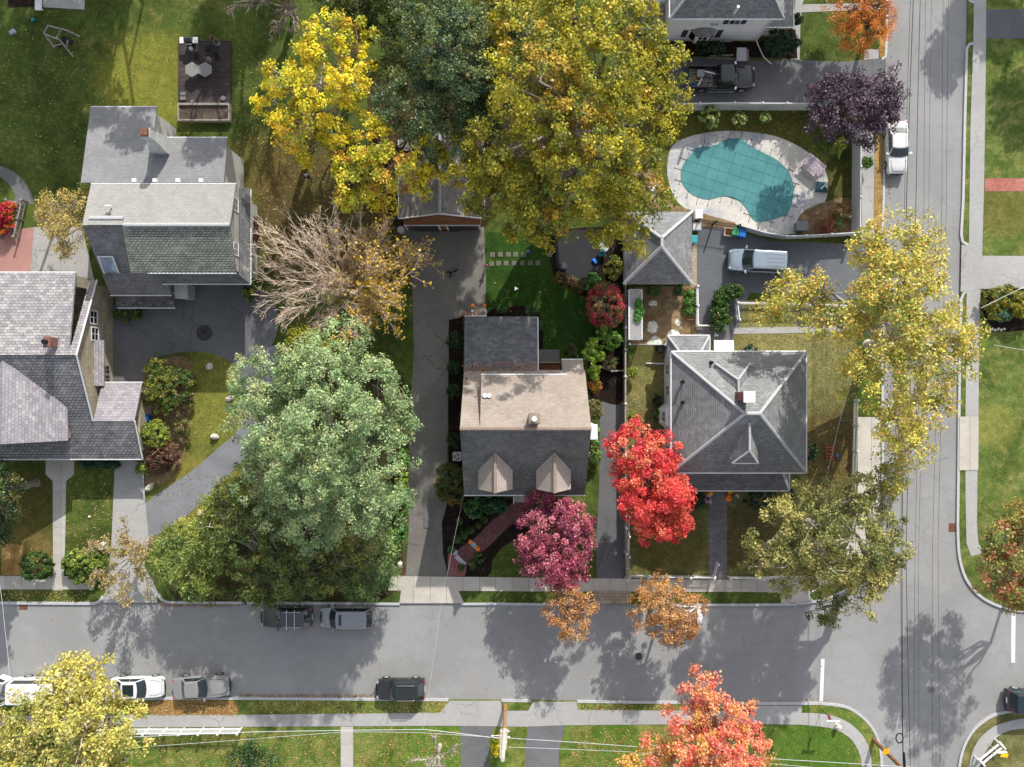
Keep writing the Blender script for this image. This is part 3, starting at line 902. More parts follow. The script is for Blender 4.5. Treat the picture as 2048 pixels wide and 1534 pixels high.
# ---- middle
bare_tree('bare_tree', 'wide half-bare tree with pale branches and yellow leaves left on its right side', (716, 592), 9.6, 6.5, [('#cfa834', 5), ('#dcb840', 3), ('#b09430', 3)], 21, bark='twigbark',
          n1=36, n2=9, n3=6, n4=4, leaf_n=3800, leaf_dir=(.9, -.15, .9), leaf=.19, asp=.82, lean=(0, 1.2), trunk_r=.34, tw=.015, up=.9)
tree('broadleaf_tree', 'large pale green broad-crowned tree left of the centre driveway', (680, 900),
     [(560, 770, 75, 11), (650, 740, 85, 12.5), (745, 770, 72, 12), (780, 850, 55, 10.5), (560, 860, 82, 12), (665, 850, 95, 14.5), (740, 920, 78, 12.5), (610, 950, 82, 12.5), (690, 1000, 75, 11.5), (540, 930, 65, 10), (640, 1050, 60, 9.5), (570, 1030, 52, 9), (520, 810, 52, 9.5), (760, 1020, 50, 9)],
     [('#9eb480', 5), ('#8aa470', 4), ('#b6c088', 3), ('#749060', 2)], 22, leaf=.19, dens=1.9, per=40, cl=.45, limbs=110, amp=.34, trunk_r=.45, tips=('#b8b070', .05))
tree('broadleaf_tree', 'yellow-green tree between the bare tree and the large pale green tree', (640, 690), [(615, 690, 40, 7), (660, 700, 32, 6.5)],
     [('#a8a434', 4), ('#8c9434', 3)], 23, leaf=.2, dens=2, per=30, limbs=14, trunk_r=.15)
tree('broadleaf_tree', 'dark olive tree with drooping sprays over the kerb and the two cars parked in shade', (560, 1110),
     [(520, 1080, 75, 7.5), (600, 1110, 70, 7), (540, 1160, 60, 5.8), (640, 1150, 55, 6), (460, 1050, 55, 7), (480, 1000, 45, 8), (690, 1110, 45, 6)],
     [('#62703a', 4), ('#788240', 4), ('#4c5e30', 3), ('#949448', 1)], 24, leaf=.2, dens=2.1, per=36, cl=.42, limbs=70, bark='palebark')
tree('cedar_tree', 'feathery bright green evergreen with fan-like sprays at the left entrance of the shady kerb', (380, 1130),
     [(370, 1140, 52, 5.0), (400, 1095, 45, 5.5), (340, 1120, 38, 4.5), (410, 1165, 40, 3.8), (350, 1085, 34, 4.8)], [('#7a8a44', 4), ('#94a050', 3), ('#64783c', 3)], 25, mat='needle', leaf=.34, elong=.22, dens=2.6, per=40, cl=.55, radial=True, limbs=30, trunk_r=.2)
tree('cedar_tree', 'feathery dark evergreen with starry sprays at the kerb behind the silver car', (735, 1150),
     [(735, 1165, 34, 4.2), (760, 1130, 36, 4.8), (700, 1165, 32, 4.2), (770, 1090, 28, 5)], [('#748a52', 4), ('#98ac64', 2), ('#5a7440', 4)], 26, mat='needle', leaf=.34, elong=.2, dens=2.6, per=40, cl=.5, radial=True, limbs=26, trunk_r=.18)
tree('broadleaf_tree', 'golden green tree spilling over the left bank below the curved drive', (460, 1030), [(440, 1010, 42, 5.5), (410, 1060, 38, 5), (470, 985, 30, 5.5)],
     [('#a4a848', 4), ('#bcb850', 3), ('#84903c', 2)], 27, leaf=.18, dens=2.4, per=28, limbs=18, trunk_r=.15)
bare_tree('bare_tree', 'thin wispy bronze-green tree over the left driveway mouth', (292, 1100), 6.0, 3.3, [('#a8905c', 4), ('#b89c68', 3), ('#8c8c50', 3)], 28, bark='palebark', n1=9, n2=6, n3=5, n4=3, leaf_n=3600, leaf=.17, trunk_r=.12, tw=.012)
# ---- right of centre
tree('maple_tree', 'fiery red maple overhanging the white fence in front of the hip-roofed house', (1275, 980),
     [(1265, 895, 50, 6.8), (1320, 905, 42, 6.8), (1300, 960, 62, 8), (1265, 965, 45, 6.5), (1345, 985, 42, 6.5), (1320, 1030, 52, 6.2), (1280, 1015, 40, 5.6), (1350, 1040, 34, 5.2), (1305, 1050, 34, 5)],
     [('#ea5a56', 5), ('#ec7058', 4), ('#da484c', 3), ('#e88a6c', 1)], 31, leaf=.22, dens=2.3, per=38, cl=.4, limbs=50, amp=.24, trunk_r=.22)
tree('maple_tree', 'magenta and purple leaved maple in front of the tan-roofed house', (1105, 1080),
     [(1075, 1075, 44, 5.2), (1110, 1060, 50, 6.2), (1145, 1045, 42, 5.5), (1150, 1100, 38, 5.2), (1100, 1120, 50, 5.5), (1130, 1135, 42, 4.8), (1075, 1110, 38, 4.6), (1085, 1015, 34, 4.2), (1105, 1150, 30, 4)],
     [('#bc5c72', 5), ('#a44c66', 4), ('#cc7c88', 3), ('#8c4460', 2)], 32, leaf=.2, dens=2.5, per=36, cl=.38, limbs=40, amp=.24, trunk_r=.2, tips=('#d88c84', .10))
tree('burning_bush', 'round clipped burning bush, crimson in the middle and green at its edge', (1215, 612), [(1213, 612, 36, 1.6, 1.24, .85)],
     [('#7c6c40', 3), ('#9c5c44', 3), ('#c84458', 3), ('#b05048', 2), ('#8c7c50', 2)], 33, leaf=.13, dens=15, per=26, cl=.2, thick=.2, amp=.03, limbs=16, trunk_r=.1, cat='shrub', cohere=.75)
tree('young_tree', 'small russet street tree at the kerb below the magenta maple', (1140, 1196), [(1140, 1195, 36, 4.8), (1150, 1240, 36, 4.6), (1120, 1225, 34, 4.6), (1165, 1215, 28, 4.6), (1135, 1260, 22, 4.2)],
     [('#c08c54', 4), ('#cca068', 3), ('#ac7650', 3)], 34, leaf=.17, dens=2.9, per=24, cl=.34, limbs=50, bark='palebark', trunk_r=.12, twig=.03, tips=('#c89a74', .12))
tree('young_tree', 'round russet street tree at the kerb in front of the picket fence', (1330, 1196), [(1330, 1200, 48, 5), (1365, 1220, 44, 5), (1300, 1225, 40, 5), (1340, 1255, 46, 4.8), (1375, 1255, 30, 4.6), (1290, 1195, 28, 4.6)],
     [('#c89858', 4), ('#d4a86c', 3), ('#b07c50', 3)], 35, leaf=.17, dens=2.7, per=24, cl=.36, limbs=60, bark='palebark', trunk_r=.13, twig=.03, tips=('#cf9f78', .12))
tree('plane_tree', 'tall sparse golden tree on the corner strip spreading over the side street', (1735, 690),
     [(1790, 500, 62, 13), (1850, 490, 42, 12.5), (1735, 500, 50, 12), (1800, 575, 75, 14), (1860, 560, 42, 13), (1740, 590, 50, 13), (1790, 660, 80, 15), (1870, 660, 60, 13.5), (1710, 650, 45, 12.5), (1930, 690, 42, 12.5), (1800, 750, 80, 14.5), (1880, 750, 55, 13), (1720, 740, 48, 12),
      (1790, 840, 62, 12.5), (1850, 820, 45, 12), (1590, 590, 55, 9.5), (1540, 610, 42, 8.5), (1640, 570, 34, 9.5), (1650, 640, 40, 10), (1800, 910, 46, 11), (1790, 960, 30, 10)],
     [('#c8c05a', 5), ('#b6b454', 4), ('#d2c262', 3), ('#9ca24c', 3)], 36, leaf=.24, dens=1.35, per=24, cl=.55, limbs=130, amp=.28, trunk_r=.38, bark='palebark', thick=.6, tips=('#d8a050', .1))
tree('elm_tree', 'wide olive tree shading the corner of the two streets', (1700, 1130),
     [(1560, 1070, 60, 9), (1520, 1110, 38, 8), (1610, 1040, 50, 9.5), (1660, 1010, 45, 9.5), (1720, 990, 48, 9.5), (1760, 1040, 45, 9.5), (1780, 1110, 40, 8.8), (1720, 1080, 70, 11), (1640, 1110, 65, 10), (1600, 1150, 50, 8), (1690, 1160, 55, 8.5), (1750, 1150, 48, 8.2), (1650, 1215, 34, 6.5), (1770, 960, 34, 8.5)],
     [('#a8a25c', 4), ('#bcb46c', 3), ('#84884c', 4), ('#687040', 2)], 37, leaf=.22, dens=1.55, per=34, cl=.45, limbs=110, amp=.36, trunk_r=.4, bark='palebark', tips=('#b8a860', .06))
tree('plum_tree', 'dark purple-leaved plum tree at the corner of the white pool fence', (1712, 235),
     [(1675, 190, 48, 5.8), (1730, 190, 48, 6.4), (1775, 185, 40, 6), (1690, 230, 48, 6.5), (1750, 225, 46, 6.4), (1650, 250, 36, 5), (1725, 265, 34, 5), (1770, 235, 36, 5.5), (1640, 195, 26, 5)],
     [('#5c4858', 5), ('#4a3a4c', 4), ('#705a68', 3), ('#6c5c4c', 1)], 38, leaf=.2, dens=1.9, per=30, cl=.42, limbs=50, bark='darkbark', amp=.3, tips=('#8a7480', .10))
tree('maple_tree', 'orange maple with dark limbs by the kerb at the top of the side street', (1735, 48),
     [(1700, 20, 44, 5.5), (1750, 15, 42, 6), (1690, 60, 36, 5), (1735, 60, 44, 6), (1720, 95, 24, 4.2), (1760, 55, 24, 5), (1720, -30, 50, 6)],
     [('#d88838', 5), ('#c87834', 4), ('#e49c4c', 2)], 39, leaf=.17, dens=2.2, per=30, cl=.4, limbs=50, bark='darkbark', trunk_r=.18, elong=.4, radial=True)
tree('maple_tree', 'russet and orange tree at the right edge beyond the side street', (2030, 1130),
     [(2010, 1080, 50, 8), (2040, 1040, 40, 8), (1995, 1150, 48, 7.5), (2050, 1140, 60, 9), (2030, 1190, 42, 7), (2110, 1090, 70, 9.5), (2120, 1180, 60, 9), (2090, 1020, 50, 8)],
     [('#ac9850', 4), ('#9c9a50', 3), ('#bc8258', 2), ('#84884a', 3)], 40, leaf=.22, dens=1.5, per=30, cl=.45, limbs=60, trunk_r=.14, tips=('#c47a5c', .08))
# ---- bottom edge
tree('linden_tree', 'large golden tree at the bottom left hiding part of the white parked van', (140, 1480),
     [(165, 1345, 50, 10), (130, 1390, 62, 12), (205, 1400, 50, 11), (90, 1450, 70, 13), (170, 1460, 75, 14), (250, 1450, 44, 11), (60, 1510, 70, 13), (160, 1530, 80, 14), (250, 1520, 55, 12), (20, 1450, 40, 11), (100, 1600, 90, 13), (20, 1560, 60, 12)],
     [('#c2b85e', 5), ('#b0ac58', 4), ('#ccc070', 3), ('#949850', 2)], 41, leaf=.25, dens=1.25, per=32, cl=.52, limbs=90, trunk_r=.4, thick=.6, amp=.3, bark='palebark')
tree('maple_tree', 'coral red and orange maple at the bottom edge above the corner lawn', (1400, 1520),
     [(1410, 1385, 44, 9.5), (1430, 1430, 52, 11), (1470, 1440, 40, 10), (1395, 1440, 40, 9.5), (1380, 1490, 50, 10), (1450, 1500, 60, 12), (1310, 1510, 40, 8.5), (1510, 1505, 34, 9), (1400, 1560, 80, 12), (1290, 1560, 50, 9), (1500, 1570, 60, 10)],
     [('#f08c70', 5), ('#f2a878', 4), ('#e87464', 3), ('#e0b058', 2)], 42, leaf=.23, dens=1.6, per=30, cl=.45, limbs=80, trunk_r=.3, bark='palebark', amp=.3, tips=('#e8b088', .12))
bare_tree('bare_tree', 'small pale leafless tree on the bottom lawn left of the pale driveway', (880, 1490), 6.0, 2.8, YEL, 43, bark='palebark', n1=9, n2=6, n3=5, n4=3, trunk_r=.16, tw=.018)
tree('broadleaf_tree', 'dark green tree at the bottom edge right of the white fence', (500, 1510), [(500, 1500, 26, 4.5), (485, 1525, 34, 4.5), (520, 1540, 34, 5)], [('#2f4a24', 4), ('#3f5a2c', 3)], 44, leaf=.18, dens=2.4, per=28, limbs=16, trunk_r=.14)
# ---- left edge
tree('small_tree', 'small olive-gold tree leaning over the slate house terrace', (115, 450), [(120, 430, 46, 5), (90, 425, 26, 3.6), (140, 465, 40, 5), (160, 405, 26, 5), (135, 495, 20, 4)],
     [('#bca860', 4), ('#ccb468', 3), ('#a09050', 3)], 45, leaf=.16, dens=2.3, per=28, limbs=40, trunk_r=.13, bark='palebark')
tree('broadleaf_tree', 'dark green tree at the left edge in front of the slate-roofed house', (2, 1000), [(5, 985, 30, 4.6), (-10, 1020, 40, 5), (0, 1055, 26, 4), (-20, 960, 40, 5)], [('#2c4426', 4), ('#44583c', 3), ('#6a6434', 1)], 46, leaf=.18, dens=2.4, per=30, limbs=16, trunk_r=.14)
shrub('crimson and orange spiky shrub at the left edge beside the garden stairs', [(2, 430, 22, 1.2), (12, 455, 14, .9), (20, 415, 10, .9)], [('#b0183c', 4), ('#d0802c', 3), ('#c03848', 2)], 47, leaf=.3, elong=.25, radial=True)
# trees just past the photo's edges; only their shade lies on the lawns and streets
def src(sx, sy, h):
    L = h / math.tan(math.radians(32)) * S
    return (1024 + (sx + .30 * L - 1024) * H / (H - h), 767 + (sy - .954 * L - 767) * H / (H - h))


for i, (lab, hits) in enumerate((('broad green tree beyond the top left corner of the back lawn', [(40, 60, 95, 13), (120, 130, 85, 14), (40, 200, 80, 12), (20, 290, 60, 10)]),
                                 ('tall green tree beyond the top of the back lawn', [(170, 40, 85, 15), (215, 310, 38, 10), (160, 250, 70, 12), (110, 330, 60, 11), (205, 415, 34, 16), (265, 480, 30, 16), (290, 400, 20, 16)]),
                                 ('thin green tree above the deck and grill', [(440, 60, 55, 14), (500, 30, 60, 13), (440, 160, 34, 11), (375, 320, 26, 9), (400, 500, 34, 16), (445, 470, 24, 16)]),
                                 ('green tree past the top end of the side street pavement', [(1900, 110, 36, 9), (1925, 60, 34, 9), (1880, 160, 18, 7), (1960, 20, 50, 10), (2010, 60, 40, 10)]),
                                 ('green tree beyond the street corner at the left edge', [(-12, 1240, 34, 8), (-10, 1290, 28, 7), (-40, 1265, 40, 8)]),
                                 ('green tree past the right edge by the brick path', [(2035, 200, 45, 9), (2040, 270, 30, 8)]),
                                 ('green tree behind the white-sided house at the top', [(1420, 150, 50, 11), (1500, 160, 45, 11), (1560, 190, 30, 10), (1640, 160, 40, 10)]))):
    bl = [(*src(sx, sy, h), rr_ * H / (H - h), h) for sx, sy, rr_, h in hits]
    g = P(bl[0][0], bl[0][1], bl[0][3])
    tree('broadleaf_tree', lab, (1024 + g[0] * S, 767 - g[1] * S), bl, [('#5a6a30', 4), ('#6c7a38', 3)], 50 + i, leaf=.4, dens=2.6, per=22, cl=.6, limbs=12)
# ------------------------------------------------------------------ houses
rShing = m_brick('shingle_grey', '#727375', '#858688', '#464749', .30, .17, .016, .5, extra='#9a9b9e', stain=.15)
rShingShadow = m_brick('shingle_painted_shadow', '#767778', '#868788', '#4e4f50', .32, .18, .016, .5, extra='#96979a', stain=.18, weather_or_shade=('#6a6a6c', .35))  # dark streaks paint dappled tree shadow onto the shingles
rLight = m_brick('shingle_pale', '#8f8d8a', '#989693', '#74726f', .30, .20, .012, .5, stain=.10)
rGreen = m_brick('shingle_greenish', '#8a8d84', '#767a70', '#3c403a', .34, .2, .03, .5, extra='#9a9f94', stain=.25, weather_or_shade=('#5a6452', .4))  # greenish grey with darker green streaks down the slope
rPurple = m_brick('shingle_purple_grey', '#767476', '#848284', '#4a484a', .34, .2, .022, .5, extra='#908e90', stain=.22, weather_or_shade=('#4c484c', .5))
rTan = m_brick('shingle_tan', '#8c8178', '#988d84', '#70665e', .32, .18, .012, .5, extra='#9c9692', stain=.12)
rShadeF = m_brick('shingle_front_painted_shade', '#62615f', '#6e6d6b', '#3c3b3a', .32, .18, .014, .5, extra='#7a7977', stain=.28)  # darker shingle copy: shade of the slope facing away from the sun, painted in
rTanLit = m_brick('shingle_dormer_painted_sun', '#a3978e', '#afa39a', '#857a72', .32, .18, .012, .5, stain=.12)  # paler copy of the tan shingles, sunlight on the dormers painted in
rRoll = m_brick('shingle_charcoal', '#626264', '#707073', '#424244', .36, .2, .014, .5, extra='#8c8e92', stain=.2)
rSlate = m_brick('slate_mixed', '#86828a', '#a09d9b', '#5a565a', .38, .24, .022, .5, extra='#c6c4bc', stain=.16)
rSlate2 = m_brick('slate_front', '#747376', '#878688', '#403f42', .36, .25, .03, .5, extra='#a4a2a4', stain=.22)
rSlate3 = m_brick('slate_pale', '#86828a', '#989498', '#66626a', .34, .24, .016, .5, extra='#b6b0ae', stain=.12)
rOld = m_brick('shingle_old_garage', '#85827f', '#97948f', '#55524f', .3, .17, .02, .5, extra='#a8a59f', stain=.35, weather_or_shade=('#5c5956', .5))
wWhite = m_brick('white_clapboard', '#dcdcde', '#d4d4d6', '#b0b0b2', 60, .14, .012, 0, stain=.06)
wGrey = m_brick('grey_clapboard', '#b4b4b0', '#aaaaa6', '#8a8a86', 60, .14, .012, 0, stain=.08)
wBrown = m_brick('brown_shingle_wall', '#8e6244', '#845a3e', '#5e4230', .2, .14, .012, .5, stain=.12)
wStone = m_brick('rubble_stone_wall', '#b0a590', '#9c917e', '#847a68', .4, .26, .03, .4, extra='#c4baa4', stain=.2)
wStucco = m_plain('stucco_wall', '#b3aca2', .9, .14, 2)
wBrick = m_brick('chimney_brick', '#8c5a50', '#7a4a44', '#6c6460', .22, .08, .012)
wTanBrick = m_brick('chimney_tan_brick', '#a39684', '#8e8272', '#706658', .22, .08, .012)
mCap = m_plain('ridge_cap', '#a8a9ac', .85, .1, 6)
mCapT = m_plain('ridge_cap_brown', '#8a7a70', .85, .15, 8)
mShut = m_plain('purple_shutter', '#3a3046', .6, .1)
mGut = m_plain('gutter_white', '#d6d6d8', .4, .05)


def V(*a): return W(*a)


def gutter(root, p0, p1, n=None, r=.055):
    b = MB()
    b.tube([p0, p1], r, 6)
    p0v, p1v = Vector(p0), Vector(p1)
    k = n or max(2, int((p1v - p0v).length / 1.1))
    for i in range(1, k):
        q = p0v.lerp(p1v, i / k)
        b.cbox((q.x, q.y, q.z + .03), (.09, .09, .09))
    b.build('gutter', mGut, root)


def ridge(root, pts, w=.3, mat=None):
    b = MB()
    p = [Vector(q) + Vector((0, 0, .03)) for q in pts]
    for a, c in zip(p, p[1:]):
        b.tube([a, c], w * .5, 6)
    b.build('ridge_cap', mat or mCap, root)


def window(root, c, w, h, axis, sgn, frame=None, shut=None, proud=.05):
    """window on a wall; axis 'x' = wall faces +-x, 'y' = faces +-y; c = centre on the wall plane"""
    x, y, z = c
    def bx(b, u0, u1, z0, z1, d0, d1):
        if axis == 'y': b.box(x + u0, x + u1, min(y + sgn * d0, y + sgn * d1), max(y + sgn * d0, y + sgn * d1), z + z0, z + z1)
        else: b.box(min(x + sgn * d0, x + sgn * d1), max(x + sgn * d0, x + sgn * d1), y + u0, y + u1, z + z0, z + z1)
    g = MB(); bx(g, -w / 2, w / 2, -h / 2, h / 2, -.02, proud * .5)
    wo = g.build('window', M['glass'], root)
    f = MB()
    t = .09
    bx(f, -w / 2 - t, w / 2 + t, h / 2, h / 2 + t, -.02, proud); bx(f, -w / 2 - t, w / 2 + t, -h / 2 - t, -h / 2, -.02, proud * 1.6)
    bx(f, -w / 2 - t, -w / 2, -h / 2, h / 2, -.02, proud); bx(f, w / 2, w / 2 + t, -h / 2, h / 2, -.02, proud)
    bx(f, -w / 2, w / 2, -.03, .03, -.02, proud * .8); bx(f, -.025, .025, -h / 2, -.03, -.02, proud * .8); bx(f, -.025, .025, .03, h / 2, -.02, proud * .8)
    fo = f.build('frame', frame or M['white'], None)
    fo.parent = wo
    KIDS.setdefault(wo.name, []).append(fo)
    off = Vector(root.location)
    for vtx in fo.data.vertices: vtx.co -= off
    if shut:
        for s_ in (-1, 1):
            b = MB(); bx(b, s_ * (w / 2 + .32) - .2, s_ * (w / 2 + .32) + .2, -h / 2, h / 2, -.02, .05)
            b.build('shutter', shut, root)


def chimney(root, x, y, w, d, z0, z1, mat, cap=None, pots=1, pot_mat=None):
    b = MB()
    b.box(x - w / 2, x + w / 2, y - d / 2, y + d / 2, z0, z1)
    b.box(x - w / 2 - .06, x + w / 2 + .06, y - d / 2 - .06, y + d / 2 + .06, z1 - .25, z1 - .08)
    o = b.build('chimney', mat, root)
    c = MB()
    if cap:
        c.box(x - w / 2 - .08, x + w / 2 + .08, y - d / 2 - .08, y + d / 2 + .08, z1 + .25, z1 + .32)
        for sx in (-1, 1):
            for sy in (-1, 1): c.box(x + sx * w * .4 - .03, x + sx * w * .4 + .03, y + sy * d * .4 - .03, y + sy * d * .4 + .03, z1, z1 + .25)
        c.build('chimney_cap', cap, root)
    else:
        for i in range(pots):
            px_ = x + (i - (pots - 1) / 2) * .45
            c.cyl((px_, y), .16, z1 - .02, z1 + .35, 12)
            c.cyl((px_, y), .20, z1 + .35, z1 + .40, 12)
        c.build('chimney_pot', pot_mat or M['pole'], root)


# ================= centre house (tan roof)
r = thing('house', 'house with tan rear roof, shaded front slope and two peaked dormers in the middle', 'house', (1.0, -3.5, 0))
x0, x1, yr, hr, yf, yb, he = -4.0, 6.1, -3.45, 9.5, -9.3, 1.13, 4.2
b = MB()
b.slab([(x0, yb, he), (x1, yb, he), (x1, yr, hr), (x0, yr, hr)], .18)
b.slab([(4.2, 2.0, 3.35), (x1 - .1, 2.0, 3.35), (x1 - .1, yb + .0, he - .02), (4.2, yb + .0, he - .02)], .16)
b.slab([(-2.45, .68, 7.0), (4.3, .68, 7.0), (4.3, yr + .12, hr + .03), (-2.45, yr + .12, hr + .03)], .16)
ro = b.build('roof', rTan, r)
b = MB(); b.slab([(x0, yr, hr), (x1, yr, hr), (x1, yf, he), (x0, yf, he)], .18); b.build('roof', rShadeF, r)
ridge(r, [(x0, yr, hr), (x1, yr, hr)], .34, mCapT)
b = MB()
xa, xb, ya, yc = x0 + .35, x1 - .35, yf + 1.5, yb - .35
b.box(xa, xb, ya, yc, 0, he - .5)
zt = hr - .5
for xx in (xa, xb - .12):
    b.hexa([(xx, ya, he - .5), (xx + .12, ya, he - .5), (xx + .12, yr, he - .5), (xx, yr, he - .5)], [(xx, ya, he + .6), (xx + .12, ya, he + .6), (xx + .12, yr, zt), (xx, yr, zt)])
    b.hexa([(xx, yr, he - .5), (xx + .12, yr, he - .5), (xx + .12, yc, he - .5), (xx, yc, he - .5)], [(xx, yr, zt), (xx + .12, yr, zt), (xx + .12, yc, he), (xx, yc, he)])
b.box(-2.3, 4.15, .4, .6, he - .3, 6.95)
b.hexa([(-2.4, .6, he), (-2.28, .6, he), (-2.28, yr, hr - .2), (-2.4, yr, hr - .2)], [(-2.4, .6, 6.9), (-2.28, .6, 6.9), (-2.28, yr, hr - .06), (-2.4, yr, hr - .06)])
b.build('wall', wGrey, r)
for i in range(4): window(r, (-1.6 + i * 1.7, .6, 6.0), .9, 1.0, 'y', 1)
for px in (990, 1109):                            # dormers on the front slope
    cx = (px - 1024) * .889 / S
    xl, xr_ = cx - 1.4, cx + 1.4
    d = MB()
    d.slab([(cx, -5.45, 7.75), (cx, -8.65, 7.75), (xl, -8.55, 6.3), (xl, -7.0, 6.3)], .14)
    d.slab([(cx, -5.45, 7.75), (xr_, -7.0, 6.3), (xr_, -8.55, 6.3), (cx, -8.65, 7.75)], .14)
    do = d.build('dormer_roof', rTanLit, r)
    ridge(r, [(cx, -5.45, 7.72), (cx, -8.66, 7.72)], .3, mCapT)
    d = MB()
    d.hexa([(xl + .15, -8.4, 4.6), (xr_ - .15, -8.4, 4.6), (xr_ - .15, -6.9, 6.1), (xl + .15, -6.9, 6.1)], [(xl + .15, -8.4, 6.3), (xr_ - .15, -8.4, 6.3), (xr_ - .15, -6.9, 6.3), (xl + .15, -6.9, 6.3)])
    d.face([(xl + .15, -8.4, 6.3), (xr_ - .15, -8.4, 6.3), (cx, -8.4, 7.6)])
    d.build('dormer_wall', wGrey, r)
    window(r, (cx, -8.4, 5.7), 1.1, 1.0, 'y', -1)
b = MB(); b.slab([(-4.0, 5.66, 3.5), (2.14, 5.66, 3.5), (2.14, .9, 4.3), (-4.0, .9, 4.3)], .2); b.build('rear_wing_roof', rRoll, r)
b = MB(); b.box(-3.75, 1.9, .9, 5.4, 0, 3.4); b.build('rear_wing_wall', wGrey, r)
for i in range(3): window(r, (-2.9 + i * 1.9, 5.4, 2.0), 1.0, 1.2, 'y', 1)
gutter(r, (-4.0, 5.7, 3.45), (-2.2, 5.7, 3.45)); gutter(r, (2.18, 5.6, 3.48), (2.18, 1.0, 4.2)); gutter(r, (-2.45, .72, 6.98), (4.4, .72, 6.98), 14)
gutter(r, (x0, yf - .05, he - .05), (x1, yf - .05, he - .05), 10); gutter(r, (4.2, 2.04, 3.3), (6.0, 2.04, 3.3), 3)
chimney(r, 1.68, -2.66, .75, .7, 7.5, 10.4, wTanBrick, None, 1, M['white'])
b = MB()
for px in (970, 978.5):
    x, y = P(px, 791, 8.2)
    b.cyl((x, y), .14, 7.6, 8.25, 12); b.cyl((x, y), .19, 8.2, 8.28, 12)
b.build('roof_vent', M['white'], r)
b = MB()
for px, py in ((931, 756), (968, 762), (1137, 800)):
    x, y = P(px, py, 6.5)
    b.cyl((x, y), .06, 4.8, 6.6 if px > 940 else 5.6, 8)
b.build('vent_pipe', M['black'], r)
b = MB(); b.box(6.08, 6.65, -4.35, -3.25, 0, 8.3); b.box(6.04, 6.7, -4.4, -3.2, 8.3, 8.4); b.build('chimney_chase', M['white'], r, bevel=.05)
b = MB(); b.box(2.2, 4.1, .6, 1.75, 2.7, 2.8)
for i in range(9): b.box(2.2, 4.1, .62 + i * .127, .62 + i * .127 + .11, 2.8, 2.84)
b.build('balcony_floor', M['brown_wood'], r)
b = MB(); b.box(2.2, 4.1, 1.75, 1.8, 2.8, 3.6); b.build('balcony_rail', M['grey_wood'], r)
b = MB(); b.box(2.2, 4.2, 1.9, 3.0, 0, .3); b.build('step', mDrive, r)
b = MB()                                          # front stoop and its rails
b.box(.15, 1.75, -10.2, -9.0, 0, .6); b.box(.15, 1.75, -10.5, -10.2, 0, .4)
b.build('step', mConc, r)
for xx in (.15, 1.75):
    b = MB(); b.tube([(xx, -9.3, 1.5), (xx, -10.0, 1.45), (xx, -10.5, 1.2)], .035, 6); b.tube([(xx, -10.5, .3), (xx, -10.5, 1.25)], .05, 6); b.tube([(xx, -9.4, .6), (xx, -9.4, 1.5)], .04, 6); b.build('hand_rail', M['white'], r)
b = MB()                                          # back stoop
b.box(-3.35, -2.35, 5.5, 6.3, 0, .75); b.box(-3.35, -2.35, 6.3, 6.6, 0, .5); b.box(-3.35, -2.35, 6.6, 6.9, 0, .28)
b.build('step', M['grey_wood'], r)
for xx in (-3.42, -2.28):
    b = MB(); b.box(xx - .09, xx + .09, 6.2, 6.38, 0, 1.9); b.box(xx - .06, xx + .06, 5.45, 6.3, 1.75, 1.85); b.build('hand_rail', M['white'], r)

# ================= hip-roofed house on the right
r = thing('house', 'grey hip-roofed house with dark front porch and white-capped brick chimney on the right', 'house', (18.5, -2.4, 0))
x0, x1, y0, y1, he = 13.04, 24.04, -7.28, 2.58, 5.6
xa, xb, yr, hr = 17.85, 19.0, -2.3, 9.6
b = MB()
b.slab([(x0, y1, he), (x1, y1, he), (xb, yr, hr), (xa, yr, hr)], .16)
b.slab([(x1, y1, he), (x1, y0, he), (xb, yr, hr)], .16)
b.slab([(x1, y0, he), (x0, y0, he), (xa, yr, hr), (xb, yr, hr)], .16)
b.slab([(x0, y0, he), (x0, y1, he), (xa, yr, hr)], .16)
b.build('roof', rShingShadow, r)
for p in ((x0, y0), (x0, y1)): ridge(r, [(*p, he), (xa, yr, hr)], .26)
for p in ((x1, y0), (x1, y1)): ridge(r, [(*p, he), (xb, yr, hr)], .26)
ridge(r, [(xa, yr, hr), (xb, yr, hr)], .28)
b = MB(); b.box(x0 + .45, x1 - .45, y0 + .45, y1 - .45, 0, he - .1); b.build('wall', wWhite, r)
b = MB(); b.box(x0 + .02, x1 - .02, y0 + .02, y1 - .02, he - .22, he - .17); b.build('soffit', M['white'], r)
for a, c in (((x0, y0 - .04, he - .03), (x1, y0 - .04, he - .03)), ((x0 - .04, y0, he - .03), (x0 - .04, y1, he - .03)), ((x1 + .04, y0, he - .03), (x1 + .04, y1, he - .03)), ((x0, y1 + .04, he - .03), (x1, y1 + .04, he - .03))):
    gutter(r, a, c, 2, .07)
for yy in (1.2, -.6, -3.8, -5.8):
    for zz in (1.8, 4.3): window(r, (x0 + .45, yy, zz), .8, 1.3, 'x', -1)
for xx in (19.0, 21.5, 23.0): window(r, (xx, y1 - .45, 4.2), .8, 1.3, 'y', 1)
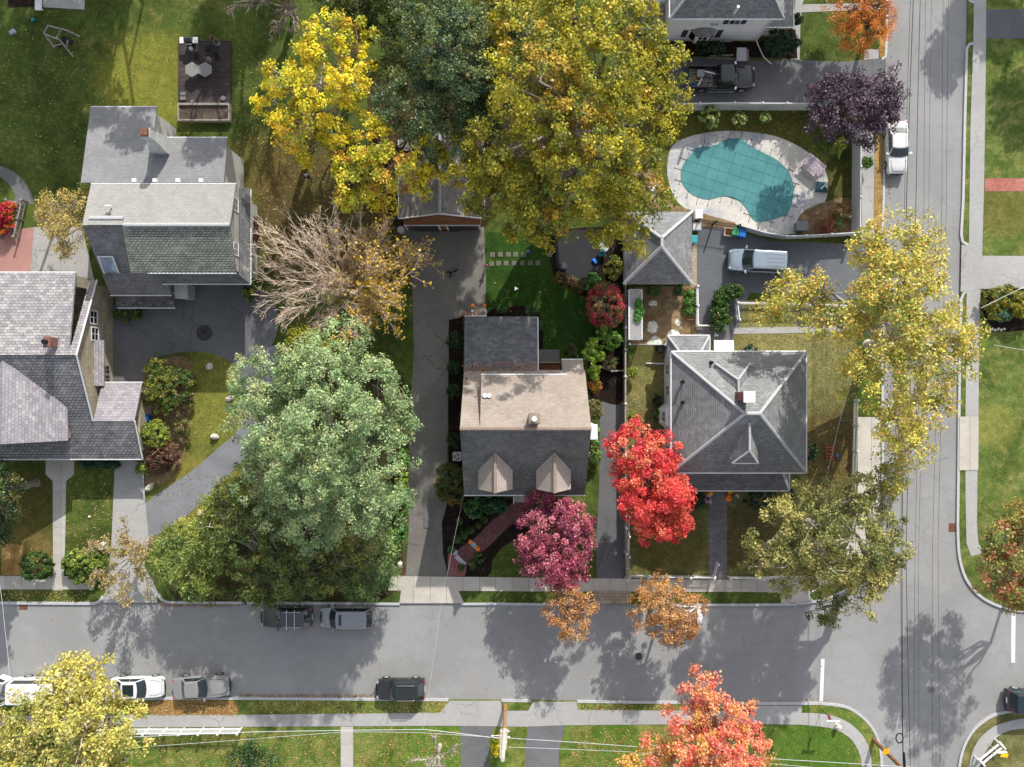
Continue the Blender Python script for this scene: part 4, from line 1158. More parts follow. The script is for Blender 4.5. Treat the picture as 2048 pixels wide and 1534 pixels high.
# front porch
b = MB(); hp, hq = 3.7, 2.9
b.slab([(13.9, y0 + .3, hp), (22.6, y0 + .3, hp), (23.6, -9.1, hq), (13.9, -9.1, hq)], .16)
b.slab([(22.6, y0 + .3, hp), (23.6, y0 + .3, hq), (23.6, -9.1, hq)], .16)
b.build('porch_roof', rRoll, r); ridge(r, [(22.6, y0 + .3, hp), (23.6, -9.1, hq)], .2)
gutter(r, (13.9, -9.15, hq - .05), (23.65, -9.15, hq - .05), 13); gutter(r, (23.65, -9.1, hq - .05), (23.65, y0, hq - .05), 3)
for i in range(6):
    b = MB(); b.box(14.2 + i * 1.8, 14.38 + i * 1.8, -8.9, -8.72, .5, hq); b.build('porch_post', M['white'], r)
b = MB(); b.box(13.9, 23.4, -8.95, y0 + .5, 0, .5); b.build('porch_floor', M['grey_wood'], r)
b = MB(); b.box(17.4, 19.2, -9.5, -8.95, 0, .34); b.box(17.4, 19.2, -9.9, -9.5, 0, .17 + G); b.build('step', mDark, r)
# rear porch
b = MB()
b.slab([(13.25, 4.05, 2.95), (16.8, 4.05, 2.95), (15.6, 2.2, 3.9), (14.4, 2.2, 3.9)], .14)
b.slab([(13.25, 4.05, 2.95), (14.4, 2.2, 3.9), (13.25, 2.2, 2.95)], .14)
b.slab([(16.8, 4.05, 2.95), (16.8, 2.2, 2.95), (15.6, 2.2, 3.9)], .14)
b.build('porch_roof', rShing, r)
ridge(r, [(13.25, 4.05, 2.95), (14.4, 2.2, 3.9)], .2); ridge(r, [(16.8, 4.05, 2.95), (15.6, 2.2, 3.9)], .2)
gutter(r, (13.25, 4.1, 2.92), (16.85, 4.1, 2.92), 7); gutter(r, (16.85, 4.05, 2.92), (16.85, 2.6, 2.92), 2)
b = MB(); b.box(13.55, 16.5, 2.13, 3.8, 0, 2.8); b.build('porch_wall', wWhite, r)
# canopy over the side door, bay window, long pipe
b = MB(); b.slab([(17.35, 3.72, 2.35), (19.05, 3.72, 2.35), (19.05, 2.2, 2.5), (17.35, 2.2, 2.5)], .08); b.build('canopy', M['white'], r)
b = MB(); b.prism([(13.5, -3.9), (12.85, -3.4), (12.85, -2.2), (13.5, -1.7)], .6, 4.6); b.build('bay_window', wWhite, r)
b = MB(); b.slab([(13.45, -3.95, 4.9), (12.75, -3.45, 4.6), (12.75, -2.15, 4.6), (13.45, -1.65, 4.9)], .06); b.build('bay_roof', M['white'], r)
window(r, (12.85, -2.8, 3.4), .8, 1.3, 'x', -1)
b = MB(); b.tube([(13.45, 1.75, 4.8), (13.4, 1.75, .5), (11.9, 1.8, .25)], .06, 6); b.build('downpipe', M['white'], r)
# north and south dormers
cx = 17.75
b = MB()
b.slab([(16.3, 1.62, 6.75), (19.1, 1.62, 6.75), (cx, .3, 8.2)], .12)
b.slab([(16.3, 1.62, 6.75), (cx, .3, 8.2), (cx, -1.1, 8.25), (16.3, .55, 6.95)], .12)
b.slab([(19.1, 1.62, 6.75), (19.1, .55, 6.95), (cx, -1.1, 8.25), (cx, .3, 8.2)], .12)
b.build('dormer_roof', rShing, r)
ridge(r, [(16.3, 1.62, 6.75), (cx, .3, 8.2)], .18); ridge(r, [(19.1, 1.62, 6.75), (cx, .3, 8.2)], .18); ridge(r, [(cx, .3, 8.2), (cx, -1.1, 8.25)], .2)
b = MB(); b.hexa([(16.5, 1.4, 6.0), (18.9, 1.4, 6.0), (18.9, .5, 6.6), (16.5, .5, 6.6)], [(16.5, 1.4, 6.75), (18.9, 1.4, 6.75), (18.9, .5, 6.8), (16.5, .5, 6.8)]); b.build('dormer_wall', wWhite, r)
cx, xe0, xe1, ye, hz, hd = 18.4, 17.47, 19.5, -6.3, 7.55, 9.0
b = MB()
b.slab([(cx, -3.05, hd), (xe0, -4.75, hz), (xe0, ye, hz), (cx, -5.2, hd)], .12)
b.slab([(cx, -3.05, hd), (cx, -5.2, hd), (xe1, ye, hz), (xe1, -4.75, hz)], .12)
b.slab([(xe0, ye, hz), (xe1, ye, hz), (cx, -5.2, hd)], .12)
b.build('dormer_roof', rShingShadow, r)
for q in ((xe0, ye, hz), (xe1, ye, hz)): ridge(r, [q, (cx, -5.2, hd)], .16, M['vinyl'])
ridge(r, [(cx, -5.2, hd), (cx, -3.05, hd)], .2)
b = MB(); b.hexa([(xe0 + .1, ye + .2, 6.3), (xe1 - .1, ye + .2, 6.3), (xe1 - .1, -4.6, 7.4), (xe0 + .1, -4.6, 7.4)], [(xe0 + .1, ye + .2, 7.5), (xe1 - .1, ye + .2, 7.5), (xe1 - .1, -4.6, 7.5), (xe0 + .1, -4.6, 7.5)]); b.build('dormer_wall', wWhite, r)
gutter(r, (xe0, ye - .03, hz - .03), (xe1, ye - .03, hz - .03), 2, .06)
chimney(r, 17.85, -1.0, .72, .7, 7.8, 10.5, wBrick, M['white'])
b = MB()
for px, py, z in ((1366, 764, 6.6), (1366, 805, 6.6), (1423, 725, 6.6)):
    x, y = P(px, py, z); b.cyl((x, y), .1, z - .9, z + .35, 8); b.cyl((x, y), .16, z - .2, z - .12, 10)
b.build('roof_vent', M['black'], r)

# ================= pyramid-roofed garage
r = thing('garage', 'small square garage with pyramid roof of grey shingles by the pool', 'garage', (12.46, 11.6, 0))
x0, x1, y0, y1, he, hr = 9.56, 15.36, 8.5, 14.65, 2.8, 5.25
A, B_ = (12.3, 11.25, hr), (12.3, 11.95, hr)
b = MB()
b.slab([(x0, y1, he), (x1, y1, he), B_], .14); b.slab([(x1, y1, he), (x1, y0, he), A, B_], .14)
b.slab([(x1, y0, he), (x0, y0, he), A], .14); b.slab([(x0, y0, he), (x0, y1, he), B_, A], .14)
b.build('roof', rShing, r)
for p, q in (((x0, y0), A), ((x1, y0), A), ((x0, y1), B_), ((x1, y1), B_)): ridge(r, [(*p, he), q], .3)
ridge(r, [A, B_], .3)
b = MB(); b.box(x0 + .3, x1 - .3, y0 + .3, y1 - .3, 0, he - .1); b.build('wall', wWhite, r)
b = MB(); b.box(x1 - .3, x1 - .24, 9.6, 12.6, 0, 2.2); b.build('door', M['vinyl'], r)
window(r, (11.0, y0 + .3, 1.6), .8, .9, 'y', -1)

# ================= brown gabled garage
r = thing('garage', 'brown gabled garage with two dark doors and a stained grey roof under the trees', 'garage', (-6.0, 16.5, 0))
x0, x1, cx, yf, yb, he, hr = -9.65, -2.4, -6.0, 14.1, 20.8, 2.75, 4.75
b = MB()
b.slab([(x0, yf, he), (cx, yf, hr), (cx, yb, hr), (x0, yb, he)], .15); b.slab([(x1, yf, he), (x1, yb, he), (cx, yb, hr), (cx, yf, hr)], .15)
b.build('roof', rOld, r); ridge(r, [(cx, yf, hr), (cx, yb, hr)], .22)
b = MB(); b.box(x0 + .35, x1 - .35, yf - .45, yb - .3, 0, he - .15)
b.hexa([(x0 + .35, yf - .45, he - .15), (x1 - .35, yf - .45, he - .15), (x1 - .35, yf + .1, he - .15), (x0 + .35, yf + .1, he - .15)][:4], [(cx - .01, yf - .45, hr - .2), (cx + .01, yf - .45, hr - .2), (cx + .01, yf + .1, hr - .2), (cx - .01, yf + .1, hr - .2)])
b.build('wall', wBrown, r)
for s_ in (-1, 1):
    c = cx + s_ * 1.65
    b = MB(); b.box(c - 1.25, c + 1.25, yf - .5, yf - .46, 0, 2.15)
    for k in range(4): b.box(c - 1.2, c + 1.2, yf - .52, yf - .5, .08 + k * .52, .5 + k * .52)
    b.build('garage_door', m_plain('dark_door', '#3a3a3c', .5, .1), r)
b = MB()
for xx in (x0 + .35, cx - .4, cx + .3, x1 - .48): b.box(xx, xx + .13, yf - .53, yf - .46, 0, 2.4)
b.box(x0 + .35, x1 - .35, yf - .54, yf - .46, 2.2, 2.32)
b.tube([(x0, yf - .03, he), (cx, yf - .03, hr)], .06, 4); b.tube([(cx, yf - .03, hr), (x1, yf - .03, he)], .06, 4)
b.build('trim', M['white'], r)
gutter(r, (x0 - .05, yf, he - .05), (x0 - .05, yb, he - .05), 6); gutter(r, (x1 + .05, yf, he - .05), (x1 + .05, yb, he - .05), 6)
b = MB(); b.cyl((-9.75, 13.5), .28, 0, .9, 14); b.cyl((-9.75, 13.5), .31, .86, .95, 14)
tag(b.build('rubbish_bin', m_plain('galvanised', '#b8babc', .4, .1, metal=.4)), 'round pale metal bin at the left corner of the brown garage', 'bin')

# ================= white-sided house at the top
r = thing('house', 'white clapboard house with purple shutters and a dark hip roof at the top edge', 'house', (17.5, 33.5, 0))
x0, x1, yf, yb, he, hr = 12.95, 22.3, 29.92, 39.5, 5.45, 9.2
A, B_ = (17.2, 34.7, hr), (18.05, 34.7, hr)
b = MB()
b.slab([(x0, yf, he), (x1, yf, he), B_, A], .16); b.slab([(x1, yf, he), (x1, yb, he), B_], .16)
b.slab([(x1, yb, he), (x0, yb, he), A, B_], .16); b.slab([(x0, yb, he), (x0, yf, he), A], .16)
b.build('roof', rShing, r)
for p, q in (((x0, yf), A), ((x1, yf), B_)): ridge(r, [(*p, he), q], .2)
wy = 30.35
b = MB(); b.box(x0 + .5, x1 - .6, wy, yb - .4, .5, he - .1); b.build('wall', wWhite, r)
b = MB(); b.box(x0 + .55, x1 - .65, wy + .05, yb - .5, 0, .5); b.build('foundation', wStucco, r)
gutter(r, (x0, yf - .05, he - .03), (x1, yf - .05, he - .03), 12, .06); gutter(r, (x0 - .05, yf, he - .03), (x0 - .05, yb, he - .03), 6, .06)
b = MB(); b.tube([(x1 - .75, wy - .12, he - .2), (x1 - .75, wy - .12, .6), (x1 - .5, wy - .5, .35), (x1 - .0, 28.9, .25), (x1 + .7, 28.3, .22)], .055, 6); b.build('downpipe', M['white'], r)
window(r, (18.7, wy, 4.2), .85, 1.25, 'y', -1, None, mShut); window(r, (15.3, wy, 4.9), .85, .8, 'y', -1, None, mShut)
window(r, (17.1, wy, 3.55), .6, .35, 'y', -1)
for xx in (14.85, 18.95): window(r, (xx, wy + .05, .3), .8, .3, 'y', -1)
cx = 16.45
b = MB(); b.prism([(cx - 1.1, wy + .05), (cx - .55, wy - .55), (cx + .55, wy - .55), (cx + 1.1, wy + .05)], 1.0, 2.45); b.build('bay_window', M['white'], r)
b = MB(); q = [(cx - 1.2, wy + .05), (cx - .6, wy - .65), (cx + .6, wy - .65), (cx + 1.2, wy + .05)]
b.hexa([(x, y, 2.45) for x, y in q], [(cx + (x - cx) * .45, wy + .05 + (y - wy - .05) * .1, 2.9) for x, y in q]); b.build('bay_roof', rShing, r)
for sx, a in ((0, 0),): window(r, (cx, wy - .55, 1.75), .75, 1.1, 'y', -1)
for s_ in (-1, 1):
    b = MB(); b.cbox((cx + s_ * .84, wy - .27, 1.75), (.55, .05, 1.1), s_ * .82); b.build('window', M['glass'], r)
    b = MB(); b.box(cx + s_ * 1.5 - .22, cx + s_ * 1.5 + .22, wy - .06, wy, 1.1, 2.4); b.build('shutter', mShut, r)
b = MB(); b.slab([(x1 - .7, 30.45, 2.9), (24.0, 30.45, 2.8), (24.0, yb, 2.8), (x1 - .7, yb, 3.5)], .15); b.build('porch_roof', rShingShadow, r)
gutter(r, (x1 - .7, 30.4, 2.8), (24.05, 30.4, 2.75), 6); gutter(r, (24.05, 30.4, 2.75), (24.05, yb, 2.75), 7)
b = MB(); b.box(x1 - .6, 23.7, 30.8, yb, .1, .7); b.build('porch_floor', M['grey_wood'], r)
b = MB()
for i in range(12): b.box(x1 - .55 + i * .17, x1 - .5 + i * .17, 30.75, 30.8, .75, 1.5)
b.box(x1 - .6, 23.7, 30.72, 30.82, 1.5, 1.6); b.box(x1 - .6, 23.7, 30.72, 30.82, .72, .8)
b.build('porch_rail', M['white'], r)
for xx in (x1 - .5, 23.6):
    b = MB(); b.box(xx - .08, xx + .08, 30.7, 30.86, .1, 2.8); b.build('porch_post', M['white'], r)
b = MB(); x, y = P(1476, 14, 7.0); b.cyl((x, y), .12, 6.0, 7.1, 10); b.build('roof_vent', M['white'], r)
# striped awning and grey deck left of it
b = MB(); b.box(11.4, 13.4, 30.9, 34.5, 0, 1.0)
for i in range(10): b.box(11.4 + i * .2, 11.57 + i * .2, 30.9, 34.5, 1.0, 1.05)
tag(b.build('deck', M['grey_wood']), 'raised grey plank deck left of the white-sided house', 'deck')
b = MB()
for i in range(9): b.slab([(11.9, 32.4 + i * .25, 2.6), (13.3, 32.4 + i * .25, 3.0), (13.3, 32.65 + i * .25, 3.0), (11.9, 32.65 + i * .25, 2.6)], .04, i % 2)
for yy in (32.45, 34.6): b.box(11.9, 11.96, yy - .03, yy + .03, 1.05, 2.6)
tag(b.build('awning', [m_plain('awning_grey', '#8c8a8c', .7), M['vinyl']]), 'grey and white striped awning over the plank deck', 'awning')

# ================= long grey house, top left
r = thing('house', 'long grey house with pale and greenish roofs and a skylight at the upper left', 'house', (-28, 13, 0))
xe, xw = -22.25, -33.9
b = MB()
b.slab([(xw, 16.05, 6.6), (xe, 16.05, 6.6), (xe, 12.5, 7.9), (xw, 12.5, 7.9)], .2)
b.slab([(-33.4, 13.08, 7.75), (-30.7, 13.08, 7.75), (-30.7, 12.5, 7.93), (-33.4, 12.5, 7.93)], .1)
b.build('roof', rLight, r)
b = MB(); b.slab([(-30.75, 12.5, 7.9), (xe, 12.5, 7.9), (xe, 8.95, 6.5), (-30.75, 8.95, 6.5)], .2); b.build('shed_dormer_roof', rGreen, r)
b = MB(); b.slab([(-34.2, 13.05, 7.65), (-30.6, 13.05, 7.65), (-29.0, 12.2, 6.95), (-29.0, 7.55, 2.95), (-34.2, 7.55, 2.95)], .2); b.build('west_roof', rPurple, r)
b = MB(); b.slab([(-35.0, 22.97, 4.6), (-29.5, 22.97, 4.6), (-29.5, 20.2, 5.25), (-23.4, 20.2, 5.25), (-23.4, 16.3, 6.1), (-35.0, 16.3, 6.1)], .2); b.build('rear_roof', rLight if False else m_brick('shingle_grey_pale', '#7c7c7e', '#868688', '#646466', .3, .18, .012, .5, stain=.12), r)
b = MB()
b.slab([(-29.3, 9.0, 4.9), (-22.6, 9.0, 4.9), (-21.96, 8.38, 4.0), (-29.3, 8.38, 4.0)], .12)
b.slab([(-22.6, 16.2, 4.9), (-21.96, 16.4, 4.0), (-21.96, 8.38, 4.0), (-22.6, 9.0, 4.9)], .12)
b.build('pent_roof', rRoll, r)
b = MB(); b.slab([(-34.0, 7.5, 2.6), (-29.0, 7.5, 2.6), (-29.0, 6.55, 2.2), (-34.0, 6.55, 2.2)], .12); b.build('porch_roof', m_brick('shingle_stained', '#77757a', '#4c4a4c', '#3a383a', .34, .2, .02, .5, stain=.4), r)
b = MB()
b.box(-30.4, xe - .35, 9.25, 15.7, 0, 6.2); b.box(-33.6, -30.4, 12.6, 15.7, 0, 6.4); b.box(-33.6, -29.3, 7.9, 12.6, 0, 2.9)
b.box(-34.7, -23.8, 16.0, 19.8, 0, 5.0); b.box(-34.7, -29.8, 19.8, 22.6, 0, 4.3)
for xx in (xe - .47,):
    b.hexa([(xx, 9.25, 6.1), (xx + .12, 9.25, 6.1), (xx + .12, 12.5, 6.1), (xx, 12.5, 6.1)], [(xx, 9.25, 6.3), (xx + .12, 9.25, 6.3), (xx + .12, 12.5, 7.7), (xx, 12.5, 7.7)])
    b.hexa([(xx, 12.5, 6.1), (xx + .12, 12.5, 6.1), (xx + .12, 15.8, 6.1), (xx, 15.8, 6.1)], [(xx, 12.5, 7.7), (xx + .12, 12.5, 7.7), (xx + .12, 15.8, 6.45), (xx, 15.8, 6.45)])
b.hexa([(-30.6, 9.3, 4.0), (-30.48, 9.3, 4.0), (-30.48, 12.4, 6.8), (-30.6, 12.4, 6.8)], [(-30.6, 9.3, 6.4), (-30.48, 9.3, 6.4), (-30.48, 12.4, 7.75), (-30.6, 12.4, 7.75)])
b.build('wall', wGrey, r)
window(r, (xe - .35, 14.6, 5.6), .9, .9, 'x', 1); window(r, (xe - .35, 11.0, 5.6), .9, .9, 'x', 1)
for i in range(4): window(r, (-33 + i * 2.4, 16.0, 5.9), .8, .5, 'y', 1)
gutter(r, (xw, 16.1, 6.55), (xe + .05, 16.1, 6.55), 26, .05); gutter(r, (-29.4, 8.9, 6.42), (xe, 8.9, 6.42), 22, .05); gutter(r, (-29.3, 8.33, 3.95), (-21.9, 8.33, 3.95), 18, .05)
gutter(r, (-21.9, 8.38, 3.95), (-21.9, 16.3, 3.95), 20, .05); gutter(r, (-34.2, 7.5, 2.9), (-29.0, 7.5, 2.9), 10, .05); gutter(r, (-35.0, 23.0, 4.55), (-29.5, 23.0, 4.55), 12, .05); gutter(r, (-29.5, 20.25, 5.2), (-23.4, 20.25, 5.2), 12, .05); gutter(r, (-34, 6.5, 2.15), (-29, 6.5, 2.15), 10, .04)
ridge(r, [(-30.6, 12.5, 7.93), (xe, 12.5, 7.93)], .3, mCap); ridge(r, [(-33.4, 13.06, 7.73), (-30.7, 13.06, 7.73)], .3, mCap)
b = MB()
for px in (271, 312, 358, 404):
    x, y = P(px, 362, 6.2); b.cbox((x, y, 6.35), (.32, .3, .3))
b.build('eave_vent', M['white'], r)
x, y = P(222, 533, 4.6)
b = MB(); b.slab([(x - .55, y + .55, 5.42), (x + .55, y + .55, 5.42), (x + .55, y - .5, 4.52), (x - .55, y - .5, 4.52)], .2); sk = b.build('skylight', m_glass('skylight_glass', '#6f8496', .1), r)
b = MB()
for s_ in (-1, 1): b.slab([(x + s_ * .6 - .06, y + .6, 5.5), (x + s_ * .6 + .06, y + .6, 5.5), (x + s_ * .6 + .06, y - .55, 4.54), (x + s_ * .6 - .06, y - .55, 4.54)], .3)
b.slab([(x - .66, y + .72, 5.6), (x + .66, y + .72, 5.6), (x + .66, y + .6, 5.5), (x - .66, y + .6, 5.5)], .3)
b.build('skylight_frame', M['vinyl'], r)
x, y = P(217, 412, 7.9); b = MB(); b.tube([(x, y, 7.0), (x, y, 7.9)], .06, 6); b.tube([(x - .25, y, 7.9), (x + .2, y, 7.95)], .09, 6); b.build('roof_vent', M['white'], r)
b = MB(); b.box(-29.35, -28.0, 18.75, 20.0, 0, 6.3); b.hexa([(-29.35, 18.75, 6.3), (-28.0, 18.75, 6.3), (-28.0, 20.0, 6.3), (-29.35, 20.0, 6.3)], [(-28.9, 19.1, 7.6), (-28.1, 19.1, 7.6), (-28.1, 19.9, 7.6), (-28.9, 19.9, 7.6)]); b.box(-28.85, -28.15, 19.15, 19.85, 7.6, 8.8)
b.build('chimney', m_plain('chimney_grey', '#a8aaa8', .8, .1), r)
b = MB(); b.box(-28.78, -28.22, 19.22, 19.78, 8.8, 9.1); b.build('chimney_pot', M['orange'] if False else m_plain('clay_pot', '#6c4c3a', .8, .2), r)
b = MB(); b.box(-28.9, -28.1, 7.4, 8.6, 0, 2.2); b.slab([(-29.0, 8.6, 2.5), (-27.9, 8.6, 2.4), (-27.9, 7.3, 2.2), (-29.0, 7.3, 2.3)], .1); b.build('side_entry', wGrey, r)

# ================= slate house, left edge
r = thing('house', 'old stone house with mottled purple slate roofs at the left edge', 'house', (-38, 1, 0))
xe = -35.1
b = MB(); b.slab([(-50, 9.08, 5.5), (-35.75, 9.08, 5.5), (-35.75, 2.3, 6.55), (-50, 2.3, 6.55)], .2)
b.slab([(-50, 3.1, 6.5), (xe, 3.1, 6.2), (xe, 2.3, 6.58), (-50, 2.3, 6.6)], .1)
b.slab([(-35.75, 8.76, 3.35), (xe, 8.76, 3.35), (xe, 2.3, 6.5), (-35.75, 2.3, 6.5)], .2)
b.build('roof', rSlate, r)
b = MB()
b.slab([(-50, 2.3, 6.5), (xe, 2.3, 6.5), (xe, -3.14, 4.0), (-50, -3.14, 4.0)], .2)
b.slab([(-50, -3.14, 4.0), (-31.6, -3.14, 4.0), (-31.6, -6.46, 2.6), (-50, -6.46, 2.6)], .2)
b.build('front_roof', rSlate2, r)
b = MB(); b.slab([(xe + .02, .05, 2.65), (-31.65, .05, 2.65), (-31.65, -3.14, 4.02), (xe + .02, -3.14, 4.02)], .15); b.build('wing_roof', rSlate3, r)
b = MB(); b.slab([(-41.2, 1.85, 6.35), (-37.0, -1.4, 4.55), (-37.0, -4.75, 4.45), (-41.2, -4.9, 6.35)], .15)
b.slab([(-41.2, 1.85, 6.35), (-41.2, -4.9, 6.35), (-45.4, -4.75, 4.45), (-45.4, -1.4, 4.55)], .15); b.build('cross_gable_roof', rSlate3, r)
b = MB()
b.box(-50, -35.4, -5.9, 8.4, 0, 2.6); b.box(-35.5, -32.0, -5.8, -.3, 0, 2.3)
b.hexa([(-35.52, 8.4, 2.6), (-35.4, 8.4, 2.6), (-35.4, 2.3, 2.6), (-35.52, 2.3, 2.6)], [(-35.52, 8.4, 3.3), (-35.4, 8.4, 3.3), (-35.4, 2.3, 6.25), (-35.52, 2.3, 6.25)])
b.hexa([(-35.52, 2.3, 2.6), (-35.4, 2.3, 2.6), (-35.4, -4.6, 2.6), (-35.52, -4.6, 2.6)], [(-35.52, 2.3, 6.25), (-35.4, 2.3, 6.25), (-35.4, -4.6, 3.1), (-35.52, -4.6, 3.1)])
b.box(-50, -35.9, 8.0, 8.9, 2.6, 5.4); b.box(-45, -37.3, -4.6, -3.0, 2.6, 4.4)
b.build('wall', wStone, r)
window(r, (-35.4, 5.6, 3.4), 1.0, 1.0, 'x', 1); window(r, (-35.4, 4.6, 3.4), 1.0, 1.0, 'x', 1) if False else window(r, (-35.4, 4.2, 3.2), 1.0, 1.0, 'x', 1)
for i in range(3): window(r, (-35.4, 1.0 - i * .8 + .2, 1.4), .6, 1.2, 'x', 1, M['grey_wood'])
b = MB(); b.slab([(-35.4, 3.7, 3.3), (-34.75, 3.7, 2.95), (-34.75, -.2, 2.95), (-35.4, -.2, 3.3)], .12); b.build('pent_roof', rSlate3, r)
chimney(r, -36.9, 3.3, .5, .75, 5.9, 7.6, wBrick, None, 1, M['black'])
b = MB(); b.tube([(xe, 8.76, 3.4), (xe, 2.3, 6.55), (xe, -3.14, 4.05)], .08, 5); b.build('verge_trim', M['vinyl'], r)
b = MB(); b.tube([(-31.6, -3.14, 4.05), (-31.6, -6.46, 2.65)], .07, 5); b.build('verge_trim', M['vinyl'], r)
gutter(r, (-50, -6.5, 2.55), (-31.6, -6.5, 2.55), 6, .06); gutter(r, (-50, 9.12, 5.45), (-35.75, 9.12, 5.45), 6, .05); gutter(r, (xe, .1, 2.6), (-31.6, .1, 2.6), 3, .05)
# ------------------------------------------------------------------ vehicles
def sub(o, parent):
    o.parent = parent
    KIDS.setdefault(parent.name, []).append(o)
    return o


def panel(b, Bl, Tl, v0, v1, u0=0.0, u1=1.0, off=.012, m=0):
    """glass laid on the flank between bottom polyline Bl and top polyline Tl"""
    Bl = [Vector(p) for p in Bl]; Tl = [Vector(p) for p in Tl]
    n = len(Bl) - 1
    def at(pl, u):
        f = u * n; i = min(int(f), n - 1)
        return pl[i].lerp(pl[i + 1], f - i)
    us = sorted({u0, u1} | {i / n for i in range(n + 1) if u0 < i / n < u1})
    lo = [at(Bl, u).lerp(at(Tl, u), v0) for u in us]
    hi = [at(Bl, u).lerp(at(Tl, u), v1) for u in us]
    nr = Vector((0, 0, 0))
    for i in range(len(us) - 1):
        nr += (lo[i + 1] - lo[i]).cross(hi[i] - lo[i])
    nr.normalize()
    for i in range(len(us) - 1):
        q = [lo[i], lo[i + 1], hi[i + 1], hi[i]]
        b.hexa([p - nr * .03 for p in q], [p + nr * (off + .014) for p in q], m)


def car(name, label, cat, px, py, rz, paint, L=4.6, Wd=1.82, Hr=1.45, belt=.95, hood=.88, x1=.28, x2=.02, x3=-.5, x4=-.78, deck=None, wr=.78, sunroof=None, rails=False, bars=False, ribs=0, wheel_r=.33, black_trim=None, cab_only=False, mirror=None, bumper_dark=False, group='vehicles'):
    x, y = P(px, py, .6)
    root = thing(name, label, cat, (x, y, .004 if py > 1180 or px > 1760 else G + .02), rz)
    hl, hw = L / 2, Wd / 2
    deck = belt if deck is None else deck
    st = [(-1.0, .62, .80), (-.985, deck - .10, .88), (-.93, deck - .02, .94), (x4 - .03, deck, .985), (x4 + .12, belt, 1.0), ((x3 + x2) / 2, belt, 1.0), (x1, belt - .01, 1.0),
          (x1 + .12, hood + .03, .99), ((x1 + 1) / 2 + .06, hood, .97), (.90, hood - .07, .92), (.965, hood - .16, .84), (1.0, .56, .70)]
    if cab_only: st = [(-.20, .70, 1.0), (-.19, belt, 1.0)] + [s for s in st if s[0] > -.15]
    st.sort()
    b = MB()
    rings = []
    for f, zt, w in st:
        xx, ww, zb = f * hl, w * hw, .24
        h = [(ww * .90, zb), (ww * .99, zb + .12), (ww, zb + .45 * (zt - zb)), (ww * .985, zt - .09), (ww * .93, zt - .02), (ww * .6, zt + .012), (0, zt + .025)]
        h = [(a, max(zb + .001 * i, z)) for i, (a, z) in enumerate(h)]
        ring = [(xx, -a, z) for a, z in h] + [(xx, a, z) for a, z in h[-2::-1]]
        rings.append(ring)
    n = len(rings[0])
    base = 0
    for rg in rings: b.v += rg
    for i in range(len(rings) - 1):
        for k in range(n):
            k2 = (k + 1) % n
            b.f.append((i * n + k, (i + 1) * n + k, (i + 1) * n + k2, i * n + k2)); b.m.append(0)
    b.f.append(tuple(range(n))); b.m.append(0)
    b.f.append(tuple((len(rings) - 1) * n + n - 1 - k for k in range(n))); b.m.append(0)
    body = b.build('body', paint, root, world=False, smooth=True)
    em = body.modifiers.new('e', 'EDGE_SPLIT'); em.split_angle = math.radians(38)
    # hood seams and bumper insets
    b = MB()
    b.tube([((x1 + .16) * hl, -.72 * hw, hood + .035), (.80 * hl, -.66 * hw, hood + .005), (.93 * hl, -.5 * hw, hood - .075), (.95 * hl, 0, hood - .09), (.93 * hl, .5 * hw, hood - .075), (.80 * hl, .66 * hw, hood + .005), ((x1 + .16) * hl, .72 * hw, hood + .035)], .012, 4)
    b.build('hood_seam', M['black'], root, world=False)
    wb, wt = .93 * hw, wr * hw
    zb, zt = belt - .01, Hr - .05
    X1, X2, X3, X4 = x1 * hl, x2 * hl, x3 * hl, x4 * hl
    fb = [(X1, -wb), (X1 + .13, -wb * .55), (X1 + .18, 0), (X1 + .13, wb * .55), (X1, wb)]
    ft = [(X2, -wt), (X2 + .07, -wt * .55), (X2 + .10, 0), (X2 + .07, wt * .55), (X2, wt)]
    rb = [(X4, wb), (X4 - .08, wb * .5), (X4 - .10, 0), (X4 - .08, -wb * .5), (X4, -wb)]
    rt = [(X3, wt), (X3 - .05, wt * .5), (X3 - .06, 0), (X3 - .05, -wt * .5), (X3, -wt)]
    z3 = lambda l, z: [(a, c, z) for a, c in l]
    b = MB()
    b.hexa(z3(fb + rb, zb), z3(ft + rt, zt))
    b.hexa(z3(ft + rt, zt), [(a * .985 + .015 * (X2 + X3) / 2, c * .93, Hr - .015) for a, c in ft + rt])
    q = [((a - (X2 + X3) / 2) * .75 + (X2 + X3) / 2, c * .7, Hr) for a, c in ft + rt]
    b.hexa([(a * .985 + .015 * (X2 + X3) / 2, c * .93, Hr - .016) for a, c in ft + rt], q)
    ro = b.build('roof', paint, root, world=False, bevel=.02)
    g = MB(); panel(g, z3(fb, zb), z3(ft, zt), .06, .93, .035, .965); g.build('windshield', M['carglass'], root, world=False)
    g = MB(); panel(g, z3(rb, zb), z3(rt, zt), .12, .90, .05, .95); g.build('rear_window', M['carglass'], root, world=False)
    for s_ in (-1, 1):
        g = MB()
        lo = [(X4, s_ * wb, zb), (X1, s_ * wb, zb)] if s_ < 0 else [(X1, wb, zb), (X4, wb, zb)]
        hi = [(X3, s_ * wt, zt), (X2, s_ * wt, zt)] if s_ < 0 else [(X2, wt, zt), (X3, wt, zt)]
        panel(g, lo, hi, .06, .84, .05, .45); panel(g, lo, hi, .06, .84, .475, .93)
        g.build('side_window', M['carglass'], root, world=False)
        h = MB(); h.cbox((.935 * hl, s_ * .72 * hw, hood - .15), (.24, .22, .09), -s_ * .55); h.build('headlight', M['lamp'], root, world=False, bevel=.02)
        if not cab_only:
            h = MB(); h.cbox((-.972 * hl, s_ * .76 * hw, deck - .16), (.13, .18, .22), s_ * .35); h.build('taillight', M['redlens'], root, world=False, bevel=.02)
        h = MB(); h.cbox((X1 - .16, s_ * (hw + .10), belt + .06), (.16, .26, .16), s_ * .25); h.build('mirror', mirror or paint, root, world=False, bevel=.03)
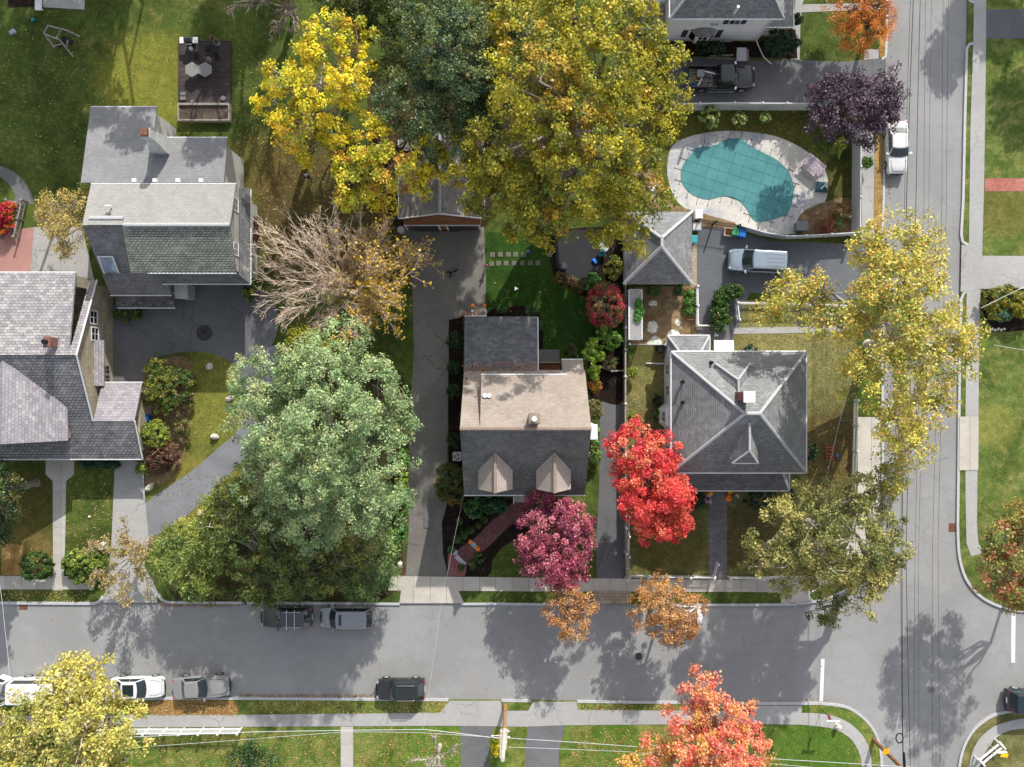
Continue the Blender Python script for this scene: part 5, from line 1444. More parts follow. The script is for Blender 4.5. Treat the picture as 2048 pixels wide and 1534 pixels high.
        for hx in (.05, -.36):
            if hx < 0 and cab_only: continue
            h = MB(); h.cbox((hx * hl, s_ * hw * 1.0, belt - .14), (.2, .03, .035)); h.build('door_handle', M['chrome'] if not cab_only else M['black'], root, world=False)
        for fx in (.62, -.60):
            w = MB(); w.tube([(fx * hl, s_ * (hw - .19), wheel_r), (fx * hl, s_ * (hw + .015), wheel_r)], wheel_r, 20)
            wo = w.build('wheel', M['rubber'], root, world=False)
            w = MB(); w.tube([(fx * hl, s_ * (hw - .05), wheel_r), (fx * hl, s_ * (hw + .022), wheel_r)], wheel_r * .66, 16)
            w.tube([(fx * hl, s_ * (hw + .0), wheel_r), (fx * hl, s_ * (hw + .035), wheel_r)], wheel_r * .18, 8)
            w.build('rim', M['rim'], wo, world=False)
        if rails:
            h = MB(); h.tube([(X2 - .15, s_ * wt * .93, Hr), (X2 - .3, s_ * wt * .93, Hr + .07), (X3 + .35, s_ * wt * .93, Hr + .07), (X3 + .2, s_ * wt * .93, Hr)], .03, 6); h.build('roof_rail', M['chrome'], root, world=False)
    h = MB(); h.tube([(.99 * hl, -.62 * hw, .5), (1.0 * hl + .02, 0, .5), (.99 * hl, .62 * hw, .5)], .09, 6); h.build('grille', M['black'], root, world=False)
    if not cab_only:
        h = MB(); h.cbox((-1.0 * hl - .01, 0, .72), (.03, .5, .14)); h.build('number_plate', M['plate'], root, world=False)
    w = MB()
    for s_ in (-.28, .25): w.tube([(X1 + .14, s_ * hw, zb + .05), (X1 - .1, s_ * hw + .38, zb + .17)], .012, 4)
    w.build('wiper', M['black'], root, world=False)
    if sunroof:
        s0, s1, sw = sunroof
        h = MB(); h.box(s0 * hl, s1 * hl, -sw * hw, sw * hw, Hr - .01, Hr + .012); h.build('sunroof', M['carglass'], root, world=False, bevel=.01)
    if bars:
        for fx in (-.12, -.42):
            h = MB(); h.tube([(fx * hl, -hw * .98, Hr + .12), (fx * hl, hw * .98, Hr + .12)], .045, 6); h.build('roof_bar', M['chrome'], root, world=False)
    for i in range(ribs):
        yy = (i - (ribs - 1) / 2) * wt * .42
        h = MB(); h.box(X3 + .15, X2 - 1.0, yy - .03, yy + .03, Hr - .005, Hr + .02); h.build('roof_rib', M['chrome'], root, world=False)
    return root


def m_paint(name, c, metal=.35, rough=.3):
    t = NT(name)
    t.b.inputs['Coat Weight'].default_value = .7
    t.b.inputs['Coat Roughness'].default_value = .06
    f = t.noise(t.coord(), 2.5, 4)
    d = t.noise(t.coord(), 30, 3)
    c = lin(c)
    col = t.mix(f, [v * .9 for v in c], [min(1, v * 1.1) for v in c])
    col = t.mix(t.math('MULTIPLY', t.ramp(d, .5, .8), .12), col, (.35, .33, .3))
    return t.out(col, rough, metal, .5)


pWhite = m_paint('car_white', '#cccdce', 0, .3); pGrey = m_paint('car_matte_grey', '#858687', .2, .45); pBlack = m_paint('car_black', '#2c2d2f', .4, .28); pSilver = m_paint('car_silver', '#8d9298', .45, .3)
pBlue = m_paint('car_ice_silver', '#8c99a8', .4, .28); pDk = m_paint('car_dark_grey', '#4c4f52', .45, .3); pTruck = m_paint('truck_black', '#1c1c1e', .3, .3); pNavy = m_paint('car_navy_black', '#1e2a36', .3, .3)
HP = math.pi / 2
car('parked_car', 'white sedan parked beside the leaf-covered strip on the side street', 'car', 1793, 296, -HP + .02, pWhite, L=4.55, Wd=1.84, Hr=1.44, x1=.34, x2=.06, x3=-.42, x4=-.72, deck=1.0, black_trim=None)
car('minivan', 'ice-silver minivan with ribbed roof on the black driveway by the pool fence', 'van', 1512, 523, math.pi - .05, pBlue, L=5.05, Wd=1.98, Hr=1.76, belt=1.08, hood=.98, x1=.50, x2=.20, x3=-.90, x4=-.965, wr=.80, ribs=4, wheel_r=.34)
car('parked_car', 'matte grey two-door coupe with hood scoops parked beside the brown leaf strip', 'car', 404, 1373, .055, pGrey, L=4.85, Wd=1.92, Hr=1.38, belt=.94, hood=.93, x1=.20, x2=-.08, x3=-.50, x4=-.66, deck=1.02, wr=.72, wheel_r=.35)
car('parked_car', 'white car with dark sunroof half hidden under the golden tree', 'car', 276, 1374, .02, pWhite, L=4.65, Wd=1.84, Hr=1.45, x1=.34, x2=.05, x3=-.45, x4=-.78, deck=1.0, sunroof=(-.42, .0, .55))
car('suv', 'black compact SUV parked alone at the bottom kerb of the main street', 'SUV', 802, 1377, math.pi, pBlack, L=4.25, Wd=1.82, Hr=1.66, belt=1.04, hood=1.0, x1=.40, x2=.16, x3=-.70, x4=-.94, wr=.76, sunroof=(-.02, .13, .5), rails=True)
car('suv', 'silver SUV with sunroof, right of the two cars shaded at the upper kerb', 'SUV', 696, 1233, math.pi, pSilver, L=4.75, Wd=1.84, Hr=1.74, belt=1.08, hood=1.0, x1=.58, x2=.32, x3=-.72, x4=-.92, wr=.80, sunroof=(.14, .25, .5), rails=True)
car('parked_wagon', 'dark grey wagon with silver roof rack half under the drooping olive tree', 'car', 574, 1233, math.pi, pDk, L=4.5, Wd=1.80, Hr=1.56, belt=1.0, hood=.93, x1=.36, x2=.10, x3=-.72, x4=-.92, wr=.78, rails=True, bars=True)
car('suv', 'dark boxy SUV with a red tail lamp at the right edge', 'SUV', 2064, 1399, 0, pNavy, L=4.6, Wd=1.9, Hr=1.82, belt=1.1, hood=1.05, x1=.40, x2=.25, x3=-.86, x4=-.95, wr=.86, rails=False, wheel_r=.38)
van = car('delivery_van', 'white van with its rear doors swung open under the golden tree', 'van', 92, 1377, 0, pWhite, L=5.6, Wd=2.02, Hr=2.1, belt=1.2, hood=1.1, x1=.66, x2=.46, x3=-.94, x4=-.975, wr=.88, wheel_r=.36)
for s_ in (-1, 1):
    b = MB(); b.cbox((-3.35, s_ * 1.05, 1.25), (1.0, .07, 1.5), s_ * -.35); d = b.build('rear_door', pWhite, van, world=False, bevel=.02)
    b = MB(); b.cbox((-3.35, s_ * 1.05, 1.62), (.62, .09, .5), s_ * -.35); b.build('window', M['carglass'], d, world=False)
car('parked_car', 'pale car mostly hidden beneath the round russet street tree', 'car', 1352, 1231, math.pi, pWhite, L=4.5, Wd=1.8, Hr=1.5, rails=True, bars=True)

# black pickup with an open, loaded bed
t = car('pickup_truck', 'black pickup with a cluttered open bed in the top driveway', 'pickup', 1442, 158, 0, pTruck, L=5.75, Wd=2.0, Hr=1.86, belt=1.18, hood=1.14, x1=.42, x2=.26, x3=-.10, x4=-.17, cab_only=True, wr=.78, wheel_r=.40, mirror=M['chrome'])
b = MB()
hl, hw = 5.75 / 2, 1.0
b.box(-hl, -.2 * hl, -hw * .97, hw * .97, .5, .62)
for s_ in (-1, 1): b.box(-hl, -.2 * hl, min(s_ * hw * .985, s_ * hw * .86), max(s_ * hw * .985, s_ * hw * .86), .62, 1.16)
b.box(-.215 * hl, -.2 * hl, -hw * .86, hw * .86, .62, 1.18)
bed = b.build('bed', pTruck, t, world=False, bevel=.02)
b = MB(); b.box(-hl - .55, -hl - .02, -hw * .92, hw * .92, .60, .67); b.build('tailgate', m_plain('tailgate_blue_black', '#262e3a', .4, .1), t, world=False)
for s_ in (-1, 1):
    b = MB(); b.cbox((-hl + .06, s_ * hw * .93, .95), (.12, .14, .35)); b.build('taillight', M['redlens'], t, world=False)
b = MB()
for i in range(3): b.box(-.95 + i * .85, -.7 + i * .85, -hw - .1, -hw - .04, .32, .36)
b.box(-1.1, 1.2, -hw - .12, -hw - .02, .28, .33); b.build('side_step', M['chrome'], t, world=False)
tx, ty = t.location.x, t.location.y
def bedbox(name, label, cat, dx, dy, sz, rot, mat, z=.76):
    b = MB(); b.cbox((tx + dx, ty + dy, z + sz[2] / 2), sz, rot); tag(b.build(name, mat, bevel=.015), label, cat)
bedbox('toolbox', 'grey square toolbox among leaves in the pickup bed', 'box', -1.9, .32, (.62, .62, .4), 0, m_plain('toolbox_grey', '#8c8c8e', .5, .1))
bedbox('board', 'white board slanting across the pickup bed', 'board', -1.95, -.42, (.95, .14, .1), 1.05, M['white'])
bedbox('board', 'short white pole resting on the front rim of the pickup bed', 'board', -1.15, .3, (.95, .1, .08), -.25, M['white'], 1.25)
bedbox('tarp', 'folded blue tarp in the rear corner of the pickup bed', 'tarp', -2.45, -.6, (.5, .3, .15), .2, m_plain('tarp_blue', '#28445e', .7, .2))
b = MB(); rr = random.Random(5)
for i in range(60):
    b.cbox((tx - 2.75 + rr.random() * 1.9, ty - .8 + rr.random() * 1.6, .80 + rr.random() * .05), (.12, .10, .03), rr.random() * 3, rr.choice([0, 0, 1, 2]))
tag(b.build('fallen_leaves', [m_plain('leaf_yellow', '#c9a030', .8), m_plain('leaf_brown', '#5a3a2c', .8), m_plain('leaf_grey', '#8a8078', .8)]), kind='stuff')
# ------------------------------------------------------------------ fences
def fence(label, pts, h, style='vinyl', step=2.4, cat='fence', name='fence', mat=None, closed_end=True):
    q = [Vector((*P(*p), 0)) for p in pts]
    root = thing(name, label, cat, (q[0].x, q[0].y, G))
    mat = mat or M['vinyl']
    first = True
    for a, c in zip(q, q[1:]):
        L = (c - a).length
        n = max(1, round(L / step))
        ang = math.atan2(c.y - a.y, c.x - a.x)
        for i in range(n):
            p0, p1 = a.lerp(c, i / n), a.lerp(c, (i + 1) / n)
            mid = (p0 + p1) / 2; l = (p1 - p0).length
            b = MB()
            if style == 'vinyl':
                b.cbox((mid.x, mid.y, G + h / 2), (l - .13, .045, h - .16), ang)
                b.cbox((mid.x, mid.y, G + h - .07), (l - .13, .08, .12), ang); b.cbox((mid.x, mid.y, G + .12), (l - .13, .08, .12), ang)
            elif style in ('picket', 'iron'):
                wth, gap = (.07, .15) if style == 'picket' else (.045, .16)
                k = max(2, int(l / gap))
                for j in range(k):
                    p = p0.lerp(p1, (j + .5) / k)
                    b.cbox((p.x, p.y, G + h / 2), (wth, .022, h - .06), ang)
                for zz in (.25, h - .22): b.cbox((mid.x, mid.y, G + zz), (l - .08, .05 if style == 'picket' else .035, .08 if style == 'picket' else .04), ang)
            elif style == 'rail':
                for zz in (.35, h - .1): b.cbox((mid.x, mid.y, G + zz), (l - .1, .10, .12), ang)
                k = max(2, int(l / .2))
                for j in range(k):
                    p = p0.lerp(p1, (j + .5) / k); b.cbox((p.x, p.y, G + h / 2), (.05, .04, h - .2), ang)
            elif style == 'wood':
                b.cbox((mid.x, mid.y, G + h / 2), (l - .1, .04, h - .1), ang); b.cbox((mid.x, mid.y, G + h - .03), (l - .1, .14, .06), ang)
            elif style == 'lattice':
                k = max(3, int(l / .16))
                for j in range(-int(h / .16), k):
                    u0, u1 = j * .16, j * .16 + h
                    for fl in (0, 1):
                        z0, z1 = (0, h) if fl == 0 else (h, 0)
                        aa, bb = max(0, u0), min(l, u1)
                        if bb <= aa: continue
                        za = z0 + (z1 - z0) * (aa - u0) / h; zb_ = z0 + (z1 - z0) * (bb - u0) / h
                        pa, pb = p0 + (p1 - p0) * (aa / l), p0 + (p1 - p0) * (bb / l)
                        b.tube([(pa.x, pa.y, G + za), (pb.x, pb.y, G + zb_)], .018, 4)
            b.build('panel', mat, root)
        for i in range(0 if first else 1, n + 1):
            p = a.lerp(c, i / n)
            b = MB(); w = .13 if style not in ('iron',) else .11
            b.cbox((p.x, p.y, G + (h + .05) / 2), (w, w, h + .05), ang); b.cbox((p.x, p.y, G + h + .08), (w * 1.5, w * 1.5, .06), ang, taper=.6)
            b.build('post', mat if style != 'wood' else M['white'], root)
        first = False
    return root


fence('tall white vinyl fence along the top driveway north of the pool', [(1290, 222), (1390, 221.5), (1458, 220.5), (1512, 221), (1702, 221.5)], 1.75, step=2.35)
fence('tall white vinyl fence between the pool lawn and the side street', [(1703.5, 226), (1703, 345), (1702, 462)], 1.8)
fence('angled white vinyl fence between the pool and the black driveway', [(1470, 456), (1520, 471), (1563, 478), (1600, 477), (1700, 471)], 1.35, step=2.3)
fence('long brown and white rail fence between the middle and right-hand houses', [(1247, 572), (1246.5, 700), (1246.5, 860), (1248, 1000), (1250, 1152)], 1.3, 'wood', 2.2, mat=M['grey_wood'])
fence('white picket fence along the front pavement left of the paved walk', [(1256, 1030), (1255, 1149), (1330, 1150), (1423, 1151)], .95, 'picket', 2.0, mat=M['white'])
fence('white picket fence along the front pavement right of the paved walk', [(1455, 1152), (1520, 1153), (1600, 1148)], .95, 'picket', 2.0, mat=M['white'])
fence('open white picket gate leaning over the grey paved walk', [(1424, 1149), (1431, 1124)], .95, 'picket', 2.0, 'gate', 'gate', M['white'])
fence('pale picket fence beside the side-street pavement next to the hip-roofed house', [(1706, 800), (1704, 900), (1700, 1000)], 1.0, 'picket', 2.3, mat=M['vinyl'])
fence('white rail fence between the planted bed and the black driveway', [(1390, 575), (1391, 652), (1428, 653), (1428, 672)], 1.0, 'rail', 1.8, mat=M['white'])
fence('white picket fence behind the bottom pavement beside the dark green tree', [(180, 1457), (300, 1455), (370, 1455), (485, 1454)], 1.3, 'picket', 1.9, mat=M['white'])
fence('weathered rail fence under the golden branches beside the side walk', [(1472, 642), (1468, 608), (1560, 609), (1700, 614)], 1.1, 'rail', 2.2, mat=M['vinyl'])
fence('black iron gate of thin bars between the pyramid garage and the pool', [(1391, 446), (1424, 450), (1470, 457)], 1.5, 'iron', 1.6, 'gate', 'gate', M['black'])
fence('lattice fence panel behind the white pergola', [(1255, 690), (1325, 691)], 1.2, 'lattice', 3.0, mat=M['vinyl'])
fence('grey timber edging wall around the raised bed by the rail fence', [(1205, 735), (1222, 742), (1246, 741)], .35, 'wood', 1.2, 'wall', 'retaining_wall', M['grey_wood'])
for i, (a, c) in enumerate((((28, 405), (8, 478)), ((58, 405), (42, 478)))):
    fence('weathered white hand rail along the %s side of the garden stairs' % ('left', 'right')[i], [a, c], 1.0, 'rail', 1.6, 'railing', 'railing', M['grey_wood'])
b = MB()
for i in range(9):
    x, y = P(36 - i * 1.2, 410 + i * 7)
    b.cbox((x, y, G + .02 + .045 * (9 - i)), (.95, .3, .09 * (9 - i)), 0)
tag(b.build('garden_stairs', M['grey_wood']), 'grey plank steps going down between two rails at the left edge', 'stairs')

# ------------------------------------------------------------------ pool cover
cov = [(1376, 317), (1392, 297), (1416, 294), (1432, 290), (1454, 279), (1482, 279), (1498, 292), (1525, 306), (1548, 318), (1567, 333), (1580, 352), (1586, 375), (1585, 395), (1580, 415), (1571, 430), (1562, 434), (1543, 440), (1517, 445), (1503, 437), (1495, 423), (1484, 408), (1470, 398), (1457, 394), (1440, 394), (1425, 398), (1415, 399.5), (1397, 396), (1380, 387), (1365, 370), (1361, 352), (1362, 338), (1368, 326)]
tcov = NT('pool_cover_teal')
oc = tcov.coord(); nz = tcov.ramp(tcov.noise(oc, .5, 4), .3, .7)
tcol = tcov.mix(nz, lin('#43797d'), lin('#50888b')); tcol = tcov.mix(tcov.ramp(tcov.noise(oc, 30, 3), .3, .7), tcol, tcov.mix(1, tcol, (.88, .9, .9), 'MULTIPLY'))
mCover = tcov.out(tcol, .6, 0, .2)
root = thing('pool_cover', 'teal mesh safety cover strapped over the kidney-shaped swimming pool', 'pool cover', (*P(1470, 360), G))
b = MB(); pts = [P(*p) for p in smooth(cov, 3)]
b.prism(pts, G + .01, G + .05)
b.build('cover', mCover, root)
b = MB(); ca, sa = math.cos(-.31), math.sin(-.31)
cx, cy = P(1472, 360)
def inside(x, y):
    c = False
    for i in range(len(pts)):
        (x1_, y1_), (x2_, y2_) = pts[i], pts[i - 1]
        if (y1_ > y) != (y2_ > y) and x < (x2_ - x1_) * (y - y1_) / (y2_ - y1_) + x1_: c = not c
    return c
ends = []
for ax in (0, 1):
    for k in range(-8, 9):
        run = None
        for s_ in range(-160, 161):
            u, v = (s_ * .06, k * .98 + .3) if ax == 0 else (k * .98 + .2, s_ * .06)
            x, y = cx + u * ca - v * sa, cy + u * sa + v * ca
            ins = inside(x, y)
            if ins and run is None: run = (x, y)
            if run is not None and (not ins) and prev:
                b.tube([(*run, G + .052), (px_, py_, G + .052)], .011, 4)
                dx, dy = px_ - run[0], py_ - run[1]; l = math.hypot(dx, dy)
                if l > .3: ends += [(run, (-dx / l, -dy / l)), ((px_, py_), (dx / l, dy / l))]
                run = None
            prev = ins; px_, py_ = x, y
b.build('seam', m_plain('cover_webbing', '#2c5c62', .7), root)
for (p, d) in ends:
    b = MB(); b.tube([(p[0], p[1], G + .05), (p[0] + d[0] * .55, p[1] + d[1] * .55, G + .03)], .016, 4); b.cyl((p[0] + d[0] * .6, p[1] + d[1] * .6), .05, G + .008, G + .04, 8); b.build('strap', M['black'], root)
# ------------------------------------------------------------------ yard furniture and small things
def one(b, name, mat, label, cat, group=None, **kw):
    return tag(b.build(name, mat, **kw), label, cat, group)


# picnic table by the pool
x, y = P(1626, 333, .7)
r = thing('picnic_table', 'pale mauve picnic table with benches on the pool terrace', 'picnic table', (x, y, G + .006), -.70)
mPt = m_plain('mauve_grey_wood', '#a79aa4', .75, .12)
b = MB()
for i in range(5): b.box(-.95, .95, -.42 + i * .168, -.26 + i * .168, .70, .75)
b.build('tabletop', mPt, r, world=False)
for s_ in (-1, 1):
    b = MB(); b.box(-.95, .95, s_ * .72 - .13, s_ * .72 + .13, .42, .46); b.build('bench', mPt, r, world=False)
    b = MB(); b.tube([(s_ * .7, -.8, 0), (s_ * .7, -.25, .70)], .045, 5); b.tube([(s_ * .7, .8, 0), (s_ * .7, .25, .70)], .045, 5); b.box(s_ * .7 - .04, s_ * .7 + .04, -.8, .8, .36, .42); b.build('leg', mPt, r, world=False)
# chair with a towel, pump box, marker stone
x, y = P(1641, 376)
r = thing('lounge_chair', 'dark teal folded chair with a white towel on the pool terrace', 'chair', (x, y, G + .006), -.1)
b = MB(); b.cbox((0, 0, .2), (1.0, .9, .12)); b.tube([(-.48, -.42, 0), (-.48, -.42, .42), (-.48, .42, .42), (-.48, .42, 0)], .03, 5); b.build('seat', m_plain('dark_teal_canvas', '#1c4a50', .8, .15), r, world=False, bevel=.03)
b = MB(); b.tube([(-.1, -.2, .3), (.15, .15, .34), (.4, -.1, .33), (.25, .35, .33), (.42, .3, .31)], .09, 7); b.build('towel', M['white'], r, world=False)
b = MB(); x, y = P(1597, 456); b.box(x - .45, x + .45, y - .35, y + .38, G, G + .75); b.box(x - .5, x + .5, y - .4, y + .43, G + .75, G + .8); one(b, 'pump_box', m_plain('grey_plastic', '#6c6e74', .5, .1), 'grey equipment box against the pool fence', 'box', bevel=.03)
# items beside the pyramid garage
def simple_bin(label, px, py, mat, rz=0, cat='bin', name='wheelie_bin'):
    x, y = P(px, py, .9)
    r = thing(name, label, cat, (x, y, G + .02), rz)
    b = MB(); b.cbox((0, 0, .48), (.48, .55, .96), taper=1.12); b.build('body', mat, r, world=False, bevel=.03)
    b = MB(); b.cbox((0, .0, 1.0), (.60, .68, .07), taper=.92); b.cbox((0, -.33, .98), (.4, .06, .05)); b.build('lid', mat, r, world=False, bevel=.02)
    for s_ in (-1, 1):
        b = MB(); b.tube([(s_ * .22, .30, .12), (s_ * .3, .30, .12)], .12, 10); b.build('wheel', M['rubber'], r, world=False)
    return r


simple_bin('green bin with white patch next to the blue bin at the iron gate', 1470, 464, M['green'], -.25)
simple_bin('blue bin beside the green bin at the pool fence end', 1484, 467, M['blue'], -.2)
simple_bin('blue bin behind the slate house wing by the yellow-green shrub', 290, 835, M['blue'], 1.6)
simple_bin('green bin below the blue bin by the slate house wing', 288, 848, M['green'], 1.5)
simple_bin('small teal and blue bin against the pyramid garage wall', 1387, 479, M['teal'], 0)
simple_bin('black bin behind the lattice fence', 1321, 697, M['black'], .1)
b = MB(); x, y = P(1392, 434); b.box(x - .3, x + .3, y - .35, y + .4, G, G + 1.0); b.box(x - .33, x + .33, y - .38, y + .43, G + 1.0, G + 1.05); one(b, 'cabinet', M['white'], 'white cabinet by the right corner of the pyramid garage', 'cabinet', bevel=.02)
b = MB(); x, y = P(1390, 456); b.box(x - .33, x + .33, y - .3, y + .3, G, G + .7); b.box(x - .36, x + .36, y - .33, y + .33, G + .7, G + .76); one(b, 'storage_box', M['vinyl'], 'low cream storage box below the white cabinet', 'box', bevel=.02)
x, y = P(1453, 466)
r = thing('planter', 'square pale planter with red flowers in front of the iron gate', 'planter', (x, y, G + .02), -.1)
b = MB()
for s_ in (-1, 1): b.box(s_ * .32 - .04, s_ * .32 + .04, -.36, .36, 0, .5); b.box(-.28, .28, s_ * .32 - .04, s_ * .32 + .04, 0, .5)
b.build('box', m_plain('planter_pink_grey', '#b9a8a0', .8, .1), r, world=False)
b = MB(); b.box(-.28, .28, -.28, .28, .1, .42); b.build('soil', mSoil, r, world=False)
b = MB(); rr = random.Random(2)
for i in range(26): b.ball((rr.uniform(-.25, .25), rr.uniform(-.25, .25), .46 + rr.random() * .12), .05, rr.choice([0, 0, 1]), 6, 4)
b.build('flowers', [m_plain('flower_leaf', '#3c5a28', .8), m_plain('flower_red', '#a83c2c', .7)], r, world=False)
# white lattice pergola, raised bed, plants
x0, y0 = P(1258, 679, 2.1); x1, y1 = P(1284, 579, 2.1)
r = thing('pergola', 'long white lattice-topped pergola in the gravel yard', 'pergola', ((x0 + x1) / 2, (y0 + y1) / 2, G))
b = MB()
w, l = x1 - x0, y1 - y0
for k in range(-8, 44):
    for fl in (0, 1):
        p = []
        c = y0 + k * .17
        # diagonal from left edge to right edge
        ya, yb_ = (c, c + w) if fl == 0 else (c + w, c)
        xa, xb = x0, x1
        lo, hi = (ya, yb_)
        def clip(xa, ya, xb, yb_):
            pts = []
            for (px_, py_, qx, qy) in ((xa, ya, xb, yb_), (xb, yb_, xa, ya)):
                if py_ < y0: 
                    if qy <= y0: return None
                    t_ = (y0 - py_) / (qy - py_); px_, py_ = px_ + (qx - px_) * t_, y0
                if py_ > y1:
                    if qy >= y1: return None
                    t_ = (y1 - py_) / (qy - py_); px_, py_ = px_ + (qx - px_) * t_, y1
                pts.append((px_, py_))
            return pts
        q = clip(xa, ya, xb, yb_)
        if q: b.tube([(*q[0], 2.1 + .02 * fl), (*q[1], 2.1 + .02 * fl)], .023, 4)
b.build('lattice', M['white'], r)
b = MB()
for xx in (x0, x1): b.box(xx - .05, xx + .05, y0, y1, 1.98, 2.16)
for yy in (y0, (y0 + y1) / 2 + .6, y1): b.box(x0 + .05, x1 - .05, yy - .04, yy + .04, 1.99, 2.07)
b.build('beam', M['white'], r)
for xx in (x0, x1):
    for yy in (y0 + .06, (y0 + y1) / 2, y1 - .06):
        b = MB(); b.box(xx - .05, xx + .05, yy - .05, yy + .05, G, 1.98); b.build('post', M['white'], r)
x0, y0 = P(1371, 640); x1, y1 = P(1388, 578)
b = MB()
for xx in (x0, x1): b.box(xx - .04, xx + .04, y0, y1, G, G + .4)
for yy in (y0, y1): b.box(x0 + .04, x1 - .04, yy - .04, yy + .04, G, G + .4)
b.box(x0 + .04, x1 - .04, y0 + .04, y1 - .04, G, G + .32, 1)
one(b, 'raised_bed', [M['brown_wood'], mSoil], 'narrow raised wooden vegetable bed beside the white rail fence', 'garden bed')
shrub('leafy vegetables growing in the narrow raised bed', [(1380, 622, 9, .6), (1379, 604, 9, .6), (1380, 588, 8, .55)], [('#4c7a30', 4), ('#6a9440', 3)], 60, cat='plant', name='plant', leaf=.14)
shrub('green vine climbing over the white pergola lattice', [(1277, 608, 6, 2.2, 1.4, .3), (1279, 622, 6, 2.2, 1, .3), (1276, 634, 7, 2.2, 1, .3)], [('#4c8a3a', 4), ('#6aa04a', 3)], 61, cat='plant', name='climbing_plant', leaf=.15)
for px, lab in ((1308, 'left'), (1357, 'right')): shrub('clipped round green bush below the pyramid garage, %s of the pair' % lab, [(px, 581, 12, .7, .9, .9)], [('#43602a', 4), ('#567434', 3)], 62 + px, dens=10, amp=.05, leaf=.10)
# sandbox frame, round table, blue cushion
x, y = P(1298, 383)
r = thing('sandbox', 'wood-framed sandbox with a white lid under the yellow-green tree by the pool', 'sandbox', (x, y, G + .01), -.62)
b = MB()
for s_ in (-1, 1): b.box(s_ * .62 - .05, s_ * .62 + .05, -.8, .8, 0, .35); b.box(-.57, .57, s_ * .75 - .05, s_ * .75 + .05, 0, .35)
b.build('frame', M['grey_wood'], r, world=False)
b = MB(); b.box(-.55, .55, -.68, .68, .02, .15); b.build('sand', m_plain('sand', '#b8a890', .95, .15), r, world=False)
b = MB(); b.box(-.5, .3, .0, .65, .36, .4); b.build('lid', M['white'], r, world=False)
x, y = P(1208, 494, .75)
r = thing('garden_table', 'round frosted glass table on the dark slate patio', 'table', (x, y, G + .02))
b = MB(); b.cyl((0, 0), .42, .70, .73, 28); b.build('tabletop', m_plain('frosted_glass', '#b4bec6', .25, .12, spec=.6), r, world=False)
for i in range(3):
    a = i * 2.1; b = MB(); b.tube([(.1 * math.cos(a), .1 * math.sin(a), .70), (.33 * math.cos(a), .33 * math.sin(a), 0)], .02, 5); b.build('leg', M['black'], r, world=False)
def chair(label, px, py, rz, mat, z=0.02, name='garden_chair'):
    x, y = P(px, py, .5)
    r = thing(name, label, 'chair', (x, y, G + z), rz)
    b = MB()
    for i in range(5): b.box(-.22, .22, -.2 + i * .085, -.13 + i * .085, .43, .46)
    b.build('seat', mat, r, world=False)
    b = MB()
    for i in range(5): b.cbox((-.24 - .02 * i, 0, .52 + i * .09), (.025, .44, .06))
    b.build('backrest', mat, r, world=False)
    for sx in (-1, 1):
        for sy in (-1, 1):
            b = MB(); b.tube([(sx * .2, sy * .2, .44), (sx * .23, sy * .22, 0)], .018, 5); b.build('leg', mat, r, world=False)
    for sy in (-1, 1):
        b = MB(); b.tube([(-.24, sy * .24, .62), (.18, sy * .24, .64), (.2, sy * .23, .44)], .02, 5); b.build('armrest', mat, r, world=False)
    return r


chair('teal garden chair above the round glass table', 1212, 480, HP, M['teal']); chair('teal garden chair below the round glass table', 1204, 508, -HP, M['teal'])
chair('dark garden chair at the lower right rim of the slate patio', 1188, 541, 2.4, M['black'])
b = MB(); x, y = P(1189, 523); b.cbox((x, y, G + .2), (.5, .28, .14), -.8); one(b, 'cushion', m_plain('blue_cushion', '#1f78d8', .6, .05), 'bright blue oblong cushion on the slate patio', 'cushion', bevel=.04)
b = MB(); x, y = P(1126, 533); b.cyl((x, y), .35, G, G + .3, 16); b.cyl((x, y), .28, G + .3, G + .36, 16); one(b, 'fire_pit', m_plain('dark_ceramic', '#3c4044', .6, .15), 'round dark fire bowl at the left rim of the slate patio', 'fire pit')
# stepping stones, four sides unequal
rr = random.Random(9)
k = 0
for row, xs in ((510, (985, 1000, 1016, 1031, 1047, 1100)), (527, (983, 997, 1013, 1028, 1045, 1060, 1075))):
    for px in xs:
        b = MB(); x, y = P(px + rr.uniform(-1, 1), row + rr.uniform(-1, 1)); b.cbox((x, y, G + .02), (.42, .42, .05), rr.uniform(-.08, .08))
        one(b, 'stepping_stone', m_plain('stepping_stone', '#66665a', .9, .15, 5) if k == 0 else bpy.data.materials['stepping_stone'], 'square stepping stone in the shady lawn path to the slate patio', 'paving stone', 'stepping stones in the lawn')  # stone grey lowered to stand in for tree shade
        k += 1
# ------------------------------------------------------------------ deck with grill, top left
x0, y0 = P(361, 246); x1, y1 = P(464, 86)
r = thing('deck', 'dark wooden deck with a leaf-filled planting box at its lower end on the back lawn', 'deck', ((x0 + x1) / 2, (y0 + y1) / 2, G))
mDk = m_brick('dark_deck_boards', '#47403f', '#3e3838', '#2a2626', 40, .14, .012, 0, extra='#5a4e48', stain=.35)
b = MB(); b.box(x0, x1, y0 + 1.55, y1, G, G + .35); b.build('floor', mDk, r)
b = MB()
b.box(x0, x1, y0 + 1.38, y0 + 1.55, G, G + .55); b.box(x0, x1, y0, y0 + .12, G, G + .55); b.box(x0, x0 + .12, y0 + .12, y0 + 1.38, G, G + .55); b.box(x1 - .12, x1, y0 + .12, y0 + 1.38, G, G + .55); b.build('planter_frame', M['grey_wood'], r)
b = MB(); b.box(x0 + .12, x1 - .12, y0 + .12, y0 + 1.38, G, G + .36); b.build('planter_soil', m_grass('leafy_bed', '#38302e', '#504644', '#685c56', .5, .8, ('#7a6658', '#a89488')), r)
zd = G + .35
def mv(o, z): o.location.z = z; return o
x, y = P(380, 83, 1.0)
r = thing('barbecue_grill', 'white-shelved barbecue grill with black hood at the top left of the deck', 'grill', (x, y, zd))
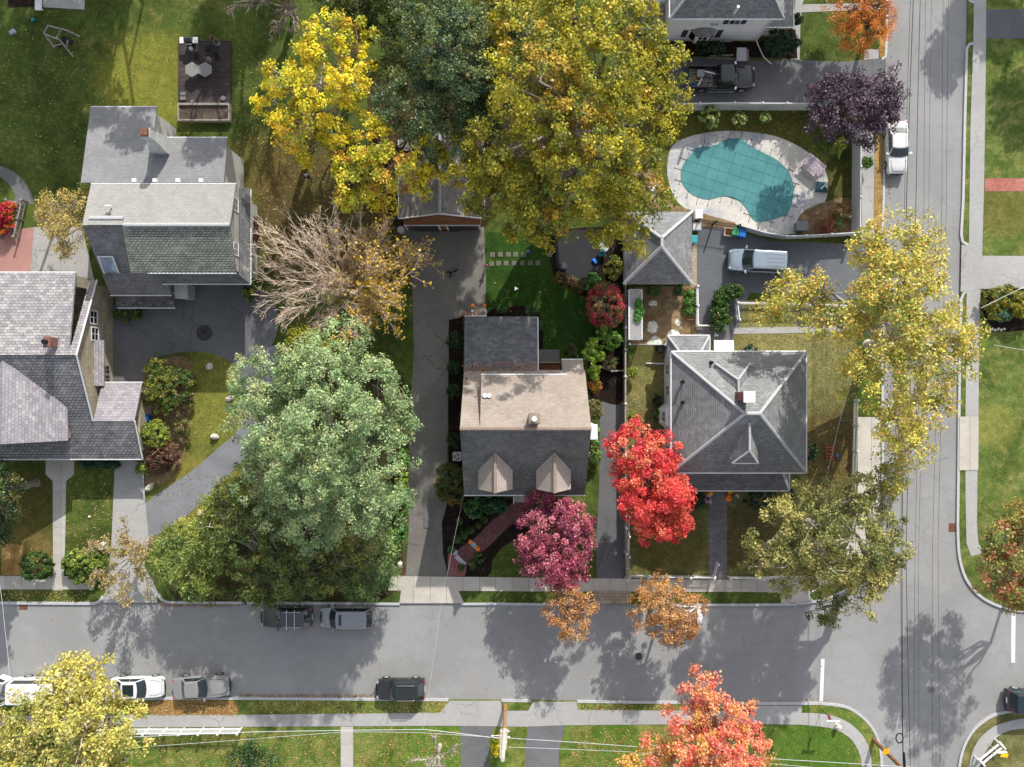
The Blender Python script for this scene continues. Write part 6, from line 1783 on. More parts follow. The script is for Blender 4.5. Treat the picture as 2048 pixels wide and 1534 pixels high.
b = MB(); b.box(-.32, .32, -.28, .28, .1, .8); b.build('cabinet', M['black'], r, world=False)
b = MB(); b.tube([(-.34, 0, .86), (.34, 0, .86)], .27, 14); b.build('hood', m_plain('grill_hood', '#26282a', .3, .1, spec=.5), r, world=False, smooth=False)
for s_ in (-1, 1): b = MB(); b.box(s_ * .57 - .22, s_ * .57 + .22, -.26, .26, .78, .83); b.build('side_shelf', M['white'], r, world=False)
b = MB(); b.tube([(-.28, -.33, .78), (.28, -.33, .78)], .03, 6); b.build('handle', M['chrome'], r, world=False)
for px in (388, 414):
    x, y = P(px, 143, .75)
    r = thing('patio_table', 'hexagonal grey table on the deck, %s of the joined pair' % ('left' if px < 400 else 'right'), 'table', (x, y, zd))
    b = MB(); b.cyl((0, 0), .66, .68, .74, 6); [None]
    o = b.build('tabletop', m_plain('grey_tabletop', '#7a7a78', .6, .08, 8), r, world=False); o.rotation_euler = (0, 0, HP)
    for i in range(3):
        a = i * 2.1 + .4; b = MB(); b.tube([(.35 * math.cos(a), .35 * math.sin(a), .68), (.4 * math.cos(a), .4 * math.sin(a), 0)], .03, 5); b.build('leg', M['black'], r, world=False)
chair('black metal chair above the left hexagonal table', 398, 120, -HP, M['black'], .35); chair('black metal chair right of the hexagonal tables', 438, 121, -HP, M['black'], .35); chair('black metal chair near the top of the deck', 421, 101, HP, M['black'], .35)
def pot(label, px, py, r_, mat, plant=None):
    x, y = P(px, py, .5)
    r = thing('plant_pot', label, 'plant pot', (x, y, zd))
    b = MB(); b.cyl((0, 0), r_ * .75, 0, .42, 16, r2=r_); b.cyl((0, 0), r_ * 1.08, .40, .46, 16); b.build('pot', mat, r, world=False)
    b = MB(); b.cyl((0, 0), r_ * .85, .455, .475, 14); b.build('soil', mMulch, r, world=False)
    if plant:
        b = MB(); rr = random.Random(px)
        for i in range(24): b.ball((rr.gauss(0, r_ * .4), rr.gauss(0, r_ * .4), .5 + rr.random() * .15), .055, 0, 6, 4)
        b.build('plant', plant, r, world=False)
pot('terracotta-rimmed pot at the top edge of the deck', 428, 79, .24, m_plain('terracotta_grey', '#8a6a5c', .8, .15), m_plain('dry_plant', '#6a5048', .9)); pot('pale round pot beside the terracotta-rimmed pot', 436, 88, .24, m_plain('pot_silver', '#9aa0a4', .6, .1), m_plain('dark_plant', '#3a4238', .9)); pot('grey pot between the chairs and the hexagonal tables', 420, 122, .2, m_plain('pot_grey', '#9c9490', .7, .1), m_plain('dry_plant2', '#7a6c64', .9))
b = MB(); x, y = P(388, 103); b.cyl((x, y), .17, zd, zd + .3, 14); b.cyl((x, y), .1, zd + .3, zd + .32, 12); one(b, 'bucket', M['white'], 'white bucket on the deck below the grill', 'bucket')
for i, (px, py) in enumerate(((371, 192), (371, 201), (451, 201), (391, 209))):
    b = MB(); x, y = P(px, py); b.cbox((x, y, zd + .06), (.5, .32, .12), .05 * i) if i < 2 else b.cyl((x, y), .22, zd, zd + .14, 14)
    one(b, 'paving_slab' if i < 2 else 'pot_saucer', m_plain('slab_grey%d' % i, '#67676a', .8, .12), ['upper grey slab lying at the left rim of the deck', 'lower grey slab lying at the left rim of the deck', 'round grey saucer near the right rim of the deck', 'round grey saucer just above the planting box'][i], 'slab' if i < 2 else 'saucer', bevel=.02)
# old timber swing frame / log seat pile
r = thing('timber_frame', 'collapsed grey timber play frame with dark seats on the back lawn', 'play frame', (*P(135, 82), G))
b = MB(); rr = random.Random(4)
for (a, c, z0, z1) in (((102, 78), (133, 90), .9, 1.0), ((107, 60), (150, 72), .8, .9), ((109, 63), (101, 78), .9, .95), ((130, 70), (125, 88), .6, .9), ((133, 90), (150, 116), .9, .1), ((103, 80), (113, 98), .9, .1), ((148, 72), (164, 76), .9, .2), ((112, 98), (135, 94), .4, .6), ((140, 100), (148, 90), .3, .9), ((128, 64), (131, 72), .1, .9)):
    p0, p1 = P(*a), P(*c); b.tube([(*p0, z0 + G), (*p1, z1 + G)], .07, 5)
b.build('frame', M['grey_wood'], r)
for (px, py, w, h_) in ((141, 87, 1.0, .55), (124, 96, .45, .4), (132, 65, .3, .2)):
    b = MB(); b.cbox((*P(px, py), .55), (w, h_, .1), -.5); b.build('seat', M['black'], r)
b = MB(); b.ball((*P(69, 42), G + .12), .15, 0, 14, 9); one(b, 'ball', M['teal'], 'turquoise ball on the back lawn', 'ball', smooth=True)
b = MB(); b.cbox((*P(28, 66), G + .1), (.5, .35, .2), .6); b.ball((*P(33, 67), G + .2), .2, 0, 8, 6); one(b, 'tarpaulin', m_plain('pale_tarp', '#8e98a4', .7, .1), 'crumpled pale blue tarpaulin on the back lawn', 'tarpaulin')
sheet('patio', [(85, -60), (172, -60), (171, 21), (85, 16)], mPath, 1)
sheet('bed', [(10, -60), (72, -60), (70, 14), (20, 16)], mMulch, 1)
x, y = P(76, 6, .5)
r = thing('lounge_chair', 'white plastic lounge chair at the top edge of the back lawn', 'chair', (x, y, G), HP)
b = MB(); b.box(-.6, .5, -.3, .3, .3, .36); b.build('seat', M['white'], r, world=False, bevel=.02)
b = MB(); b.cbox((.75, 0, .5), (.5, .6, .06)); b.build('backrest', M['white'], r, world=False)
for sx in (-1, 1): b = MB(); b.box(sx * .45 - .04, sx * .45 + .04, -.28, .28, 0, .3); b.build('leg', M['white'], r, world=False)
# ------------------------------------------------------------------ front yards
def boulder(label, px, py, r_, mat, seed, sq=(1, .8, .8)):
    x, y = P(px, py, r_ * .5)
    b = MB(); b.ball((0, 0, r_ * .45), r_, 0, 11, 8, sq, .16, seed)
    o = b.build('boulder', mat, None); o.location = (x, y, G); o.rotation_euler = (0, 0, seed)
    sd = o.modifiers.new('s', 'BEVEL'); sd.width = .03; sd.limit_method = 'ANGLE'
    tag(o, label, 'boulder')
boulder('grey angular boulder at the top of the grass island', 420, 733, .36, M['stone'], 1); boulder('tall pale boulder by the curved drive near the green tree', 460, 797, .33, M['stone'], 2, (.7, 1.1, .9)); boulder('grey boulder half way down the grass island edge', 430, 873, .34, M['stone'], 3, (1.1, .7, .9))
boulder('white-streaked boulder at the lower tip of the grass island', 300, 974, .42, M['stone'], 4, (1.2, .6, .7)); boulder('grey boulder across the drive under the green tree', 491, 942, .26, M['stone'], 5); boulder('grey boulder on the bank below the curved drive', 402, 1026, .3, M['stone'], 6, (.8, 1, .9))
boulder('large pale boulder beside the front walk hedge', 208, 1091, .46, M['palestone'], 7, (1.2, .7, .7)); boulder('small white stone beside the large pale boulder', 219, 1101, .22, M['palestone'], 8); boulder('white stone on the brown mulch beside the centre driveway', 800, 1127, .25, M['palestone'], 9, (1, 1, 1.1)); boulder('tiny white stone on the left front lawn', 180, 1033, .13, M['palestone'], 10)
boulder('pale stone against the side of the slate house wing', 287, 784, .4, M['palestone'], 12, (1.3, .7, .7)); boulder('pale stone at the corner of the slate house front', 286, 888, .35, M['palestone'], 13)
for i in range(6): boulder('white edging stone around the shrub bed by the side-street driveway', 1977 + i * 6, 660 - (i % 2) * 2, .13, M['palestone'], 20 + i); bpy.context.scene.collection.objects[-1]['group'] = 'white edging stones'
x, y = P(914, 913, .8)
r = thing('air_conditioner', 'white round-topped air conditioner unit beside the centre driveway', 'air conditioner', (x, y, G))
b = MB(); b.box(-.38, .38, -.4, .4, 0, .8); b.build('case', M['vinyl'], r, world=False, bevel=.1)
b = MB(); b.cyl((0, 0), .3, .80, .812, 24); b.build('fan_grille', m_plain('fan_grey', '#6a6c6c', .6), r, world=False)
b = MB()
for i in range(3): b.cbox((.13 * math.cos(i * 2.1), .13 * math.sin(i * 2.1), .82), (.26, .1, .01), i * 2.1)
b.build('fan', M['vinyl'], r, world=False)
def pumpkin(label, px, py, r_=.17, z=G, mat=None):
    x, y = P(px, py, z)
    r = thing('pumpkin', label, 'pumpkin', (x, y, z))
    b = MB(); b.ball((0, 0, r_ * .75), r_, 0, 20, 9, (1, 1, .78), rib=.06); b.build('body', mat or M['orange'], r, world=False, smooth=True)
    b = MB(); b.tube([(0, 0, r_ * 1.4), (.02, .01, r_ * 1.75)], .025, 5); b.build('stem', M['darkbark'], r, world=False)
pumpkin('pumpkin on the left post of the back steps', 945, 612 , .17, 1.05); pumpkin('pumpkin on the right post of the back steps', 969, 612, .17, 1.05); pumpkin('pumpkin at the upper end of the stone step in the brick walk', 941, 1083, .19, .3); pumpkin('pumpkin at the lower end of the stone step in the brick walk', 956, 1097, .21, .3)
def step_stone(label, p0, p1, w=.38, h=.16):
    a, c = Vector((*P(*p0), 0)), Vector((*P(*p1), 0)); m = (a + c) / 2
    b = MB(); b.cbox((m.x, m.y, G + h / 2), ((c - a).length, w, h), math.atan2(c.y - a.y, c.x - a.x)); one(b, 'stone_step', m_plain('blue_stone', '#9aa2a4', .8, .1, 5) if 'blue_stone' not in bpy.data.materials else bpy.data.materials['blue_stone'], label, 'step', bevel=.015)
step_stone('stone step between the two pumpkins on the brick walk', (944, 1085), (954, 1095)); step_stone('long stone step at the bottom of the brick walk', (912, 1111), (931, 1129)); step_stone('short stone step at the corner of the brick walk', (911, 1099), (911, 1109))
# small ball-shaped shrubs in the mulch
for i, (px, py, rad, lab) in enumerate(((941, 1061, 7, 'third'), (927, 1070, 7, 'second'), (914, 1079, 7.5, 'first'))): shrub('small ball-shaped box shrub above the brick walk, %s from the driveway' % lab, [(px, py, rad, .4, 1, .9)], [('#3c5426', 4), ('#4c6630', 3)], 70 + i, dens=16, amp=.05, leaf=.08, cl=.12)
for i, (px, py, rad, lab) in enumerate(((958, 1116, 9.5, 'rounded box shrub just below the lower pumpkin'), (943, 1130, 9, 'rounded box shrub above the pavement by the brick walk'), (923, 1135, 5.5, 'small olive shrub standing in the brick apron'), (968, 1040, 5, 'small round shrub below the big rhododendron'), (903, 1098, 6, 'little dark shrub at the driveway edge above the brick apron'), (957, 1051, 4, 'tiny upright plant between the small round shrubs'), (919, 1042, 6, 'low spiky plant in the mulch beside the driveway'))):
    shrub(lab, [(px, py, rad, .4, 1, .9)], [('#3c5426', 4), ('#566a30', 3)], 80 + i, dens=15, amp=.08, leaf=.09, cl=.13)
shrub('big dark glossy rhododendron in front of the house with two dormers', [(948, 1015, 20, 1.1), (975, 1008, 18, 1.0), (1000, 1008, 16, 1.0)], [('#2c5034', 4), ('#44703c', 3), ('#6a9048', 1)], 90, leaf=.2)
shrub('large olive and russet rounded shrub leaning over the centre driveway', [(898, 955, 26, 1.8), (902, 985, 24, 1.6), (890, 975, 18, 1.4)], [('#4c5a26', 4), ('#5c6428', 3), ('#8c5c2c', 1)], 91, leaf=.14, dens=8)
for i, (px, py, rad, lab) in enumerate(((908, 782, 12, 'dark clipped shrub left of the tan roof, upper one'), (908, 880, 12, 'dark clipped shrub left of the house, above the air conditioner'), (910, 680, 14, 'dark shrub beside the charcoal rear wing'), (908, 735, 11, 'loose green shrub at the driveway edge by the tan roof'))):
    shrub(lab, [(px, py, rad, 1.0, 1.2, 1)], [('#26441f', 4), ('#335426', 3)], 95 + i)
shrub('olive ball-shaped shrub right of the tan-roofed house', [(1190, 818, 15, 1.4, 1.3, .9)], [('#6c6a3c', 4), ('#7c7a48', 3)], 100, amp=.05, dens=11)
shrub('orange and yellow rounded shrub above the olive ball-shaped one', [(1190, 772, 14, 1.2)], [('#c08a34', 4), ('#b06a34', 2), ('#8c8c38', 2)], 101)
shrub('lime green spreading shrub at the corner of the tan roof', [(1185, 690, 15, 2.2), (1180, 715, 17, 2.6), (1188, 740, 13, 2), (1195, 712, 12, 2)], [('#8aa83a', 5), ('#a4b848', 3), ('#6c9034', 3)], 102, leaf=.22, elong=.35, radial=True, dens=5, thick=.6, amp=.35)
shrub('bright leafy shrub next to the burning bush by the rail fence', [(1222, 680, 18, 1.6), (1210, 665, 14, 1.5)], [('#5c8434', 4), ('#7ca040', 3), ('#9ab048', 1)], 103, leaf=.18)
shrub('brown-tipped shrub inside the timber-edged bed', [(1220, 725, 15, 1.0)], [('#7a6a44', 4), ('#5c6438', 3)], 104, leaf=.1)
shrub('yellowish oval shrub at the left wall of the pyramid garage', [(1228, 535, 17, 2.0, 1.4, 1.0)], [('#7c8430', 4), ('#96943a', 3), ('#5c6c28', 2)], 105)
shrub('green leafy shrub between the slate patio and the burning bush', [(1185, 560, 12, 1.1), (1198, 572, 11, 1.0), (1178, 572, 9, .9)], [('#3c6a34', 4), ('#54803c', 3)], 106, leaf=.18)
shrub('low russet hedge plant along the lower rim of the slate patio', [(1120, 560, 13, .7), (1140, 568, 14, .7), (1158, 572, 12, .7)], [('#5a4a26', 4), ('#6c5c2c', 3), ('#4a5426', 2)], 107)
shrub('pale green shrubs in the bed behind the charcoal rear wing', [(1062, 622, 9, .7), (1000, 618, 8, .6), (1078, 650, 8, .7)], [('#4c7434', 4), ('#3c5c2c', 3)], 108)
shrub('long leafy foundation planting at the right side of the tan-roofed house', [(1188, 885, 11, .9), (1190, 912, 13, 1.0), (1187, 860, 9, .8)], [('#6c8a44', 4), ('#8ca458', 3), ('#4c6c30', 2)], 109, leaf=.16)
shrub('dark green shrub at the top right of the brown mulch beside the patio step', [(1143, 700, 12, .8)], [('#4c5a2c', 4), ('#6a6a38', 2)], 110)
# clipped hedge along the centre driveway and the curved hedge by the black driveway
shrub('tall clipped hedge along the left edge of the centre driveway', [(803, 890, 11, 1.8, 1.6, 1.2), (805, 930, 11, 1.8, 1.8, 1.2), (805, 975, 11, 1.8, 1.8, 1.2), (803, 1020, 11, 1.8, 1.8, 1.2), (800, 1060, 10, 1.7, 1.6, 1.2), (780, 1090, 14, 1.6, 1.6, 1.0), (770, 1130, 14, 1.4, 1.4, 1.0)], [('#4c7a30', 4), ('#6a9038', 3), ('#8ca444', 1)], 111, cat='hedge', name='hedge', power=4, amp=.05, dens=9)
shrub('curved dark green clipped hedge beside the black driveway', [(1435, 650, 13, 1.1, 1, .9), (1436, 636, 14, 1.1, 1, .9), (1437, 622, 14, 1.1, 1, .9), (1439, 608, 15, 1.1, 1, .9), (1444, 596, 15, 1.1, 1, .9), (1453, 587, 15, 1.1, .9, .9), (1464, 583, 14, 1.1, .9, .9), (1474, 584, 11, 1.0, .9, .9)], [('#33521e', 4), ('#456428', 3)], 112, cat='hedge', name='hedge', power=3, amp=.05, dens=11, leaf=.11, tips=('#b8a878', .02))
shrub('square clipped hedge left of the front walk at the left pavement', [(77, 1130, 28, .9, .9, .8)], [('#3f5a24', 4), ('#50682c', 3)], 113, cat='hedge', name='hedge', power=4, amp=.03, dens=11, leaf=.11)
shrub('loose yellow-green hedge right of the front walk at the left pavement', [(150, 1122, 22, .9), (180, 1125, 26, 1.0), (197, 1130, 18, .9), (165, 1145, 22, .8)], [('#5c7430', 4), ('#80903c', 3), ('#9aa44c', 1)], 114, cat='hedge', name='hedge', leaf=.18, dens=6)
shrub('dark low hedge under the front eave of the slate house', [(175, 928, 14, .5, .5), (205, 927, 14, .5, .5), (228, 930, 10, .5, .6)], [('#2c5240', 4), ('#3f6448', 3)], 115, cat='hedge', name='hedge')
shrub('tall yellow-green conifer shrub on the grass island', [(325, 745, 28, 1.6), (345, 770, 34, 1.8), (315, 785, 30, 1.7), (335, 805, 26, 1.4), (310, 730, 22, 1.3)], [('#6c7a34', 4), ('#8f8c3c', 3), ('#4f6a30', 3)], 116, leaf=.2, elong=.35, dens=5, amp=.3, thick=.5)
shrub('round golden-green shrub beside the blue and green bins', [(312, 868, 28, 1.4)], [('#7c8c34', 5), ('#94a040', 3)], 117, leaf=.18, elong=.4)
shrub('dark maroon low maple shrub at the corner of the slate house', [(322, 912, 28, 1.1), (340, 905, 22, 1.0), (318, 930, 20, .9)], [('#6a4c3c', 4), ('#7a5644', 3), ('#5a443a', 2)], 118, leaf=.13)
shrub('small green-gold shrub at the foot of the maroon shrub', [(287, 935, 14, .8)], [('#6c8434', 4), ('#88983e', 3)], 119)
shrub('straggly thin shrub right of the golden-green one on the island', [(365, 855, 18, .8), (372, 800, 15, .8), (380, 760, 14, .7)], [('#7c7c44', 4), ('#6c6c3c', 3)], 120, dens=3, leaf=.14)
shrub('green and yellow shrub at the front right corner of the long grey house', [(503, 575, 14, .9), (497, 590, 10, .7)], [('#44642c', 4), ('#a8a034', 2)], 121)
shrub('dark red barberry behind the right wall of the long grey house', [(508, 470, 9, 1.0, 1.6), (508, 445, 8, 1.0)], [('#4c242c', 4), ('#3c2428', 3)], 122)
shrub('dark ivy-like shrub in the corner below the west porch of the long grey house', [(250, 630, 18, .8, .7), (275, 628, 9, .7), (332, 578, 10, .7)], [('#33502c', 4), ('#8c8c30', 1)], 123)
# right house and pool yard planting
for i, (px, py, rad, lab, pal) in enumerate(((1318, 832, 11, 'round green shrub by the bay window of the hip-roofed house', 'g'), (1313, 800, 8, 'small dark green shrub above the bay window', 'd'), (1395, 1000, 18, 'dark green shrub under the front porch left of the paved walk', 'd'), (1510, 998, 22, 'dark green shrub under the front porch right of the paved walk', 'd'), (1560, 990, 24, 'dark green shrub below the right end of the front porch', 'd'), (1620, 905, 16, 'tall dark shrub at the right wall of the hip-roofed house', 'd'),
                                            (1420, 235, 20, 'pale leafy shrub below the top pool fence', 'p'), (1478, 240, 13, 'thin pale weed on the pool lawn', 'p'), (1530, 235, 9, 'thin yellow-green weed right of the thin pale one', 'p'), (1683, 287, 10, 'lime green plant below the purple plum tree', 'l'), (1685, 425, 18, 'russet shrub in the corner bed of the pool yard', 'r'), (1655, 450, 18, 'reddish low shrub in the bed along the pool fence', 'r2'), (1672, 440, 12, 'green shrub between the russet and reddish ones', 'g'), (1733, 325, 9, 'grey-green tuft between the pool fence and the street', 'g'), (1333, 405, 18, 'yellow-green shrub at the top of the pyramid garage', 'l'), (1375, 345, 8, 'small shrub at the left rim of the pool terrace', 'l') if False else (1258, 700, 10, 'green plant at the left end of the lattice fence', 'g'),
                                            (1265, 745, 8, 'yellow plant along the rail fence in the side yard', 'l'), (1264, 835, 8, 'green-gold plant low along the rail fence', 'l'), (1500, 704, 14, 'low dark hedge plant at the back wall of the hip-roofed house', 'd'), (1456, 640, 6, 'blue-green tuft behind the curved hedge', 'g'))):
    pals = {'g': [('#4c6c2c', 4), ('#6a8438', 3)], 'd': [('#22402a', 4), ('#335234', 3)], 'p': [('#8c9c5c', 3), ('#6c8040', 3), ('#a8ac70', 1)], 'l': [('#94983c', 4), ('#7c8c34', 3)], 'r': [('#7c5c34', 4), ('#6c6c38', 2)], 'r2': [('#8c4c3c', 4), ('#9a6a50', 2), ('#5c5c30', 1)]}
    shrub(lab, [(px, py, rad, .8 + rad * .02)], pals[pal], 130 + i, leaf=.16 if pal != 'p' else .2, dens=6 if pal != 'p' else 2.5)
for i, (px, py, rad, lab) in enumerate(((1405, 95, 14, 'left of two dark shrubs under the bay window of the white-sided house'), (1437, 98, 14, 'right of two dark shrubs under the bay window of the white-sided house'), (1555, 86, 26, 'big rounded green shrub at the porch corner of the white-sided house'), (1582, 85, 18, 'clipped green shrub right of the big one at the porch'), (1594, 38, 10, 'narrow green shrub beside the porch roof at the top'))):
    shrub(lab, [(px, py, rad, 1.0 + rad * .02)], [('#223c26', 4), ('#31502e', 3)], 160 + i)
shrub('golden ornamental grass clump by the side-street driveway', [(1985, 600, 20, .9), (2015, 595, 24, 1.0), (2045, 610, 26, 1.0), (1990, 625, 14, .8)], [('#a89c34', 4), ('#8c8c30', 3), ('#5c6c2c', 2)], 170, leaf=.22, elong=.3, radial=True)
shrub('blue-green juniper shrub below the golden grass clump', [(2005, 628, 15, .8)], [('#6c8c6c', 4), ('#54745c', 3)], 171)
shrub('bright yellow shrub beside the utility pole at the bottom edge', [(996, 1500, 13, 1.6), (1000, 1480, 9, 1.5)], [('#c8b82c', 4), ('#b0b038', 2)], 172, leaf=.16)
# decorations at the front porch of the right house
pumpkin('large orange pumpkin in the heap right of the porch steps', 1456, 996, .26, .3); pumpkin('yellow gourd at the top of the heap right of the porch steps', 1459, 983, .2, .3, M['yellow'])
pumpkin('small orange pumpkin above the large one in the heap', 1457, 991, .17, .5); pumpkin('yellow gourd left of the porch steps by the flag', 1420, 986, .2, .3, M['yellow']); pumpkin('rust-red gourd left of the porch steps', 1413, 985, .2, .3, m_plain('rust_gourd', '#a8502c', .6, .1)); pumpkin('rust-red gourd right of the heap by the porch steps', 1471, 984, .2, .3, bpy.data.materials['rust_gourd'])
for px, lab in ((1412.5, 'small white box lantern left of the porch steps'), (1471, 'small white box lantern right of the porch steps')):
    b = MB(); b.cbox((*P(px, 990.5), .35), (.18, .18, .46)); b.cbox((*P(px, 990.5), .61), (.24, .24, .06), taper=.4); one(b, 'lantern', M['white'], lab, 'lantern')
b = MB(); x, y = P(1464, 996); a = [(x + .3 * math.cos(t), y + .3 * math.sin(t), .55 + .1 * math.cos(t)) for t in [i * math.pi / 8 for i in range(17)]]; b.tube(a, .05, 6); one(b, 'wreath', m_plain('twig_wreath', '#5c5468', .8, .2), 'ring-shaped twig wreath leaning on the pumpkin heap', 'wreath')
r = thing('flag', 'striped flag on a white pole tilted out beside the porch steps', 'flag', (*P(1419, 990), 1.6))
p0, p1 = W(1419, 990, 1.7), W(1423, 1009, 2.3)
b = MB(); b.tube([p0, p1], .025, 6); b.build('pole', M['white'], r)
b = MB(); mS = [m_plain('flag_red', '#8c4058', .7), m_plain('flag_white', '#d8d0d4', .7), m_plain('flag_blue', '#3c3a5c', .7)]
for i in range(9):
    t0, t1 = i / 9, (i + 1) / 9
    q0 = Vector(p0).lerp(Vector(p1), .25 + .72 * t0); q1 = Vector(p0).lerp(Vector(p1), .25 + .72 * t1)
    def dr(q, k): return (q.x - .36 * k, q.y - .05 * k + .04 * math.sin(k * 5), q.z - .75 * k)
    for k in range(4):
        b.face([dr(q0, k / 4), dr(q1, k / 4), dr(q1, (k + 1) / 4), dr(q0, (k + 1) / 4)], 2 if (i < 4 and k < 2) else i % 2)
o = b.build('cloth', mS, r); sm = o.modifiers.new('s', 'SOLIDIFY'); sm.thickness = .012
# red slatted chair and ball in the side yard
x, y = P(1656, 906)
r = thing('garden_bench', 'low reddish slatted lounger in the shady yard right of the hip roof', 'lounger', (x, y, G), .1)
b = MB()
for i in range(5): b.box(-.35, .35, -.6 + i * .27, -.5 + i * .27, .25, .3)
for s_ in (-1, 1): b.box(s_ * .3 - .03, s_ * .3 + .03, -.65, .7, .18, .25)
b.build('seat', m_plain('red_wood', '#8c4a38', .8, .2), r, world=False)
for sx in (-1, 1):
    for yy in (-.55, .55): b = MB(); b.box(sx * .3 - .03, sx * .3 + .03, yy - .03, yy + .03, 0, .18); b.build('leg', bpy.data.materials['red_wood'], r, world=False)
b = MB(); b.ball((*P(1671, 911), G + .13), .14, 0, 14, 9); one(b, 'ball', M['blue'], 'blue ball beside the reddish slatted lounger', 'ball', smooth=True)
# white hatch and planks by the pickup
b = MB(); x, y = P(1485, 110, .5); b.slab([(x - .55, y + .55, .75), (x + .3, y + .55, .75), (x + .3, y - .55, .55), (x - .55, y - .55, .55)], .06, 0); b.box(x - .5, x + .55, y - .5, y + .5, G, .52, 1); one(b, 'cellar_hatch', [m_plain('hatch_white', '#b8b8ba', .6, .05), m_plain('hatch_side', '#8c7c78', .7, .1)], 'pale sloping cellar hatch beside the black pickup', 'hatch')
b = MB(); b.cbox((*P(1442, 113), G + .06), (2.1, .16, .1), .05); one(b, 'plank', M['grey_wood'], 'grey plank lying above the pickup left of the pale hatch', 'plank'); b = MB(); b.cbox((*P(1450, 119), G + .06), (3.6, .12, .1), -.03); one(b, 'plank', M['grey_wood'], 'long thin plank on the bed edge nearest the pickup', 'plank')
b = MB(); rr = random.Random(8); b.tube([(*P(1374 + 6 * math.cos(i * .5) * (1 + .04 * i) + i * .9, 112 + 5 * math.sin(i * .5)), G + .04) for i in range(26)], .02, 5); one(b, 'garden_hose', m_plain('hose_green', '#31503c', .6), 'dark coiled garden hose on the bed beside the pickup', 'hose')
# ------------------------------------------------------------------ people
def person(label, px, py, rz, ht, shirt, trousers, hair, lean=0.0, crouch=0.0, arm=.5, hood=False):
    x, y = P(px, py, ht * .6)
    root = thing('person', label, 'person', (x, y, G), rz)
    # x = forward, y = left; skeleton in metres
    s = ht
    ca, sa = math.cos(lean), math.sin(lean)
    hip = Vector((0, 0, .52 * s * (1 - .42 * crouch)))
    def up(d, side=0, fwd=0): return hip + Vector((sa * d + ca * fwd, side, ca * d - sa * fwd))
    V_, E_, R_, T_ = [], [], [], []
    def add(p, r, t, prev=None):
        V_.append(tuple(p)); R_.append(r * s); T_.append(t)
        if prev is not None: E_.append((prev, len(V_) - 1))
        return len(V_) - 1
    pelvis = add(hip, .078, 1)
    waist = add(up(.12 * s), .07, 0, pelvis); chest = add(up(.24 * s), .082, 0, waist); neck = add(up(.315 * s), .032, 2, chest)
    jaw = add(up(.36 * s, 0, .012 * s), .045, 2, neck); head = add(up(.415 * s, 0, .004 * s), .06, 2, jaw); crown_ = add(up(.465 * s), .036, 2, head)
    add(up(.40 * s, 0, .075 * s), .012, 2, head)                                        # nose
    for sd in (-1, 1):
        add(up(.405 * s, sd * .066 * s, 0), .012, 2, head)                              # ear
        sh = add(up(.285 * s, sd * .105 * s), .042, 0, chest)
        el = add(up(.125 * s, sd * .15 * s, .05 * s + .1 * arm * s), .032, 0, sh)
        wr = add(up(.06 * s + .05 * arm * s, sd * .11 * s, .16 * s + .10 * arm * s), .021, 2, el)
        pd = Vector(V_[wr]) - Vector(V_[el]); pd.normalize()
        pm = add(Vector(V_[wr]) + pd * .045 * s, .024, 2, wr)
        sidev = Vector((0, 1, 0))
        for k, ln in enumerate((.040, .047, .044, .034)):
            o_ = sidev * (k - 1.5) * .012 * s
            f1 = add(Vector(V_[pm]) + pd * .022 * s + o_, .0075, 2, pm)
            add(Vector(V_[f1]) + (pd * .8 - Vector((0, 0, .45))) * ln * s * .8, .006, 2, f1)
        th = add(Vector(V_[wr]) + pd * .022 * s - sidev * sd * .024 * s, .009, 2, wr)
        add(Vector(V_[th]) + pd * .03 * s - sidev * sd * .010 * s, .007, 2, th)
        hj = add(hip + Vector((0, sd * .055 * s, -.03 * s)), .058, 1, pelvis)
        kz = hip.z * .52
        kn = add(Vector((.04 * s + .20 * crouch * s, sd * .062 * s, kz)), .04, 1, hj)
        an = add(Vector((-.01 * s - .02 * crouch * s, sd * .065 * s, .045 * s)), .026, 1, kn)
        add(Vector((.085 * s, sd * .075 * s, .022 * s)), .022, 3, an)
    me = bpy.data.meshes.new('body_skeleton'); me.from_pydata(V_, E_, [])
    tmp = bpy.data.objects.new('body_skeleton', me); COL.objects.link(tmp)
    md = tmp.modifiers.new('skin', 'SKIN'); md.use_smooth_shade = True
    for i, sv in enumerate(me.skin_vertices[0].data): sv.radius = (R_[i], R_[i]); sv.use_root = (i == 0)
    su = tmp.modifiers.new('sub', 'SUBSURF'); su.levels = 1; su.render_levels = 1
    dg = bpy.context.evaluated_depsgraph_get(); dg.update()
    bm = bpy.data.meshes.new_from_object(tmp.evaluated_get(dg))
    bpy.data.objects.remove(tmp)
    for mt in (shirt, trousers, M['skin'], M['black']): bm.materials.append(mt)
    seg = [(Vector(V_[a]), Vector(V_[c]), T_[c]) for a, c in E_]
    for p in bm.polygons:
        best, bt = 9, 0
        for a, c, t in seg:
            d = c - a; u = max(0, min(1, (p.center - a).dot(d) / max(d.length_squared, 1e-9)))
            q = (p.center - (a + d * u)).length
            if q < best: best, bt = q, t
        p.material_index = bt
        p.use_smooth = True
    bo = bpy.data.objects.new('body', bm); COL.objects.link(bo); sub(bo, root)
    hv = Vector(V_[head])
    b = MB()
    d = (up(1) - up(0)).normalized(); f = Vector((ca, 0, -sa))
    for sd in (-1, 1):
        e = hv + f * .055 * s + d * -.002 * s + Vector((0, sd * .024 * s, 0)); b.ball(e, .009 * s, 0, 6, 4)
    b.build('eyes', M['black'], root, world=False)
    b = MB(); c = hv + d * .014 * s - f * .012 * s
    b.ball(c, .072 * s, 0, 14, 9, (1.0, .98, 1.02), .03, 3)
    if hood: b.ball(up(.34 * s, 0, -.03 * s), .06 * s, 0, 10, 6, (1, 1.2, .7))
    b.build('hair' if not hood else 'hood', hair, root, world=False, smooth=True)


def mp(n, c): return bpy.data.materials.get(n) or m_plain(n, c, .8, .08)


